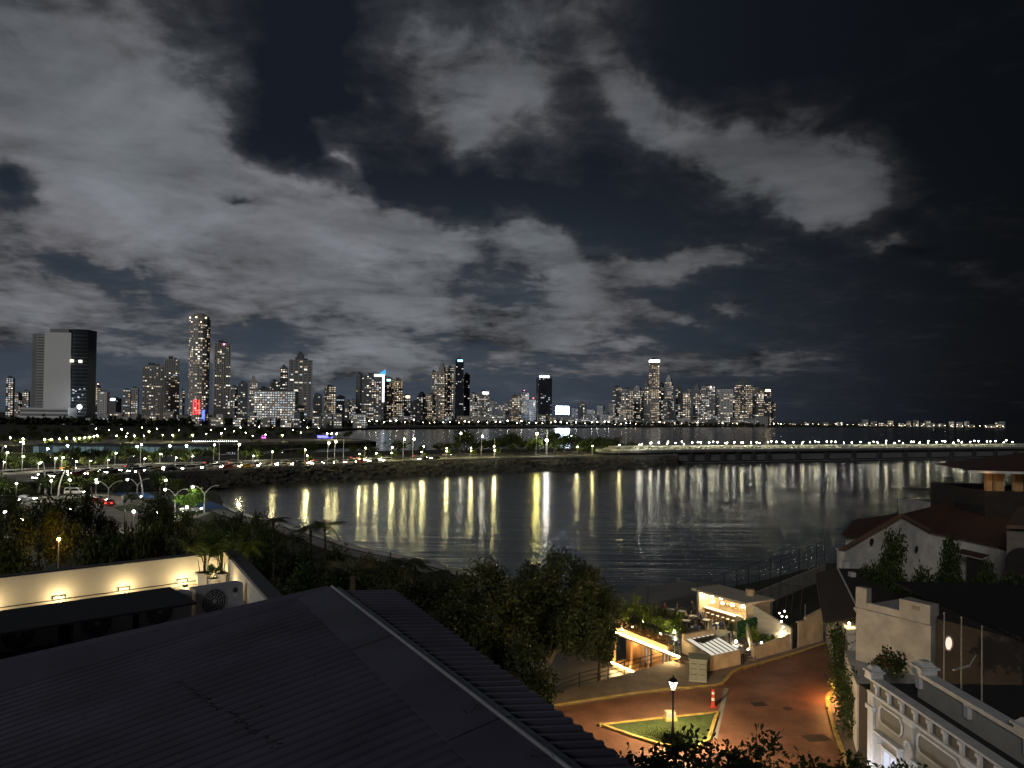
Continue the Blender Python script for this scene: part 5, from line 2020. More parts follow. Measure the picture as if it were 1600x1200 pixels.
mb = MB()
c4 = [local(-hw, 0, 0), local(hw, 0, 0), local(hw, -dp, 0), local(-hw, -dp, 0)]
mb.prism([(a.x, a.y) for a in c4], .06, hh2).build('casing', M_ac, acp, world=False)
mb = MB()
for a in c4[:2] + c4[2:]:
    b = a * .92
    mb.box(b.x - .04, b.y - .04, 0, b.x + .04, b.y + .04, .06)
mb.build('feet', M_acd, acp, world=False)
ring, hub, spk = MB(), MB(), MB()
cu, cz_ = -.12, .33
for rr in (.25, .20, .15, .10):
    pts = [local(cu + rr * math.cos(2 * math.pi * k / 20), .012, cz_ + rr * math.sin(2 * math.pi * k / 20)) for k in range(21)]
    ring.tube(pts, .006, 4)
for k in range(12):
    a = 2 * math.pi * k / 12
    ring.tube([local(cu + .05 * math.cos(a), .012, cz_ + .05 * math.sin(a)), local(cu + .25 * math.cos(a), .012, cz_ + .25 * math.sin(a))], .004, 4)
ring.build('fan_guard', M_ac, acp, world=False)
disc = [local(cu + .26 * math.cos(2 * math.pi * k / 24), .004, cz_ + .26 * math.sin(2 * math.pi * k / 24)) for k in range(24)]
MB().poly(disc).build('fan_opening', M_acd, acp, world=False)
disc = [local(cu + .05 * math.cos(2 * math.pi * k / 12), .02, cz_ + .05 * math.sin(2 * math.pi * k / 12)) for k in range(12)]
MB().poly(disc).build('fan_hub', M_ac, acp, world=False)
disc = [local(.33 + .055 * math.cos(2 * math.pi * k / 14), .006, .50 + .055 * math.sin(2 * math.pi * k / 14)) for k in range(14)]
MB().poly(disc).build('round_badge', M_acd, acp, world=False)
MB().poly([local(.28, .006, .36), local(.38, .006, .36), local(.38, .006, .42), local(.28, .006, .42)]).build('rating_label', mat('label_grey', (.5, .5, .5), .6), acp, world=False)
for i, (px, py) in enumerate(((343, 963), (259, 980), (162, 1000), (40, 1019))):
    p = G(px, py, ZF)
    put(acp, (p.x, p.y, ZF), None, ('outdoor air conditioner standing alone at the terrace corner end of the row', 'outdoor air conditioner under the shade, second from the terrace corner', 'outdoor air conditioner under the shade, third from the terrace corner', 'outdoor air conditioner under the shade, at the picture edge')[i])
# the dark shade over three of them
a, b = G(265, 917, 21.42), G(308, 941, 21.42)
a2, b2 = a - wdir * 9, b - wdir * 9
t = thing('shade_canopy', 'flat black shade over the row of air conditioners', 'canopy', (a.x, a.y, ZF))
MB().prism([(q.x, q.y) for q in (a, b, b2, a2)], 21.38, 21.42).build('shade_panel', mat('black_shade', (.012, .012, .014), .7), t)
for q in (a, a2, a.lerp(a2, .5)):
    q = q.lerp((a + b + a2 + b2) / 4, .02)
    MB().box(q.x - .03, q.y - .03, ZF, q.x + .03, q.y + .03, 21.375).build('post', MATS['black_iron'], t)
MB().prism([(q.x, q.y) for q in (a - fr * -.05, a2 - fr * -.05, a2 + fr * .09, a + fr * .09)], ZF, 21.37).build('back_panel', MATS['black_shade'], t)

# ================================================================== the little square and the restaurant
ZP = 3.6


def brick_mat():
    m = bpy.data.materials.new('brick_pavers')
    m.use_nodes = True
    t = m.node_tree
    b = t.nodes['Principled BSDF']
    c = t.nodes.new('ShaderNodeTexCoord')
    mp = t.nodes.new('ShaderNodeMapping')
    mp.inputs['Rotation'].default_value = (0, 0, R(28))
    t.links.new(c.outputs['Object'], mp.inputs[0])
    br = t.nodes.new('ShaderNodeTexBrick')
    br.inputs['Scale'].default_value = 2.4
    br.inputs['Color1'].default_value = (.25, .108, .062, 1)
    br.inputs['Color2'].default_value = (.33, .155, .09, 1)
    br.inputs['Mortar'].default_value = (.10, .06, .045, 1)
    br.inputs['Mortar Size'].default_value = .025
    t.links.new(mp.outputs[0], br.inputs[0])
    n = t.nodes.new('ShaderNodeTexNoise')
    n.inputs['Scale'].default_value = .55
    n.inputs['Detail'].default_value = 8
    t.links.new(c.outputs['Object'], n.inputs[0])
    mx = t.nodes.new('ShaderNodeMix'); mx.data_type = 'RGBA'; mx.blend_type = 'MULTIPLY'
    mx.inputs[0].default_value = .75
    cr = t.nodes.new('ShaderNodeValToRGB')
    cr.color_ramp.elements[0].position = .3; cr.color_ramp.elements[0].color = (.35, .33, .32, 1)
    cr.color_ramp.elements[1].position = .68; cr.color_ramp.elements[1].color = (1, 1, 1, 1)
    t.links.new(n.outputs[0], cr.inputs[0])
    t.links.new(br.outputs[0], mx.inputs[6]); t.links.new(cr.outputs[0], mx.inputs[7])
    t.links.new(mx.outputs[2], b.inputs['Base Color'])
    b.inputs['Roughness'].default_value = .55
    bp = t.nodes.new('ShaderNodeBump'); bp.inputs['Strength'].default_value = .35; bp.inputs['Distance'].default_value = .01
    t.links.new(br.outputs['Fac'], bp.inputs['Height']); t.links.new(bp.outputs[0], b.inputs['Normal'])
    return m


M_brick = brick_mat()
M_walk = mat('sidewalk_concrete', (.19, .15, .115), .8, var=.3, scale=.8, bump=.2, bscale=8)
M_cream = mat('cream_render', (.50, .40, .26), .85, var=.28, scale=.7, bump=.15, bscale=10)
M_wood = mat('orange_wood', (.42, .22, .09), .6, var=.3, scale=2.0, stretch=(1, 1, .2))
road = MB()
q = [G(x_, y_, ZP) for x_, y_ in ((760, 1118), (860, 1100), (1000, 1082), (1132, 1070), (1140, 1055), (1200, 1034), (1310, 995), (1345, 1000), (1330, 1060), (1330, 1090), (1345, 1240), (860, 1300))]
road.prism([(a.x, a.y) for a in q], 2.4, ZP).build('plaza_road', M_brick, kind='structure')
walk_back = [(840, 1096), (900, 1073), (950, 1060), (1000, 1047), (1035, 1036), (1070, 1028), (1110, 1020), (1160, 1010), (1230, 1000), (1300, 985)]
kerb_px = [(820, 1112), (900, 1100), (1025, 1081), (1098, 1075), (1129, 1072), (1138, 1063), (1146, 1053), (1162, 1045), (1200, 1036), (1250, 1022), (1300, 1004)]
kl = smooth_line([G(x_, y_, ZP) for x_, y_ in kerb_px], 2)
wb_ = [G(x_, y_, ZP + .13) for x_, y_ in walk_back]
poly = [(a.x, a.y) for a in kl] + [(a.x, a.y) for a in reversed(wb_)]
MB().prism(poly, 2.4, ZP + .13).build('plaza_sidewalk', M_walk, kind='structure')


def kerb(line, name, w=.26, h=.16, step=1.1, m=None, side=1):
    root = thing(name, 'x', 'x', (line[0][0], line[0][1], ZP))
    del root['label']; del root['category']
    root['kind'] = 'structure'
    ln = resample(line, step)
    a, b = offset_line(ln, 0), offset_line(ln, w * side)
    for i in range(len(a) - 1):
        a0, a1 = a[i].lerp(a[i + 1], .012), a[i].lerp(a[i + 1], .988)
        b0, b1 = b[i].lerp(b[i + 1], .012), b[i].lerp(b[i + 1], .988)
        hh_ = h + random.uniform(-.008, .008)
        MB().prism([a0, a1, b1, b0], ZP - .1, ZP + hh_).build('kerb_stone', m or M_yellowp, root)
    return root


kerb(kl, 'plaza_kerb')
isl = [G(x_, y_, ZP) for x_, y_ in ((935, 1134), (1124, 1114), (1110, 1158), (1085, 1176), (1030, 1166), (985, 1152))]
isl2 = [(a.x, a.y) for a in isl]
kerb(isl2 + [isl2[0]], 'island_kerb', .24, .17, 1.0, None, -1)
cx_, cy_ = sum(a[0] for a in isl2) / 6, sum(a[1] for a in isl2) / 6
MB().prism([(a[0] + (cx_ - a[0]) * .03, a[1] + (cy_ - a[1]) * .03) for a in isl2], ZP, ZP + .12).build('island_lawn', M_grass, kind='structure')
rngn = np.random.default_rng(22)
P = []
while len(P) < 5000:
    w = rngn.dirichlet(np.ones(6))
    P.append((sum(w[i] * isl2[i][0] for i in range(6)), sum(w[i] * isl2[i][1] for i in range(6)), ZP + .12))
o = link('island_grass', quads_mesh('island_grass', leaf_quads(np.array(P), .09, rngn, .25, -1.5), leafmat('grass_blades', (.05, .075, .018), (.12, .14, .04), .2)))
tag(o, 'short grass growing on the triangular traffic island', 'grass', kind='stuff')
rk = smooth_line([G(x_, y_, ZP) for x_, y_ in ((1320, 1066), (1306, 1076), (1292, 1086), (1289, 1096), (1294, 1120), (1304, 1150), (1318, 1190), (1330, 1230))], 2)
kerb(rk, 'house_side_kerb', .26, .16, 1.1, None, 1)
ro = [Vector((26.9, 62.3)), Vector((22.4, 49.5)), Vector((20.2, 40)), Vector((19.6, 33))]
MB().prism([(a.x, a.y) for a in rk] + [(a.x, a.y) for a in reversed(ro)], 2.4, ZP + .13).build('house_side_sidewalk', M_walk, kind='structure')
# drain strip, manholes and a grating
a, b = G(1135, 1075, ZP), G(1117, 1154, ZP)
n_ = Vector((-(b - a).y, (b - a).x, 0)).normalized() * .16
MB().poly([(*(a + n_).xy, ZP + .006), (*(b + n_).xy, ZP + .006), (*(b - n_).xy, ZP + .006), (*(a - n_).xy, ZP + .006)]).build('drain_channel_path', M_conc, kind='structure')
M_iron = mat('cast_iron', (.06, .045, .035), .6, var=.3)
for nm, lab, px, py, w, d in (('utility_cover', 'rectangular iron cover set in the brick road', 1186, 1100, 1.1, .8), ('drain_grating', 'large dark grating at the foot of the brick road', 1276, 1153, 1.7, 1.0)):
    p = G(px, py, ZP)
    t = thing(nm, lab, 'manhole cover', (p.x, p.y, ZP), .2)
    MB().box(-w / 2, -d / 2, 0, w / 2, d / 2, .012).build('plate', M_iron, t, world=False)
    mb = MB()
    for k in range(7):
        x_ = -w / 2 + w * (k + .5) / 7
        mb.box(x_ - .02, -d * .4, .012, x_ + .02, d * .4, .022)
    mb.build('raised_ribs', M_iron, t, world=False, kind='stuff')
p = G(1231, 1107, ZP)
t = thing('manhole_cover', 'round iron manhole cover in the brick road', 'manhole cover', (p.x, p.y, ZP))
MB().lathe([(.36, 0), (.36, .012), (.30, .016)], 18).build('plate', M_iron, t, world=False)

# --- lamp post with four tulip shades
p = G(1051, 1158, ZP)
t = thing('lantern_post', 'black lantern post with white glass on the grass island', 'lamp post', (p.x, p.y, ZP + .12))
M_blk = MATS['black_iron']
MB().lathe([(.22, 0), (.22, .12), (.13, .22), (.11, .7), (.075, .8), (.06, 2.2), (.055, 3.05), (.10, 3.1), (.08, 3.2)], 10).build('post', M_blk, t, world=False)
gl = globe_glass((1.0, .90, .74), 14.0)
for k in range(4):
    a = k * math.pi / 2 + .4
    c, s_ = math.cos(a), math.sin(a)
    r0, r1 = .10, .27
    w0, w1 = .05, .13
    pt = lambda r_, w_, z_: (c * r_ - s_ * w_, s_ * r_ + c * w_, z_)
    MB().poly([pt(r0, -w0, 3.3), pt(r0, w0, 3.3), pt(r1, w1, 3.82), pt(r1, -w1, 3.82)]).build('glass_pane', gl, t, world=False)
MB().lathe([(.34, 3.84), (.30, 3.9), (.14, 4.05), (.04, 4.1), (.05, 4.2), (.0, 4.25)], 10).build('cap', M_blk, t, world=False)
MB().lathe([(.05, 3.2), (.13, 3.24), (.11, 3.3)], 10).build('collar', M_blk, t, world=False)
L_ = bpy.data.lights.new('bulb', 'POINT'); L_.energy = 4800; L_.color = (1, .72, .38); L_.shadow_soft_size = .1
b_ = link('bulb', L_, t); b_.location = (0, 0, 3.62)
# plinth
p = G(1047, 1127, ZP)
t = thing('stone_plinth', 'small yellow-painted plinth with a plaque on the grass island', 'plinth', (p.x, p.y, ZP + .1), .15)
MB().box(-.42, -.3, 0, .42, .3, .2).build('base', M_yellowp, t, world=False)
MB().box(-.34, -.22, .2, .34, .22, .62).build('block', M_cream, t, world=False)
MB().box(-.24, -.235, .28, .24, -.222, .54).build('plaque', M_conc, t, world=False)
# bollard
p = G(1114, 1104, ZP)
t = thing('traffic_bollard', 'red and white banded bollard in the road', 'bollard', (p.x, p.y, ZP))
M_redp = mat('red_paint', (.50, .05, .04), .5)
MB().lathe([(.26, 0), (.26, .05), (.15, .08), (.13, .45), (.13, .46)], 12).build('foot', M_redp, t, world=False)
MB().lathe([(.125, .46), (.12, .66)], 12).build('white_band', M_white, t, world=False)
MB().lathe([(.12, .66), (.11, .92)], 12).build('red_band', M_redp, t, world=False)
MB().lathe([(.112, .92), (.10, 1.1)], 12).build('white_band', M_white, t, world=False)
MB().lathe([(.10, 1.1), (.09, 1.25), (.03, 1.3)], 12).build('tip', M_redp, t, world=False)
# utility cabinet
p = G(1093, 1066, ZP + .13)
t = thing('utility_cabinet', 'grey-green double-door utility cabinet on the sidewalk', 'cabinet', (p.x, p.y + .6, ZP + .13), R(-12))
M_cab = mat('cabinet_green_grey', (.20, .21, .16), .6, var=.15, scale=2)
MB().box(-.72, -.55, 0, .72, .55, .1).build('plinth', M_conc, t, world=False)
MB().box(-.68, -.5, .1, .68, .5, 1.75).build('body', M_cab, t, world=False)
MB().prism([(-.76, -.58), (.76, -.58), (.76, .58), (-.76, .58)], 1.75, [1.82, 1.82, 1.98, 1.98]).build('roof', M_cab, t, world=False)
for x0_, x1_ in ((-.64, -.02), (.02, .64)):
    d_ = MB().box(x0_, -.53, .18, x1_, -.502, 1.68).build('door', M_cab, t, world=False)
    for zz in (.55, 1.0, 1.4):
        MB().box(x0_ + .08, -.545, zz, x1_ - .08, -.531, zz + .05).build('louvre', M_iron, d_, world=False)
MB().box(.60, -.545, .9, .63, -.53, 1.1).build('handle', M_iron, t, world=False)
# railing along the drop
rl = [G(x_, y_, ZP + .13) for x_, y_ in ((830, 1100), (862, 1089), (905, 1073), (950, 1061), (1000, 1048), (1036, 1037))]
rl = [Vector((a.x, a.y)) for a in rl]
t = thing('iron_railing', 'black iron railing along the drop beside the sidewalk', 'railing', (rl[0].x, rl[0].y, ZP))
for z_ in (.35, .7, 1.05):
    for i in range(len(rl) - 1):
        MB().bar((*rl[i], ZP + .13 + z_), (*rl[i + 1], ZP + .13 + z_), .045, .045).build('rail', M_blk, t)
for q_ in resample(rl, 2.3):
    MB().box(q_.x - .04, q_.y - .04, ZP + .1, q_.x + .04, q_.y + .04, ZP + 1.24).build('post', M_blk, t)

# --- the restaurant: lower lit gallery, roof deck, bar pavilion
ZK = 4.4
F0, F1 = G(957, 984, ZK), G(1062, 1025, ZK)
f = (F1 - F0).normalized()
fn = Vector((f.y, -f.x, 0))
FL = (F1 - F0).length
rest = thing('restaurant', 'sea-front restaurant with glowing lower gallery and planted roof deck', 'building', (F0.x, F0.y, 0))
deck_px = [(957, 984), (1062, 1025), (1112, 1032), (1160, 1020), (1180, 1004), (1172, 985), (1092, 958), (1050, 949), (1000, 955)]
dk = [G(x_, y_, ZK) for x_, y_ in deck_px]
M_deck = mat('deck_boards_dark', (.06, .045, .035), .6, var=.3, scale=1.5)
inner = [F0 - fn * 1.7, F1 - fn * 1.7] + dk[2:]
MB().prism([(a.x, a.y) for a in inner], .6, ZK - .36).build('walls', M_wood, rest)
MB().prism([(a.x, a.y) for a in dk], ZK - .35, ZK).build('deck_slab', M_deck, rest)
fp = lambda u, o_: F0 + f * u + fn * o_
q = [fp(0, 0), fp(FL, 0), fp(FL, -1.8), fp(0, -1.8)]
MB().prism([(a.x, a.y) for a in q], 1.05, 1.35).build('gallery_floor', M_wood, rest)
MB().prism([(a.x, a.y) for a in q], .0, 1.04).build('plinth_wall', M_cream, rest)
M_led = emit('warm_led_strip', (1.0, .70, .30), 110.0)
q = [fp(.0, .02), fp(FL, .02), fp(FL, .1), fp(.0, .1)]
MB().prism([(a.x, a.y) for a in q], ZK - .12, ZK - .02).build('light_strip', M_led, rest)
q = [fp(.0, .02), fp(FL * .5, .02), fp(FL * .5, .1), fp(.0, .1)]
MB().prism([(a.x, a.y) for a in q], 1.22, 1.32).build('light_strip', M_led, rest)
for u in (0.15, 2.6, 5.0, 7.4, FL - .15):
    q = [fp(u - .1, -.06), fp(u + .1, -.06), fp(u + .1, -.26), fp(u - .1, -.26)]
    MB().prism([(a.x, a.y) for a in q], 1.36, ZK - .36).build('column', M_wood, rest)
for u0, u1, m_ in ((2.9, 3.8, 'door_dark'), (5.4, 6.3, 'door_dark'), (7.7, 8.6, 'door_dark')):
    q = [fp(u0, -1.66), fp(u1, -1.66), fp(u1, -1.6), fp(u0, -1.6)]
    d_ = MB().prism([(a.x, a.y) for a in q], 1.36, 3.5).build('door', mat('door_dark', (.03, .025, .02), .4), rest)
    q = [fp(u0 + .12, -1.595), fp(u1 - .12, -1.595), fp(u1 - .12, -1.58), fp(u0 + .12, -1.58)]
    MB().prism([(a.x, a.y) for a in q], 1.9, 3.35).build('glass', emit('door_glow', (.85, 1.0, .85), .35, False), d_)
for u in (1.3, 4.6, 7.0, 9.0):
    q = fp(u, -1.45)
    s_ = MB().ball((q.x, q.y, 3.55), .09).build('wall_sconce', emit('sconce_warm', (1.0, .72, .30), 420.0), rest)
# planter along the front edge, shrubs in it
q = [fp(.4, -.1), fp(FL * .82, -.1), fp(FL * .82, -.75), fp(.4, -.75)]
MB().prism([(a.x, a.y) for a in q], ZK, ZK + .42).build('planter_box', M_wood, rest)
rngn = np.random.default_rng(31)
P = []
for k in range(34):
    u = .5 + (FL * .8 - .6) * k / 33
    c, _ = crown_points(60, (.34, .34, .34), rngn, 5)
    a = fp(u, -.42)
    P.append(c + np.array((a.x, a.y, ZK + .62 + rngn.uniform(-.08, .16))))
o = link('planter_grasses', quads_mesh('planter_grasses', leaf_quads(np.concatenate(P), .22, rngn, .3, -.6), leafmat('dry_grass', (.14, .08, .03), (.26, .17, .07), .3)))
tag(o, 'dry ornamental grasses in the planter over the glowing strip', 'plants', kind='stuff')
# railing at the right end of the facade
t = thing('deck_railing', 'short black railing at the street end of the restaurant deck', 'railing', (F1.x, F1.y, ZK))
for u in (FL * .84, FL * .92, FL):
    a = fp(u, -.1)
    MB().box(a.x - .04, a.y - .04, ZK, a.x + .04, a.y + .04, ZK + 1.1).build('post', M_blk, t)
for z_ in (.4, .75, 1.1):
    a, b = fp(FL * .84, -.1), fp(FL, -.1)
    MB().bar((a.x, a.y, ZK + z_), (b.x, b.y, ZK + z_), .04, .04).build('rail', M_blk, t)

# bar pavilion
B0_, B1_ = G(1090, 964, ZK), G(1168, 989, ZK)
bf = (B1_ - B0_).normalized()
bn = Vector((bf.y, -bf.x, 0))
BL = (B1_ - B0_).length
bp_ = lambda u, o_: B0_ + bf * u + bn * o_
bar = thing('bar_pavilion', 'open-fronted bar pavilion glowing with pendant lamps on the deck', 'pavilion', (B0_.x, B0_.y, ZK))
H_ = 2.75


def pri(parent, u0, u1, o0, o1, z0, z1, name, m):
    q = [bp_(u0, o0), bp_(u1, o0), bp_(u1, o1), bp_(u0, o1)]
    return MB().prism([(a.x, a.y) for a in q], z0, z1).build(name, m, parent)


pri(bar, 0, BL, -3.2, -3.0, ZK, ZK + H_, 'back_wall', M_cream)
pri(bar, 0, .18, -3.0, 0, ZK, ZK + H_, 'side_wall', M_cream)
pri(bar, BL - .18, BL, -3.0, 0, ZK, ZK + H_, 'side_wall', M_cream)
pri(bar, -.35, BL + .3, -3.4, .55, ZK + H_ + .002, ZK + H_ + .22, 'roof', mat('bar_roof_cream', (.55, .48, .36), .8, var=.15))
pri(bar, BL - 1.5, BL - .6, -.1, .0, ZK, ZK + 1.35, 'front_screen', M_cream)
for zz in (1.1, 1.6, 2.1):
    pri(bar, .6, BL - 1.0, -2.98, -2.7, ZK + zz, ZK + zz + .05, 'shelf', M_wood)
rngb = random.Random(3)
M_bot = [mat('bottle_amber', (.20, .09, .02), .15), mat('bottle_green', (.03, .12, .04), .15), mat('bottle_clear', (.5, .5, .48), .1)]
for zz in (1.15, 1.65, 2.15):
    u = .7
    while u < BL - 1.1:
        a = bp_(u, -2.84)
        t = MB().lathe([(.05, 0), (.05, .2), (.02, .26), (.02, .34)], 7).build('bottle', rngb.choice(M_bot), None)
        t.location = (a.x, a.y, ZK + zz + .001)
        tag(t, f'bottle standing on the {("lower", "middle", "upper")[int((zz - 1.1) / .5)]} shelf of the bar', 'bottle', f'bottles on the {("lower", "middle", "upper")[int((zz - 1.1) / .5)]} bar shelf')
        u += rngb.uniform(.24, .5)
t = thing('bar_counter', 'long bar counter with pale top inside the pavilion', 'counter', tuple(bp_(1, -.7).xy) + (ZK,))
pri(t, .5, BL - 1.7, -1.0, -.5, ZK, ZK + 1.02, 'front', M_wood)
pri(t, .4, BL - 1.6, -1.05, -.35, ZK + 1.02, ZK + 1.08, 'top', M_white)
st = thing('bar_stool', 'white-seated bar stool at the pavilion counter', 'stool', group='bar stools at the counter')
MB().lathe([(.17, .70), (.18, .76)], 10).build('seat', M_white, st, world=False)
MB().lathe([(.03, .02), (.03, .70)], 6).build('stem', M_blk, st, world=False)
MB().lathe([(.18, 0), (.17, .02)], 10).build('base', M_blk, st, world=False)
for i in range(7):
    a = bp_(.7 + i * (BL - 2.6) / 6, -.05)
    put(st, (a.x, a.y, ZK), 0, f'white-seated stool at the bar counter, {ordinal(i + 1)} from the seaward end')
pe = thing('pendant_lamp', 'x', 'pendant lamp', group='pendant lamps in the bar')
MB().tube([(0, 0, -.12), (0, 0, .25)], .012, 4).build('cord', M_blk, pe, world=False)
MB().ball((0, 0, -.22), .13).build('globe', emit('pendant_glow', (1.0, .78, .42), 140.0), pe, world=False)
for i in range(14):
    a = bp_(.4 + i * (BL - .8) / 13, -.35 - (i % 3) * .8)
    put(pe, (a.x, a.y, ZK + H_ - .22 - (i * 5 % 4) * .13), 0, f'glowing pendant lamp in the bar, {ordinal(i + 1)} from the seaward end')
# water tank on its roof
p = bp_(BL * .72, -2.4)
t = thing('roof_tank', 'pale round tank with a dark rim on the bar roof', 'tank', (p.x, p.y, ZK + H_ + .225))
MB().lathe([(.42, 0), (.45, .1), (.45, .6), (.40, .66)], 14).build('barrel', M_cream, t, world=False)
MB().lathe([(.47, .66), (.47, .76), (.3, .80)], 14).build('lid', M_iron, t, world=False)
# concrete wall running on from the bar
a, b = A(1171, 960, 75.2), A(1236, 965, 71.5)
d_ = (b - a); d_.z = 0; d_.normalize()
n_ = Vector((-d_.y, d_.x, 0)) * .25
t = MB().prism([(a.x, a.y), (b.x, b.y), (b.x + n_.x, b.y + n_.y), (a.x + n_.x, a.y + n_.y)], 3, [7.15, 5.7, 5.7, 7.15]).build('concrete_side_wall', mat('board_concrete', (.36, .33, .27), .85, var=.25, scale=.9, bump=.3, stretch=(1, 1, 5)), None)
tag(t, 'sloping board-marked concrete wall beside the bar pavilion', 'wall')

# street-side entry: low wall with a glazed skylight over the stair
K0, K1 = G(1109, 1049, ZP + .13), G(1157, 1038, ZP + .13)
kd = (K1 - K0).normalized()
kn = Vector((-kd.y, kd.x, 0))
KL = (K1 - K0).length
kp = lambda u, b_: K0 + kd * u + kn * b_
sk = thing('stair_skylight', 'cream stair enclosure with a sloping glazed skylight by the sidewalk', 'skylight', (K0.x, K0.y, ZP))
q = [kp(0, 0), kp(KL, 0), kp(KL, .22), kp(0, .22)]
MB().prism([(a.x, a.y) for a in q], ZP, ZP + 1.35).build('front_wall', M_cream, sk)
q = [kp(0, .22), kp(.22, .22), kp(.22, 3.0), kp(0, 3.0)]
MB().prism([(a.x, a.y) for a in q], ZP, [ZP + 1.34, ZP + 1.34, ZP + 2.0, ZP + 2.0]).build('side_wall', M_cream, sk)
q = [kp(0, 3.0), kp(KL, 3.0), kp(KL, 3.3), kp(0, 3.3)]
MB().prism([(a.x, a.y) for a in q], ZP, ZP + 2.45).build('back_wall', M_cream, sk)
M_sky_g = emit('skylight_glow', (1.0, .93, .76), .75)
for i in range(6):
    u0, u1 = .3 + (KL - .4) * i / 6, .3 + (KL - .4) * (i + 1) / 6 - .1
    a, b, c, d_ = kp(u0, .1), kp(u1, .1), kp(u1, 2.98), kp(u0, 2.98)
    MB().prism([(a.x, a.y), (b.x, b.y), (c.x, c.y), (d_.x, d_.y)], [ZP + 1.40, ZP + 1.40, ZP + 2.0, ZP + 2.0], [ZP + 1.43, ZP + 1.43, ZP + 2.03, ZP + 2.03]).build('glass_pane', M_sky_g, sk)
    a, b = kp(u1 + .05, .1), kp(u1 + .05, 2.98)
    MB().bar((a.x, a.y, ZP + 1.44), (b.x, b.y, ZP + 2.04), .06, .07).build('glazing_bar', M_blk, sk)
# black deck canopy behind it
q = [G(x_, y_, 5.6) for x_, y_ in ((1076, 996), (1122, 983), (1142, 987), (1098, 1004))]
t = thing('black_canopy', 'flat black canopy on the deck behind the skylight', 'canopy', (q[0].x, q[0].y, ZK))
MB().prism([(a.x, a.y) for a in q], 5.5, 5.6).build('top', mat('canopy_black', (.012, .012, .012), .5), t)
for a in q:
    MB().box(a.x - .03, a.y - .03, ZK, a.x + .03, a.y + .03, 5.49).build('post', M_white, t)

# front boundary walls to the right
S0, S1, S2, S3 = G(1178, 1031, ZP + .13), G(1236, 1015, ZP + .13), G(1247, 1012, ZP + .13), G(1286, 1001, ZP + .13)


def wall_between(a, b, h0, h1, name, label, m=None, th=.28, z0=ZP):
    d_ = (b - a); d_.z = 0; d_.normalize()
    n_ = Vector((-d_.y, d_.x, 0)) * th
    o_ = MB().prism([(a.x, a.y), (b.x, b.y), (b.x + n_.x, b.y + n_.y), (a.x + n_.x, a.y + n_.y)], z0, [h0, h1, h1, h0]).build(name, m or M_cream)
    tag(o_, label, 'wall')
    return o_


wall_between(S0, S1, ZP + 1.15, ZP + 1.5, 'garden_wall', 'low cream garden wall with plants behind it, beside the sidewalk')
wall_between(S2 + Vector((.02, 0, 0)), S2.lerp(S3, .32), ZP + 2.5, ZP + 2.5, 'garden_wall', 'cream wall pier beside the dark doorway on the sidewalk')
wall_between(S2.lerp(S3, .33) + Vector((0, .04, 0)), S3, ZP + 2.75, ZP + 3.2, 'garden_wall', 'tall cream wall at the right end of the sidewalk')
a, b = S1 + Vector((.02, .1, 0)), S2 + Vector((0, .1, 0))
t = wall_between(a, b, ZP + 2.45, ZP + 2.45, 'dark_gate', 'narrow dark gate between the cream garden walls', mat('gate_dark', (.02, .018, .015), .6), .06)
t['category'] = 'gate'
a, b = S0 + Vector((-.6, 1.2, 0)), S0 + Vector((-.9, .2, 0))
wall_between(G(1177, 1030, ZP) + Vector((.02, .3, 0)), G(1168, 1006, ZP), ZP + 1.5, ZP + 2.0, 'entry_wall', 'short cream wall beside the entry steps', th=.2)
stp = thing('entry_steps', 'lit entry steps rising from the sidewalk to the deck', 'steps', tuple(G(1168, 1034, ZP).xy) + (ZP,))
p, d_ = G(1168, 1034, ZP), (G(1164, 1012, ZP) - G(1168, 1034, ZP)).normalized()
n_ = Vector((-d_.y, d_.x, 0)) * .75
for i in range(5):
    a, b = p + d_ * i * .36, p + d_ * (i + 1) * .36
    MB().prism([((a + n_).x, (a + n_).y), ((a - n_).x, (a - n_).y), ((b - n_).x, (b - n_).y), ((b + n_).x, (b + n_).y)], ZP + .1, ZP + .26 + i * .15).build('step', M_walk, stp)
for i, (px, py, zz) in enumerate(((1168, 1015, ZP + .7), (1150, 1002, ZK + .3), (1222, 993, ZP + 1.3), (1054, 987, ZK + .35), (1190, 1004, ZP + 1.1), (1208, 1003, ZP + 1.0), (988, 979, ZK + .2), (1015, 991, ZK + .2), (1032, 990, ZK + .3), (972, 983, ZK + .6), (1006, 971, ZK + .3))):  # last three spotlights are added to brighten the deck plants
    p = G(px, py, zz)
    t = thing('garden_spotlight', ('bright spotlight at the entry steps', 'warm spotlight beside the skylight', 'greenish spotlight under the climbing plant by the gate', 'white spotlight among the deck plants', 'small spotlight in the garden bed before the green panel', 'small white light in the garden bed near the gate', 'spotlight under the large corner bush of the deck', 'spotlight under the spiky plant of the deck', 'added spotlight in the middle of the deck planting', 'added spotlight at the seaward end of the planter', 'added spotlight between the lit bushes on the sea side')[i], 'spotlight', (p.x, p.y, zz - .3))
    MB().lathe([(.06, 0), (.08, .16), (.06, .18)], 8).build('housing', M_blk, t, world=False)
    MB().ball((0, 0, .28), .10 if i < 4 else .06).build('bulb', emit('spot_warm' if i % 2 == 0 else 'spot_white', (1.0, .82, .48) if i % 2 == 0 else (1.0, .95, .75), 380.0), t, world=False)

# --- planting of the deck and garden
M_lit = leafmat('deck_plants_lit', (.13, .19, .025), (.30, .36, .07), .4)  # brighter leaf copy: lamplight put into the colour of the lit plants
M_blade = leafmat('blade_plants', (.05, .06, .03), (.12, .12, .06), .25)


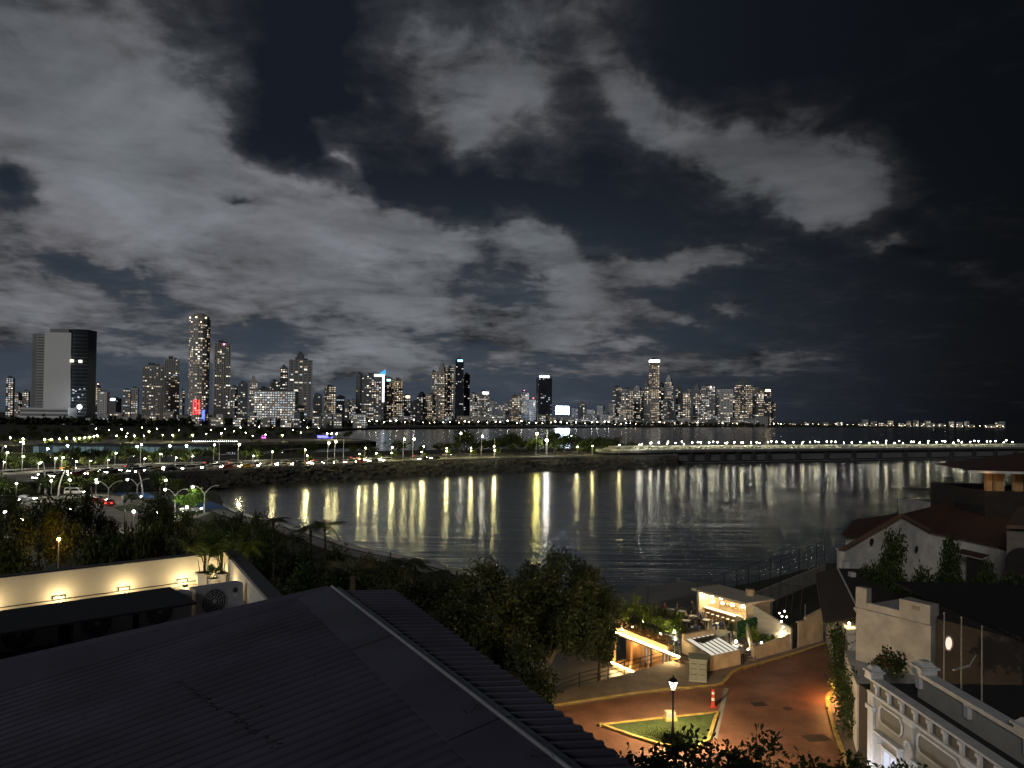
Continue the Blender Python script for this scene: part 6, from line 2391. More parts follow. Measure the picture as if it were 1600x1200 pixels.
def blades(n, r, h, rg, w=.05):
    Q = []
    for k in range(n):
        a = rg.uniform(0, 2 * math.pi); rr = r * rg.uniform(0, .35)
        b = np.array((rr * math.cos(a), rr * math.sin(a), 0))
        d_ = np.array((math.cos(a) * rg.uniform(.1, .7), math.sin(a) * rg.uniform(.1, .7), 1)); d_ /= np.linalg.norm(d_)
        s_ = np.array((-math.sin(a), math.cos(a), 0)) * w
        L = h * rg.uniform(.6, 1.1)
        Q.append([b - s_, b + d_ * L * .6 - s_, b + d_ * L + np.array((math.cos(a), math.sin(a), 0)) * .12 * h, b + d_ * L * .55 + s_])
    return Q


def clump(px, py, z, r, h, label, m, seed, kind='bush', leaf=.2):
    rg = np.random.default_rng(seed)
    p = G(px, py, z)
    t = thing('garden_plant', label, 'plant', (p.x, p.y, z), group='plants of the restaurant garden')
    if kind == 'bush':
        P_, c_ = crown_points(420, (r, r, h * .5), rg, 14)
        P_[:, 2] += h * .55
        link('foliage', quads_mesh('foliage', leaf_quads(P_, leaf, rg, .5), m), t)
        mb = MB()
        for k in range(4):
            mb.tube([(0, 0, 0), tuple((c_[k] + np.array((0, 0, h * .5))) * .8)], [.03, .01], 5)
        mb.build('stems', M_bark, t, world=False)
    else:
        link('foliage', quads_mesh('foliage', np.array(blades(60, r, h, rg)), m), t)
        MB().lathe([(r * .3, 0), (r * .35, .12)], 8).build('root_mound', M_soil, t, world=False)
    return t


PL = [(985, 962, 1.5, 2.2, 'bush', 'large yellow-green lit bush at the seaward corner of the deck'), (1009, 976, 1.15, 1.5, 'blade', 'yellow-green spiky plant beside the lit corner bush'), (1000, 985, .9, 1.0, 'bush', 'low bush behind the dry grasses'),
      (1022, 972, .9, 1.5, 'blade', 'tall blade plant in the middle of the deck planting'), (1034, 966, .9, 1.5, 'blade', 'blade plant towards the sea in the deck planting'), (1044, 990, .8, 1.1, 'bush', 'bright yellow-green bush by the white deck spotlight'), (1060, 992, .7, .9, 'bush', 'small bush right of the deck spotlight'),
      (1050, 975, .8, 1.5, 'blade', 'upright blade plant near the deck tables'), (1020, 1000, .8, .9, 'bush', 'round dry bush above the glowing strip'), (1142, 990, .7, 1.3, 'blade', 'spiky plant before the bar counter end'),
      (973, 976, .8, 1.2, 'bush', 'lit bush right above the seaward end of the glowing strip'), (978, 968, .8, 1.7, 'blade', 'tall lit blades at the seaward deck corner'), (998, 967, .9, 1.5, 'bush', 'lit bush between the corner bush and the blades'), (1015, 965, .9, 1.6, 'blade', 'tall lit blade plant on the sea side of the deck'),
      (1028, 980, .8, 1.1, 'bush', 'lit bush in the middle of the deck planting'), (1037, 985, .6, 1.2, 'blade', 'lit blades left of the white deck spotlight'), (1062, 974, .7, 1.3, 'blade', 'lit blades before the sea-edge table'), (1054, 981, .7, .9, 'bush', 'lit bush behind the white deck spotlight')]
for i, (px, py, r, h, kd_, lab) in enumerate(PL):
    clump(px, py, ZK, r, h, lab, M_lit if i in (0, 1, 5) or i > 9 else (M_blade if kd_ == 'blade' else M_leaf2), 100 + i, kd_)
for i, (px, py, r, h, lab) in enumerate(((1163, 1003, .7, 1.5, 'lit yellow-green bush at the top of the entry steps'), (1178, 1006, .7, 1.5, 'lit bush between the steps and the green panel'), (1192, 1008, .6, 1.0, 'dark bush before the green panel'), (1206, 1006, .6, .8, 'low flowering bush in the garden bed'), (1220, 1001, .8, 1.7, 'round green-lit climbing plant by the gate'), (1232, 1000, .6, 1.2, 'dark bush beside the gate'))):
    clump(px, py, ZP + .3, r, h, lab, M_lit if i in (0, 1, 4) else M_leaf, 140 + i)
a, b = G(1153, 1003, ZP + .4), G(1197, 992, ZP + .4)
t = thing('green_wall_panel', 'tall green hedge panel behind the garden bed', 'hedge', (a.x, a.y, ZP))
d_ = (b - a).normalized(); n_ = Vector((-d_.y, d_.x, 0))
MB().prism([(a.x, a.y), (b.x, b.y), (b.x + n_.x * .12, b.y + n_.y * .12), (a.x + n_.x * .12, a.y + n_.y * .12)], ZP, ZP + 2.3).build('panel_frame', mat('hedge_backing', (.02, .05, .02), .9), t)
rg = np.random.default_rng(71)
uu, zz = rg.uniform(0, (b - a).length, 2600), rg.uniform(.1, 2.35, 2600)
P_ = np.stack([a.x + d_.x * uu - n_.x * .08, a.y + d_.y * uu - n_.y * .08, ZP + zz], 1) - np.array((a.x, a.y, ZP))
link('hedge_leaves', quads_mesh('hedge_leaves', leaf_quads(P_, .14, rg, .6), leafmat('hedge_green', (.02, .07, .025), (.05, .14, .05), .2)), t)

# --- tables on the deck
tb = thing('deck_table', 'x', 'table', group='tables on the deck')
MB().lathe([(.42, .72), (.43, .75), (.0, .752)], 14).build('top', M_white, tb, world=False)
MB().lathe([(.035, .03), (.035, .72)], 6).build('stem', M_blk, tb, world=False)
MB().lathe([(.25, 0), (.22, .03)], 10).build('foot', M_blk, tb, world=False)
ch = thing('deck_chair', 'x', 'chair', group='chairs on the deck')
M_chair = mat('dark_chair', (.05, .035, .025), .6)
MB().box(-.22, -.22, .42, .22, .22, .47).build('seat', M_chair, ch, world=False)
MB().box(-.22, .19, .47, .22, .23, .88).build('backrest', M_chair, ch, world=False)
for x_ in (-.19, .19):
    for y_ in (-.19, .19):
        MB().box(x_ - .02, y_ - .02, 0, x_ + .02, y_ + .02, .42).build('leg', M_chair, ch, world=False)
TAB = [(1083, 974, 'near the bar corner'), (1104, 980, 'before the bar counter'), (1124, 986, 'closest to the bar stools'), (1066, 966, 'by the sea edge'), (1086, 992, 'beside the black canopy'), (1072, 981, 'in the middle of the deck'), (1048, 963, 'among the blade plants')]
for i, (px, py, lab) in enumerate(TAB):
    p = G(px, py, ZK)
    put(tb, (p.x, p.y, ZK), 0, f'round white-topped table {lab}')
    for k in range(3):
        a = .6 + k * 2.1 + i
        put(ch, (p.x + .72 * math.cos(a), p.y + .72 * math.sin(a), ZK), a - math.pi / 2, f'dark chair at the table {lab}', f'chairs at the table {lab}')


# --- people
def person_mesh(name, pose):
    import bmesh
    if pose == 'stand':
        J = [(0, 0, .95), (0, 0, 1.15), (0, -.01, 1.38), (0, 0, 1.50), (0, -.02, 1.58), (0, -.02, 1.70),
             (.17, 0, 1.40), (.23, .02, 1.12), (.22, -.08, .88), (-.17, 0, 1.40), (-.23, .02, 1.12), (-.22, -.06, .88),
             (.10, 0, .90), (.11, -.02, .50), (.11, .02, .08), (.12, -.12, .03), (-.10, 0, .90), (-.11, -.02, .50), (-.11, .02, .08), (-.12, -.12, .03)]
    else:
        J = [(0, .05, .52), (0, .06, .74), (0, .04, .98), (0, .02, 1.10), (0, -.01, 1.18), (0, -.02, 1.30),
             (.17, .04, 1.00), (.24, -.02, .76), (.14, -.28, .78), (-.17, .04, 1.00), (-.24, -.02, .76), (-.14, -.28, .78),
             (.10, .0, .50), (.12, -.42, .50), (.12, -.42, .09), (.12, -.54, .03), (-.10, .0, .50), (-.12, -.42, .50), (-.12, -.42, .09), (-.12, -.54, .03)]
    E = [(0, 1), (1, 2), (2, 3), (3, 4), (4, 5), (2, 6), (6, 7), (7, 8), (2, 9), (9, 10), (10, 11), (0, 12), (12, 13), (13, 14), (14, 15), (0, 16), (16, 17), (17, 18), (18, 19)]
    Rr = [.14, .13, .15, .06, .085, .10, .065, .05, .04, .065, .05, .04, .095, .065, .045, .04, .095, .065, .045, .04]
    me = bpy.data.meshes.new(name)
    me.from_pydata(J, E, [])
    ob = bpy.data.objects.new('tmp', me)
    COL.objects.link(ob)
    ob.modifiers.new('s', 'SKIN')
    sl = me.skin_vertices[0].data
    for i, r_ in enumerate(Rr):
        sl[i].radius = (r_, r_ * (.75 if i in (0, 1, 2) else 1))
        sl[i].use_root = (i == 0)
    ss = ob.modifiers.new('u', 'SUBSURF'); ss.levels = 1; ss.render_levels = 1
    bpy.context.view_layer.update()
    dg = bpy.context.evaluated_depsgraph_get()
    out_ = bpy.data.meshes.new_from_object(ob.evaluated_get(dg))
    bpy.data.objects.remove(ob)
    out_.name = name
    hi, hip = (1.50, .95) if pose == 'stand' else (1.10, .56)
    idx = []
    for pl_ in out_.polygons:
        c = pl_.center
        far = abs(c.x) > .15 and c.z < (1.0 if pose == 'stand' else .85) and c.z > (.7 if pose == 'stand' else .6)
        if c.z > hi + .16 and c.y > -.06:
            m_ = 3
        elif c.z > hi - .02 or (far and pose == 'stand' and abs(c.x) > .18):
            m_ = 2
        elif c.z > hip and not (pose == 'sit' and c.y < -.15):
            m_ = 0
        else:
            m_ = 1
        idx.append(m_)
    return out_, idx


M_skin = mat('skin', (.28, .16, .10), .6, var=.1)
M_hair = mat('dark_hair', (.015, .012, .01), .6)
CLO = {'white': (.6, .58, .55), 'black': (.02, .02, .022), 'maroon': (.16, .03, .04), 'grey': (.16, .16, .17), 'blue': (.05, .08, .18), 'beige': (.35, .28, .2)}
PM = {k: person_mesh('person_' + k, k) for k in ('stand', 'sit')}


def person(pose, x, y, z, rz, top, bottom, label):
    me, idx = PM[pose]
    m2 = me.copy()
    m2.materials.clear()
    for m_ in (mat('cloth_' + top, CLO[top], .9), mat('cloth_' + bottom, CLO[bottom], .9), M_skin, M_hair):
        m2.materials.append(m_)
    m2.polygons.foreach_set('material_index', idx)
    m2.polygons.foreach_set('use_smooth', [True] * len(m2.polygons))
    o_ = link('person', m2)
    o_.location = (x, y, z)
    o_.rotation_euler = (0, 0, rz)
    tag(o_, label, 'person')
    return o_


p = G(1160, 1038, ZP + .13)
person('stand', p.x, p.y, ZP + .13, .5, 'grey', 'black', 'person in grey standing at the foot of the entry steps')
p = G(1084, 968, ZK)
person('stand', p.x, p.y + .9, ZK, 2.6, 'black', 'black', 'person in black standing near the bar corner')
k = 0
for i, (px, py, lab) in enumerate(TAB):
    p = G(px, py, ZK)
    for j in range(2 if i % 2 == 0 else 1):
        a = .6 + j * 2.1 + i
        k += 1
        c = ('white', 'maroon', 'black', 'blue', 'beige', 'grey')[(k * 5 + i) % 6]
        person('sit', p.x + .72 * math.cos(a), p.y + .72 * math.sin(a), ZK, a - math.pi / 2, c, ('black', 'blue', 'beige')[k % 3], f'{"second " if j else ""}person in {c} seated at the table {lab}')
for i, (px, py, c) in enumerate(((148, 824, 'black'), (147, 838, 'white'))):
    p = G(px, py, 3.0)
    person('stand', p.x, p.y, 3.02, i * 2.0, c, 'black', f'small distant person in {c} walking on the car park edge')

# --- tall net fence over the sea wall
c0, c1 = Vector((19.5, 79.5)), Vector((43.8, 107.0))
t = wall_between(Vector((c0.x, c0.y, 0)), Vector((c1.x, c1.y, 0)), 4.7, 5.0, 'sea_wall', 'pale weathered sea wall under the tall fence', mat('sea_wall_pale', (.34, .31, .26), .85, var=.3, scale=.5, bump=.3), .4, 0)
fe = thing('net_fence', 'tall dark wire fence standing on the sea wall', 'fence', (c0.x, c0.y, 4.7))
d_ = (c1 - c0)
FLn = d_.length
d_.normalize()
nP = 13
for i in range(nP):
    s_ = FLn * i / (nP - 1)
    q = c0 + d_ * s_ + Vector((-d_.y, d_.x)) * .2
    zb_ = 4.7 + .3 * i / (nP - 1)
    MB().tube([(q.x, q.y, zb_ - .3), (q.x, q.y, zb_ + (3.4 if i < nP - 1 else 4.6))], .06, 6).build('post', M_blk, fe)
for zz, th in ((3.4, .045), (.1, .03)):
    a, b = c0 + Vector((-d_.y, d_.x)) * .2, c1 + Vector((-d_.y, d_.x)) * .2
    MB().bar((a.x, a.y, 4.7 + zz), (b.x, b.y, 5.0 + zz), th, th).build('rail', M_blk, fe)
mb = MB()
for i in range(5):
    zz = .5 + i * .6
    a, b = c0 + Vector((-d_.y, d_.x)) * .2, c1 + Vector((-d_.y, d_.x)) * .2
    mb.bar((a.x, a.y, 4.7 + zz), (b.x, b.y, 5.0 + zz), .012, .012)
mb.build('wires', M_blk, fe, kind='stuff')
# frame of a goal standing in the yard
for i, (px, py) in enumerate(((1222, 947), (1245, 950))):
    p = G(px, py, ZP)
    t = thing('goal_frame', ('rusty tube frame standing in the dark yard nearer the bar', 'rusty tube frame standing in the dark yard nearer the houses')[i], 'frame', (p.x, p.y, 3.0), .9)
    for y_ in (-.5, .5):
        MB().tube([(-.4, y_, 0), (.5, y_, 3.0)], .05, 6).build('leg', M_iron, t, world=False)
    MB().tube([(.5, -.55, 3.0), (.5, .55, 3.0)], .05, 6).build('crossbar', M_iron, t, world=False)
for i, (px, pyt, pyb) in enumerate(((1206, 932, 952), (1012, 918, 962), (1258, 943, 968))):
    p = G(px, pyb, 3.6)
    q = A(px, pyt, p.y)
    t = thing('bare_pole', ('short pale pole beside the concrete wall', 'thin dark pole rising from the beach side of the deck', 'short pale pole beside the dark gate')[i], 'pole', (p.x, p.y, 3))
    MB().tube([(0, 0, 0), (0, 0, q.z - 3)], .05, 6).build('shaft', M_pole if i != 1 else M_blk, t, world=False)
    MB().ball((0, 0, q.z - 3), .07).build('finial', M_blk, t, world=False)
# cluster of small bulbs over the climbing plant by the gate
for i, (px, py) in enumerate(((1218, 958), (1226, 955), (1222, 963), (1229, 964), (1221, 971), (1224, 980))):
    p = A(px, py, 70.6)
    t = thing('string_bulb', 'tiny warm bulb in the cluster above the climbing plant', 'bulb', tuple(p), group='tiny bulbs above the climbing plant')
    MB().ball((0, 0, 0), .07).build('bulb', emit('tiny_bulb', (1.0, .82, .60), 40.0), t, world=False)
    MB().tube([(0, 0, .06), (0, 0, .2)], .02, 5).build('socket', M_blk, t, world=False)

# ================================================================== houses on the right
M_lime = mat('limewash_grey', (.55, .52, .47), .85, var=.26, scale=.45, bump=.2, bscale=8)
M_lime2 = mat('weathered_render', (.36, .335, .30), .88, var=.32, scale=.6, bump=.25, bscale=7)
M_stone = mat('facade_stone_grey', (.40, .39, .35), .8, var=.1, scale=.9, bump=.1, bscale=8)
M_mould = mat('white_moulding', (.62, .61, .59), .7, var=.14, scale=2)
M_recess = mat('recess_taupe', (.20, .18, .14), .85, var=.12, scale=1.5)


def tile_mat():
    m = bpy.data.materials.new('clay_tiles_dark')
    m.use_nodes = True
    t = m.node_tree
    b = t.nodes['Principled BSDF']
    c = t.nodes.new('ShaderNodeTexCoord')
    w = t.nodes.new('ShaderNodeTexWave')
    w.inputs['Scale'].default_value = 1.6
    w.inputs['Distortion'].default_value = .6
    t.links.new(c.outputs['Object'], w.inputs[0])
    n = t.nodes.new('ShaderNodeTexNoise')
    n.inputs['Scale'].default_value = 1.3; n.inputs['Detail'].default_value = 6
    t.links.new(c.outputs['Object'], n.inputs[0])
    r = t.nodes.new('ShaderNodeValToRGB')
    r.color_ramp.elements[0].color = (.035, .016, .011, 1); r.color_ramp.elements[1].color = (.10, .045, .030, 1)
    t.links.new(n.outputs[0], r.inputs[0])
    t.links.new(r.outputs[0], b.inputs['Base Color'])
    b.inputs['Roughness'].default_value = .8
    bp = t.nodes.new('ShaderNodeBump'); bp.inputs['Strength'].default_value = .7; bp.inputs['Distance'].default_value = .08
    t.links.new(w.outputs[0], bp.inputs['Height']); t.links.new(bp.outputs[0], b.inputs['Normal'])
    return m


M_tiles = tile_mat()
M_fascia = mat('fascia_brown', (.14, .085, .06), .7, var=.2)
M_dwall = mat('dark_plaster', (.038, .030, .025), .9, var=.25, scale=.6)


def slab_poly(pts, th, name, m, parent):
    """a sloping sheet of real thickness from 3-D corners"""
    mb = MB()
    top = [Vector(p) for p in pts]
    bot = [p - Vector((0, 0, th)) for p in top]
    n = len(pts)
    mb.poly(top); mb.poly(list(reversed(bot)))
    for i in range(n):
        j = (i + 1) % n
        mb.poly([top[i], bot[i], bot[j], top[j]])
    return mb.build(name, m, parent)


# --- classical house front, floodlit from below (runs along the street towards the camera)
CX, CY = 19.96, 42.7
cp = lambda s, out_: (CX + .04 * s - out_, CY - s)
cl = thing('classical_house', 'floodlit classical house front with white mouldings, panels and balustrade', 'building', (CX, CY, 3.0))
SL = 19.0


def cbox(s0, s1, o0, o1, z0, z1, name, m, parent=None):
    q = [cp(s0, o0), cp(s1, o0), cp(s1, o1), cp(s0, o1)]
    return MB().prism(q, z0, z1).build(name, m, parent or cl)


cbox(0, SL, -9, 0, 3.0, 10.05, 'wall', M_stone)
cbox(0, SL, -9, -.25, 10.05, 10.55, 'roof_deck', mat('flat_roof_dark', (.035, .033, .032), .9, var=.2))
cbox(0, SL, -.3, .16, 10.06, 10.2, 'string_course', M_mould)
cbox(0, SL, -.3, -.02, 10.2, 10.88, 'frieze', M_recess)
cbox(-.1, SL, -.35, .26, 10.88, 11.0, 'cornice', M_mould)
cbox(-.1, SL, -.3, .14, 10.80, 10.88, 'cornice_bed', M_mould)
for i in range(15):
    s = .9 + i * 1.22
    b_ = cbox(s - .09, s + .09, -.02, .13, 10.2, 10.8, 'bracket', M_mould)
    cbox(s - .13, s + .13, .0, .2, 10.62, 10.79, 'scroll', M_mould, b_)
cbox(-.05, .55, -.02, .10, 3.0, 10.05, 'corner_pilaster', M_mould)
cbox(-.12, .62, -.05, .2, 9.2, 9.42, 'pilaster_capital', M_mould)
bays = [(1.1, 3.3), (4.7, 8.0), (9.4, 11.6), (13, 16.3)]


def frame(s0, s1, z0, z1, cut, name, parent, w=.1, out_=.07):
    """a raised eight-cornered moulding"""
    P_ = [(s0 + cut, z0), (s1 - cut, z0), (s1, z0 + cut), (s1, z1 - cut), (s1 - cut, z1), (s0 + cut, z1), (s0, z1 - cut), (s0, z0 + cut)]
    mb = MB()
    for i in range(8):
        a, b = P_[i], P_[(i + 1) % 8]
        qa, qb = cp(a[0], out_ / 2), cp(b[0], out_ / 2)
        mb.bar((*qa, a[1]), (*qb, b[1]), w, out_, up=(-1, 0, 0))
    return mb.build(name, M_mould, parent)


for i, (s0, s1) in enumerate(bays):
    pn = cbox(s0 + .05, s1 - .05, -.0, .012, 8.95, 9.75, 'panel', M_recess)
    frame(s0, s1, 8.9, 9.8, .22, 'panel_frame', pn)
    lg = cbox(s0 - .15, s1 + .15, 0, .32, 8.28, 8.40, 'window_hood', M_mould)
    for s in (s0, s1 - .14):
        cbox(s, s + .14, .0, .24, 7.75, 8.28, 'hood_bracket', M_mould, lg)
    wd = cbox(s0 + .45, s1 - .45, .0, .015, 4.6, 7.5, 'window', emit('window_daylight_white', (.80, .84, 1.0), .9) if i < 2 else M_recess)
    for s in (s0 + .33, s1 - .45):
        cbox(s, s + .12, .0, .1, 4.5, 7.6, 'window_jamb', M_mould, wd)
    cbox(s0 + .3, s1 - .3, .0, .12, 7.6, 7.75, 'window_lintel', M_mould, wd)
    cbox((s0 + s1) / 2 - .04, (s0 + s1) / 2 + .04, .016, .05, 4.6, 7.5, 'mullion', M_mould, wd)
for s in (4.0, 8.7, 12.3):
    pl_ = cbox(s - .38, s + .38, .0, .09, 3.0, 10.05, 'pilaster', M_stone)
    mb = MB()
    for k in range(7):
        a0 = math.pi * k / 7
        qa, qb = cp(s + .32 * math.cos(a0), .13), cp(s + .32 * math.cos(a0 + math.pi / 7), .13)
        mb.bar((*qa, 8.7 + .32 * math.sin(a0)), (*qb, 8.7 + .32 * math.sin(a0 + math.pi / 7)), .09, .08, up=(-1, 0, 0))
    mb.build('arch_ornament', M_mould, pl_)
    cbox(s - .45, s + .45, .0, .16, 9.85, 10.05, 'pilaster_capital', M_mould, pl_)
# corner pedestal and the raised attic parapet set back on the roof
def pedestal(s, o_, z0, k=1.0):
    pd_ = cbox(s - .42 * k, s + .42 * k, o_ - .42 * k, o_ + .42 * k, z0, z0 + .28, 'pedestal', M_mould)
    cbox(s - .52 * k, s + .52 * k, o_ - .52 * k, o_ + .52 * k, z0 + .28, z0 + .38, 'pedestal_slab', M_mould, pd_)
    q0 = [cp(s - .40 * k, o_ - .40 * k), cp(s + .40 * k, o_ - .40 * k), cp(s + .40 * k, o_ + .40 * k), cp(s - .40 * k, o_ + .40 * k)]
    q1 = [cp(s - .22 * k, o_ - .22 * k), cp(s + .22 * k, o_ - .22 * k), cp(s + .22 * k, o_ + .22 * k), cp(s - .22 * k, o_ + .22 * k)]
    mb = MB()
    for i in range(4):
        j = (i + 1) % 4
        mb.poly([(*q0[i], z0 + .38), (*q0[j], z0 + .38), (*q1[j], z0 + .62), (*q1[i], z0 + .62)])
    mb.poly([(*a, z0 + .62) for a in q1])
    mb.build('pedestal_cap', M_mould, pd_)


pedestal(.35, -.05, 11.0, .8)
S_A0, S_A1, OA = 2.0, 10.6, -1.5
cbox(S_A0, S_A1, OA - .35, OA, 10.55, 11.75, 'attic_parapet', M_stone)
cbox(S_A0 - .1, S_A1 + .1, OA - .45, OA + .22, 11.75, 11.95, 'attic_coping', M_mould)
for s in (S_A0 + .3, (S_A0 + S_A1) / 2, S_A1 - .3):
    cbox(s - .16, s + .16, OA, OA + .2, 11.1, 11.74, 'attic_bracket', M_mould)
pedestal(S_A0 + .45, OA - .1, 11.95, 1.0)
pedestal(S_A1 - .45, OA - .1, 11.95, 1.0)
for i, (s, zz) in enumerate(((1.0, 5.6), (4.0, 5.6), (7.6, 5.6), (11, 5.6))):
    q = cp(s, 1.35)
    t = thing('facade_floodlight', f'white floodlight at the foot of the classical front, {ordinal(i + 1)} from its far corner', 'floodlight', (*q, 3.7))
    MB().lathe([(.05, 0), (.04, zz - 4.0), (.1, zz - 3.9), (.12, zz - 3.75)], 8).build('stand', M_blk, t, world=False)
    L_ = bpy.data.lights.new('bulb', 'POINT'); L_.energy = 150; L_.color = (.86, .88, 1.0); L_.shadow_soft_size = .08
    b_ = link('bulb', L_, t); b_.location = (0, 0, zz - 3.6)
# flagpoles
for i, (px, pyt, pyb) in enumerate(((1475, 959, 1072), (1502, 966, 1079), (1534, 980, 1102))):
    p = G(px, pyb, 10.56)
    q = A(px, pyt, p.y)
    t = thing('flagpole', f'bare pale flagpole on the dark roof, {ordinal(i + 1)} from the left', 'flagpole', (p.x, p.y, 10.56))
    MB().tube([(0, 0, 0), (0, 0, q.z - 10.56)], [.045, .03], 7).build('shaft', mat('pole_bronze', (.42, .36, .28), .5), t, world=False)
    MB().ball((0, 0, q.z - 10.52), .06).build('finial', MATS['pole_bronze'], t, world=False)
    MB().lathe([(.12, 0), (.09, .1)], 8).build('socket', M_blk, t, world=False)

# --- dark house behind the flagpoles, with a lit oval window
D_ = 47.0
dk_ = thing('dark_house', 'tall unlit house wall behind the flagpoles with a lit oval window', 'building', (29.5, D_, 3))
q = [(27.6, 49.9), (30, 45.2), (48, 45.2), (48, 60), (34, 60)]
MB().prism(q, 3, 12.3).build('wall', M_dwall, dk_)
a, b = Vector((27.6, 49.9)), Vector((30, 45.2))
p = A(1480, 1004, 45.3)
mb = MB()
ov = lambda k, r0, r1, y_: (p.x + r0 * math.cos(k), y_, p.z + r1 * math.sin(k))
MB().poly([ov(2 * math.pi * k / 20, .20, .38, 45.16) for k in range(20)]).build('oval_window', emit('oval_glow', (1.0, .80, .62), 1.1), dk_)
mb = MB().tube([ov(2 * math.pi * k / 20, .25, .44, 45.14) for k in range(21)], .05, 6)
mb.build('oval_frame', mat('oval_frame_rose', (.5, .3, .24), .6), dk_)
for k, (x0_, x1_, z0_, z1_) in enumerate(((33, 34.2, 8.6, 10.8), (36, 37.2, 8.6, 10.8), (39.5, 40.7, 8.6, 10.8))):
    w_ = MB().box(x0_, 45.12, z0_, x1_, 45.19, z1_).build('shutter', MATS['door_dark'], dk_)
MB().box(29.8, 44.95, 12.3, 48.2, 60, 12.55).build('cornice', mat('tar_black', (.012, .011, .010), .95), dk_)
t = thing('wall_bracket', 'pale bent bracket jutting from the dark wall behind the flagpoles', 'bracket', tuple(A(1490, 1046, 43)))
p0, p1, p2 = A(1490, 1047, 43.5), A(1515, 1040, 44.2), A(1525, 1024, 45.1)
MB().bar(p0, p1, .12, .08).build('arm', M_lime, t)
MB().bar(p1, p2, .05, .05).build('stay', M_lime, t)

# --- pale house with the stepped parapet
a, b = Vector((24.7, 55.0)), Vector((27.45, 50.3))
d2 = (b - a).normalized()
n2 = Vector((-d2.y, d2.x)) * -1
if n2.x > 0:
    n2 = -n2
pw = lambda u, o_: tuple(a + d2 * u + n2 * o_)
PL2 = (b - a).length
ph_ = thing('parapet_house', 'pale blank house wall topped by a stepped parapet', 'building', (a.x, a.y, 3))


def pbox(u0, u1, o0, o1, z0, z1, name, m=None, parent=None):
    return MB().prism([pw(u0, o0), pw(u1, o0), pw(u1, o1), pw(u0, o1)], z0, z1).build(name, m or M_lime2, parent or ph_)


pbox(0, PL2, -8, 0, 3, 11.55, 'wall')
pbox(-.1, PL2 + .1, -8, .14, 11.55, 11.75, 'cornice')
pbox(-.05, PL2 + .05, -.02, .08, 11.42, 11.549, 'cornice_bed')
pbox(.0, .85, -.5, .06, 11.75, 13.2, 'parapet_block')
pbox(.85, 3.3, -.32, .04, 11.75, 12.25, 'parapet')
blk = pbox(3.3, PL2, -.9, .06, 11.75, 13.05, 'parapet_block')
pbox(PL2 - 1.25, PL2 - .72, .062, .075, 12.55, 12.8, 'vent_opening', MATS['door_dark'], blk)
# red-flowered plant in front of it
p = A(1388, 1030, 48)
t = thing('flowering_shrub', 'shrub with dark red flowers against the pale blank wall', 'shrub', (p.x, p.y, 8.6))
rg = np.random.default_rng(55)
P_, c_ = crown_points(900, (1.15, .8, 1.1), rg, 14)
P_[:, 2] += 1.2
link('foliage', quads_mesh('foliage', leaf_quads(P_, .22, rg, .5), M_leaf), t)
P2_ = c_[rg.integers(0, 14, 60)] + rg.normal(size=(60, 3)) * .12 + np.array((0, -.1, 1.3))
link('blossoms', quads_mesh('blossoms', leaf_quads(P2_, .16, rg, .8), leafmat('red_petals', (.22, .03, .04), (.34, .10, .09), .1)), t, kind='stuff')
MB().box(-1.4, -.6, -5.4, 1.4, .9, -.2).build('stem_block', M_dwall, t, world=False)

# --- street house with the sloping dark roof and creeper
sh = thing('creeper_house', 'street house under a dark lean-to roof, its wall hung with creeper', 'building', (26.5, 60, 3))
MB().prism([(31.9, 78.5), (26.6, 62.2), (25.2, 57.4), (30, 57.4), (37, 76)], 3, 9.1).build('wall', M_lime, sh)
A_, B_, C_, D4 = Vector((32.2, 76, 10.5)), Vector((26.1, 57.4, 10.5)), Vector((24.7, 60.4, 9.25)), Vector((31.6, 79.6, 9.25))
slab_poly([A_, B_, C_, D4], .14, 'roof', mat('tar_roof_brown', (.040, .028, .022), .9, var=.15), sh)
MB().bar(A_ + Vector((.05, 0, .06)), B_ + Vector((.05, 0, .06)), .12, .06).build('roof_flashing', M_mould, sh)
MB().bar(C_ + Vector((-.08, 0, -.1)), D4 + Vector((-.08, 0, -.1)), .1, .12).build('gutter', M_fascia, sh)
MB().prism([(32.4, 76.2), (26.25, 57.3), (30.5, 57.2), (38, 76)], 9.1, 10.42).build('upper_wall', M_dwall, sh)
MB().prism([(24.9, 57.3), (22.45, 49.8), (23.2, 49.5), (26.2, 57.3)], 3, 8.0).build('street_wing', M_lime, sh)
for u in (.25, .62):
    q0 = Vector((24.9, 57.3)).lerp(Vector((22.45, 49.8)), u)
    q1 = Vector((24.9, 57.3)).lerp(Vector((22.45, 49.8)), u + .1)
    nx = Vector((-.03, .01))
    MB().prism([tuple(q0 + nx), tuple(q1 + nx), tuple(q1 - nx), tuple(q0 - nx)], 3.7, 6.2).build('door', MATS['door_dark'], sh)
q = Vector((26.3, 61)); 
MB().box(q.x - .25, q.y - 3.4, 3.6, q.x, q.y - 3.1, 9.0).build('porch_column', M_cream, sh)
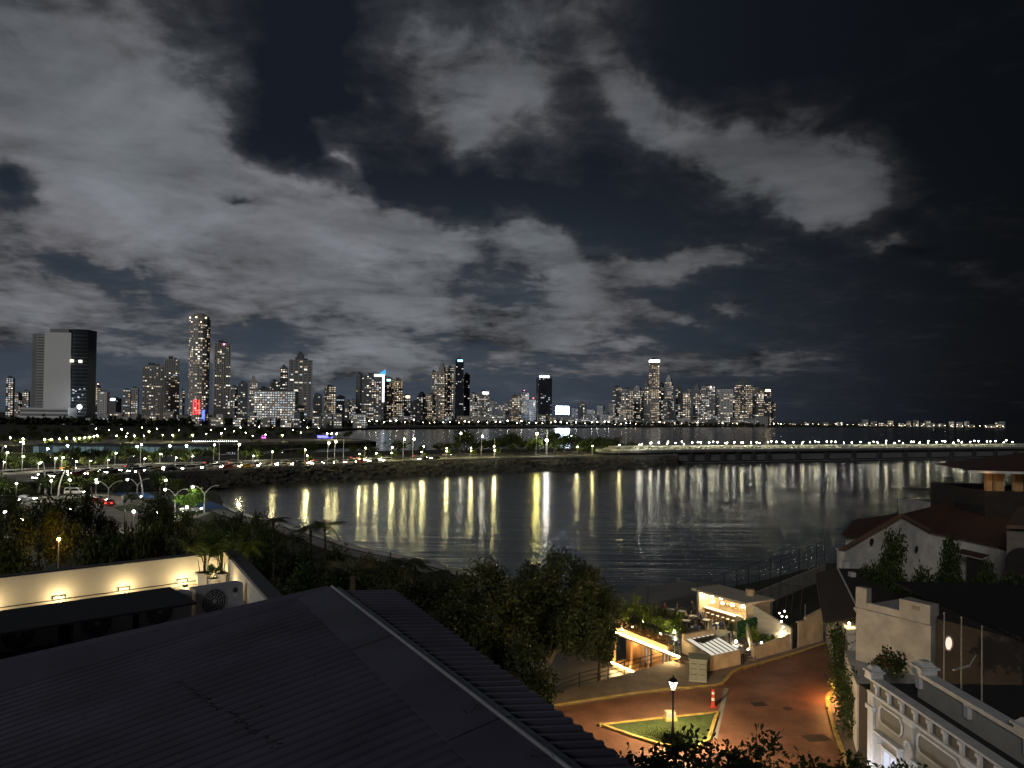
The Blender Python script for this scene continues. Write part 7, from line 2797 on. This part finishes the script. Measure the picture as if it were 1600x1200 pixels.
# creeper hanging over the corner
rg = np.random.default_rng(61)
P_ = []
for k in range(46):
    u = rg.uniform(0, 1)
    base_ = np.array((25.0 + 1.9 * u, 57.0 + 5.6 * u, 0)) if k < 26 else np.array((24.7 - 1.7 * u, 56.6 - 5.4 * u, 0))
    zt = rg.uniform(7.2, 9.2) if k < 26 else rg.uniform(6.2, 8.4)
    n = 90
    z_ = zt - rg.uniform(0, 1, n) ** 1.3 * rg.uniform(1.5, 4.6)
    P_.append(np.stack([base_[0] + rg.normal(0, .32, n) - .35, base_[1] + rg.normal(0, .4, n), z_], 1))
P_ = np.concatenate(P_)
t = thing('creeper', 'dark creeper trailing down the corner of the street house', 'creeper', (25, 57, 3))
link('foliage', quads_mesh('foliage', leaf_quads(P_ - np.array((25, 57, 3)), .24, rg, .5, .6), M_leaf), t)
mb = MB()
for k in range(6):
    mb.tube([(25.0 + .25 * k, 57.2 + .8 * k, 3.2), (24.8 + .3 * k, 57.0 + .8 * k, 6.0), (25.0 + .3 * k, 57.2 + .8 * k, 8.6)], .05, 5)
mb.build('stems', M_bark, t)
# under-eaves lamp and the street lantern that lights the bricks
p = A(1327, 974, 59.6)
t = thing('porch_lamp', 'small warm lamp glowing under the lean-to eaves', 'lamp', tuple(p))
MB().ball((0, 0, 0), .09).build('bulb', emit('porch_bulb', (1.0, .80, .36), 190.0), t, world=False)
MB().lathe([(.04, .09), (.13, .10), (.03, .22)], 8).build('shade', M_blk, t, world=False)
p = A(1308, 1068, 58.8)
t = thing('wall_lantern', 'dark bell-shaped street lantern on the corner casting orange light', 'lantern', tuple(p))
MB().lathe([(.34, 0), (.30, .10), (.10, .34), (.06, .62), (.03, .75)], 10).build('hood', M_blk, t, world=False)
MB().bar((0, 0, .6), (1.2, -.1, .75), .06, .06).build('arm', M_blk, t, world=False)
L_ = bpy.data.lights.new('bulb', 'POINT'); L_.energy = 700; L_.color = (1.0, .44, .13); L_.shadow_soft_size = .08
b_ = link('bulb', L_, t); b_.location = (-.1, 0, -.18)
p = A(1332, 1086, 54.5)
t = thing('door_lamp', 'pale greenish lamp among the creeper over the side door', 'lamp', tuple(p))
MB().ball((0, 0, 0), .14).build('bulb', emit('door_bulb', (.82, 1.0, .78), 30.0), t, world=False)
MB().lathe([(.05, .14), (.16, .15), (.03, .26)], 8).build('shade', M_blk, t, world=False)

# --- gabled house above the terrace
gh = thing('gabled_house', 'large white gabled house with dark tiled roof above the right shore', 'house', (45, 91, 3))
Lx, Ap, Vy, Er = A(1314, 863, 88), A(1406, 806, 91), A(1452, 829, 94), A(1559, 851, 84)
Rg = A(1512, 777, 112)
Rf = A(1640, 792, 104)
gb = lambda p, z_: (p.x, p.y, z_)
fr_ = [Vector(q) for q in (gb(Lx, 4), gb(Vy, 4), gb(Vy, Vy.z), gb(Ap, Ap.z), gb(Lx, Lx.z))]
bk_ = [q + Vector((-.14, .33, 0)) for q in fr_]
mb = MB().poly(fr_).poly(list(reversed(bk_)))
for i in range(5):
    mb.poly([fr_[i], fr_[(i + 1) % 5], bk_[(i + 1) % 5], bk_[i]])
mb.build('gable_wall', M_lime, gh)
MB().prism([(Lx.x + .1, Lx.y + .4), (Lx.x + 15, Lx.y + 11), (Lx.x + 14.8, Lx.y + 11.3), (Lx.x - .1, Lx.y + .7)], 4, Lx.z).build('back_wall', M_lime, gh)
MB().prism([(Vy.x, Vy.y), (Er.x, Er.y), (Er.x + 2.2, Er.y - .4), (Er.x + 6, Er.y + 12), (Vy.x + 4, Vy.y + 6)], 4, Vy.z - .1).build('side_wall', M_lime, gh)
slab_poly([Ap + Vector((0, -.3, .25)), Rg, Rf, A(1600, 858, 82), Er + Vector((-.4, -.5, .1)), Vy + Vector((-.4, -.5, .1))], .25, 'roof', M_tiles, gh)
slab_poly([Ap + Vector((0, -.3, .25)), Lx + Vector((-.8, -.5, .05)), Lx + Vector((19, 17, .05)), Rg], .25, 'roof', M_tiles, gh)
MB().bar(Lx + Vector((-.8, -.55, 0)), Ap + Vector((0, -.4, .15)), .18, .42).build('verge_board', M_fascia, gh)
MB().bar(Vy + Vector((-.1, -.55, .0)), Ap + Vector((0, -.4, .15)), .18, .42).build('verge_board', M_fascia, gh)
for px, py in ((1361, 846), (1431, 858)):
    p = A(px, py, 89.5 if px < 1400 else 92.5)
    mb = MB()
    pts = [(p.x + .42 * math.cos(2 * math.pi * k / 14), p.y - .16 + .38 * math.cos(2 * math.pi * k / 14), p.z + .42 * math.sin(2 * math.pi * k / 14)) for k in range(14)]
    MB().poly(pts).build('round_vent', M_dwall, gh)
dp = A(1529, 890, 85.5)
MB().prism([(dp.x - 1.0, dp.y + .6), (dp.x - .6, dp.y - 1.6), (dp.x - .4, dp.y - 1.6), (dp.x - .8, dp.y + .6)], 4.2, dp.z + 1.3).build('door', MATS['door_dark'], gh)
slab_poly([(dp.x - 1.9, dp.y + 1.4, dp.z + 1.75), (dp.x - 1.2, dp.y - 2.4, dp.z + 1.75), (dp.x - .3, dp.y - 2.4, dp.z + 2.05), (dp.x - 1.0, dp.y + 1.4, dp.z + 2.05)], .12, 'door_canopy', M_tiles, gh)
for px, py, D_ in ((1315, 870, 84), (1323, 886, 78), (1333, 903, 72)):
    a_, b_ = A(px - 3.5, py - 8, D_), A(px + 4.5, py + 14, D_)
    t = MB().box(a_.x, D_, 3.0, b_.x, D_ + .6, a_.z).build('terrace_pier', M_lime)
    tag(t, f'pale square wall pier stepping down before the gabled house, {ordinal([1315, 1323, 1333].index(px) + 1)} from the sea', 'pier')
# small tiled house beyond it
p = A(1340, 840, 112)
t = thing('small_tiled_house', 'small white house with dark tiled roof beyond the gable', 'house', (p.x, p.y, 3))
w0, w1 = A(1321, 836, 110), A(1410, 836, 116)
MB().prism([(w0.x, w0.y), (w1.x, w1.y), (w1.x + 4, w1.y + 12), (w0.x + 6, w0.y + 12)], 3, w0.z).build('wall', M_lime, t)
slab_poly([A(1316, 834, 108), A(1412, 840, 114), A(1402, 802, 122), A(1334, 812, 119)], .25, 'roof', M_tiles, t)
# flat-roofed house with sloping parapet
p = A(1520, 790, 118)
t = thing('flat_roofed_house', 'flat-roofed house with a pale sloping parapet behind the gable roof', 'house', (p.x, p.y, 3))
s0, s1, s2, s3 = A(1444, 790, 124), A(1478, 773, 126), A(1640, 780, 124), A(1640, 792, 122)
MB().prism([(s0.x, s0.y), (s2.x, s2.y - 2), (s2.x, s2.y + 14), (s0.x + 3, s0.y + 14)], 3, s0.z - .4).build('wall', M_lime, t)
MB().poly([s0, s1, (s1.x, s1.y, s0.z - .4), (s0.x, s0.y, s0.z - .5)]).poly([s0 + Vector((0, .4, 0)), s1 + Vector((0, .4, 0)), (s1.x, s1.y + .4, s0.z - .4), (s0.x, s0.y + .4, s0.z - .5)]).poly([s0, s1, s1 + Vector((0, .4, 0)), s0 + Vector((0, .4, 0))]).build('sloping_parapet', M_lime, t)
slab_poly([s1, s2, s2 + Vector((0, 14, 0)), s1 + Vector((0, 14, 0))], .5, 'roof', mat('flat_roof_grey', (.07, .07, .07), .9), t)
for px in (1486, 1496):
    q = A(px, 774, 122)
    MB().box(q.x - .4, q.y, q.z - .6, q.x + .4, q.y + .6, q.z + .5).build('roof_unit', M_dwall, t)
# hip-roofed roof pavilion at the right edge
p = A(1560, 765, 100)
t = thing('roof_pavilion', 'hip-roofed rooftop pavilion with warm-lit columns at the right edge', 'pavilion', (p.x, p.y, 3))
e0, e1, e2 = A(1514, 735, 98), A(1660, 741, 96), A(1660, 733, 112)
zc = e0.z
ap = A(1640, 702, 106)
pts = [(e0.x, e0.y, zc), (e1.x, e1.y, zc), (e2.x + 4, e2.y, zc), (e0.x + 3, e2.y, zc)]
mb = MB()
for i in range(4):
    mb.poly([pts[i], pts[(i + 1) % 4], tuple(ap)])
mb.poly(pts).build('roof', M_tiles, t)
MB().bar(Vector(pts[0]) + Vector((-.1, -.1, -.14)), Vector(pts[1]) + Vector((0, -.1, -.14)), .2, .3).build('eave_board', M_mould, t)
fz = A(1560, 767, 100).z
M_orangelit = mat('orange_lit_column', (.50, .30, .14), .8, var=.12)  # column colour carries part of the orange lamplight
for px, D_ in ((1544, 100), (1560.5, 100), (1590, 100), (1612, 100)):
    q = A(px, 750, D_)
    w_ = .36 if px < 1550 else .55
    MB().box(q.x - w_, q.y - .3, fz, q.x + w_, q.y + .3, zc - .02).build('column', M_orangelit, t)
MB().prism([(A(1536, 766, 99).x, 98.6), (A(1660, 766, 99).x, 98.6), (A(1660, 766, 99).x, 112), (A(1540, 766, 99).x, 112)], 3, fz).build('lower_storey', M_dwall, t)
q = A(1553, 757, 97.6)
L_ = bpy.data.lights.new('bulb', 'POINT'); L_.energy = 60; L_.color = (1.0, .62, .28); L_.shadow_soft_size = .1
b_ = link('ceiling_lamp', L_, t); b_.location = Vector((q.x - 1.0, q.y - .3, zc - .8)) - t.location
# arched dark house at the right edge
t = thing('arched_house', 'dark house with an arched doorway at the right picture edge', 'house', (50, 66, 3))
a_ = A(1573, 850, 66)
MB().prism([(a_.x, 66), (a_.x + 16, 62), (a_.x + 16, 80), (a_.x + 10.5, 80)], 3, a_.z + 1.4).build('wall', mat('grey_plaster_dim', (.16, .14, .12), .9, var=.2), t)
MB().prism([(a_.x - .4, 65.4), (a_.x + 16, 61.4), (a_.x + 16, 80), (a_.x + 10.2, 80)], a_.z + 1.402, a_.z + 1.7).build('roof_edge', M_fascia, t)
p = A(1605, 880, 65)
mb = MB()
arch = [(p.x - 1.2, p.z - 4), (p.x + 1.2, p.z - 4), (p.x + 1.2, p.z)] + [(p.x + 1.2 * math.cos(math.pi * k / 8), p.z + 1.2 * math.sin(math.pi * k / 8)) for k in range(1, 8)] + [(p.x - 1.2, p.z)]
yv = lambda x_: 66 - (x_ - a_.x) * .25 - .03
MB().poly([(x_, yv(x_), z_) for x_, z_ in arch]).build('arch_shadow', MATS['door_dark'], t)  # flat dark face painted as the shadow inside the arch
p0, p1 = A(1565, 816, 70), A(1640, 822, 66)
MB().box(p0.x, 66.5, p0.z - 2.2, p0.x + .5, 67, p0.z + .2).build('chimney', M_lime, t)

# --- planted terrace between them
MB().prism([(27.8, 58), (31.2, 58), (36, 62), (52, 62), (52, 84), (40, 88), (33.5, 80)], 3, 5.6).build('garden_terrain', M_earth, kind='structure')
SHR = [(1397, 834, 76, 25), (1482, 842, 72, 21), (1490, 876, 68, 22), (1350, 886, 72, 16), (1375, 884, 70, 22), (1405, 888, 66, 24), (1438, 892, 66, 24), (1465, 896, 64, 22), (1500, 905, 62, 26), (1535, 900, 62, 26), (1565, 905, 61, 26), (1595, 900, 60, 28), (1545, 880, 70, 18)]
bs = thing('terrace_shrub', 'x', 'shrub', group='dark shrubs on the garden terrace')
rg = np.random.default_rng(91)
P_, c_ = crown_points(2200, (2.0, 1.8, 2.4), rg, 26, lo=-.95)
P_[:, 2] += 2.5
link('foliage', quads_mesh('foliage', leaf_quads(P_, .3, rg, .5), M_leaf), bs)
mb = MB()
for k in range(7):
    mb.tube([(0, 0, 0), tuple((c_[k] + np.array((0, 0, 2.5))) * .85)], [.08, .02], 5)
mb.build('stems', M_bark, bs, world=False)
for i, (px, pyt, D_, r) in enumerate(sorted(SHR)):
    p = A(px, pyt, D_)
    rad = r * D_ / FPX
    put(bs, (p.x, D_, 5.4), random.uniform(0, 6), f'dark shrub on the terrace before the gabled house, {ordinal(i + 1)} from the left', None, (rad / 2, rad / 2, max(1.2, (p.z - 5.4)) / 4.7))

# ================================================================== near trees
def big_tree(name, label, px, pyt, D, rx, rz, n, ls, seed, foot, leaf=None, trunk_r=.25, clumps=60, spread=.22, bark=None, ry=None, lean=0.0):
    rg = np.random.default_rng(seed)
    p = A(px, pyt, D)
    cz = p.z - rz - foot
    t = thing(name, label, 'tree', (p.x, D, foot))
    P_, c_ = crown_points(n, (rx, ry or rx, rz), rg, clumps, spread, lo=-.9, hollow=.35)
    P_[:, 2] += cz
    P_ = P_[P_[:, 2] > .3]
    link('crown', quads_mesh('crown', leaf_quads(P_, ls, rg, .5), leaf or M_leaf), t)
    mb = MB()
    fk = max(1.2, cz - rz * .65)
    mb.tube([(lean * 1.5, 0, -.3), (lean * .9, .1, fk * .5), (lean * .3, -.1, fk), (0, 0, cz)], [trunk_r * 1.5, trunk_r, trunk_r * .8, trunk_r * .3], 8)
    for k in range(12):
        b = Vector(c_[k]) + Vector((0, 0, cz))
        a = Vector((lean * .3, -.1, fk * rg.uniform(.8, 1.15)))
        m_ = a.lerp(b, .5) + Vector((rg.uniform(-.3, .3), rg.uniform(-.3, .3), .3))
        mb.tube([a, m_, b], [trunk_r * .5, trunk_r * .3, trunk_r * .08], 6)
    mb.build('trunk', bark or M_bark, t, world=False)
    return t


M_pbark = mat('pale_bark', (.20, .17, .13), .9, var=.35, scale=5, bump=.5)
M_almond = leafmat('almond_leaves', (.020, .030, .010), (.062, .075, .030), .15, .5)
big_tree('almond_tree', 'large broad-leaved tree beside the restaurant, pale forked trunk', 868, 852, 66, 5.0, 5.6, 27000, .28, 201, .8, M_almond, .24, 90, .17, M_pbark, 4.4, -.9)
big_tree('almond_tree', 'broad-leaved tree left of the largest one, before the bay', 742, 866, 62, 5.0, 5.6, 21000, .28, 202, .8, M_almond, .22, 70, .18, None, 4.0)
big_tree('almond_tree', 'broad-leaved tree low beside the metal roof eave', 685, 893, 48, 3.8, 4.9, 14000, .26, 203, 3.0, M_almond, .2, 60, .18, None, 3.2)
big_tree('almond_tree', 'broad-leaved tree under the eave near the railing', 800, 985, 50, 3.4, 3.4, 9000, .25, 204, .8, M_almond, .18, 50, .18, None, 3.0)
big_tree('almond_tree', 'broad-leaved tree behind the far end of the metal roof', 612, 878, 58, 3.8, 4.2, 11000, .27, 205, 3.0, M_almond, .2, 50, .2, None, 3.4)
big_tree('almond_tree', 'slender lit tree at the seaward end of the restaurant', 938, 905, 70, 2.2, 4.2, 5200, .28, 206, .8, M_almond, .14, 40, .2, None, 2.2)
big_tree('shore_tree', 'dark tree behind the fan palm', 545, 868, 66, 3.6, 3.8, 5000, .30, 207, 3.0, M_leaf, .2, 40, .22)
big_tree('shore_tree', 'dark tree between the terrace and the shore palms', 478, 858, 60, 3.2, 4.4, 5000, .30, 208, 3.0, M_leaf, .2, 40, .22)
big_tree('shore_tree', 'dark tree left of the shore palms', 420, 826, 78, 3.4, 4.0, 4500, .32, 209, 3.0, M_leaf, .2, 40, .22)
# leafy street trees whose tops reach into the bottom of the picture
big_tree('street_tree', 'dark street tree top at the bottom edge under the grass island', 1085, 1152, 26, 3.4, 2.2, 5200, .22, 211, 3.6, M_leaf, .2, 46, .2, None, 2.4)
big_tree('street_tree', 'dark street tree top at the bottom edge below the brick road', 1215, 1148, 27, 3.0, 2.2, 4800, .22, 212, 3.6, M_leaf, .2, 44, .2, None, 2.4)
big_tree('street_tree', 'dark street tree top at the bottom edge before the classical house', 1340, 1166, 27, 2.6, 2.0, 4000, .22, 213, 3.6, M_leaf, .18, 40, .2, None, 2.2)
big_tree('street_tree', 'small dark street tree top beside the metal roof at the bottom', 1000, 1166, 24, 1.6, 1.6, 2200, .20, 214, 3.6, M_leaf, .14, 30, .22, None, 1.6)
big_tree('street_tree', 'dark street tree top before the lit classical windows', 1432, 1176, 28, 1.5, 1.6, 1800, .20, 215, 3.6, M_leaf, .14, 26, .22, None, 1.5)
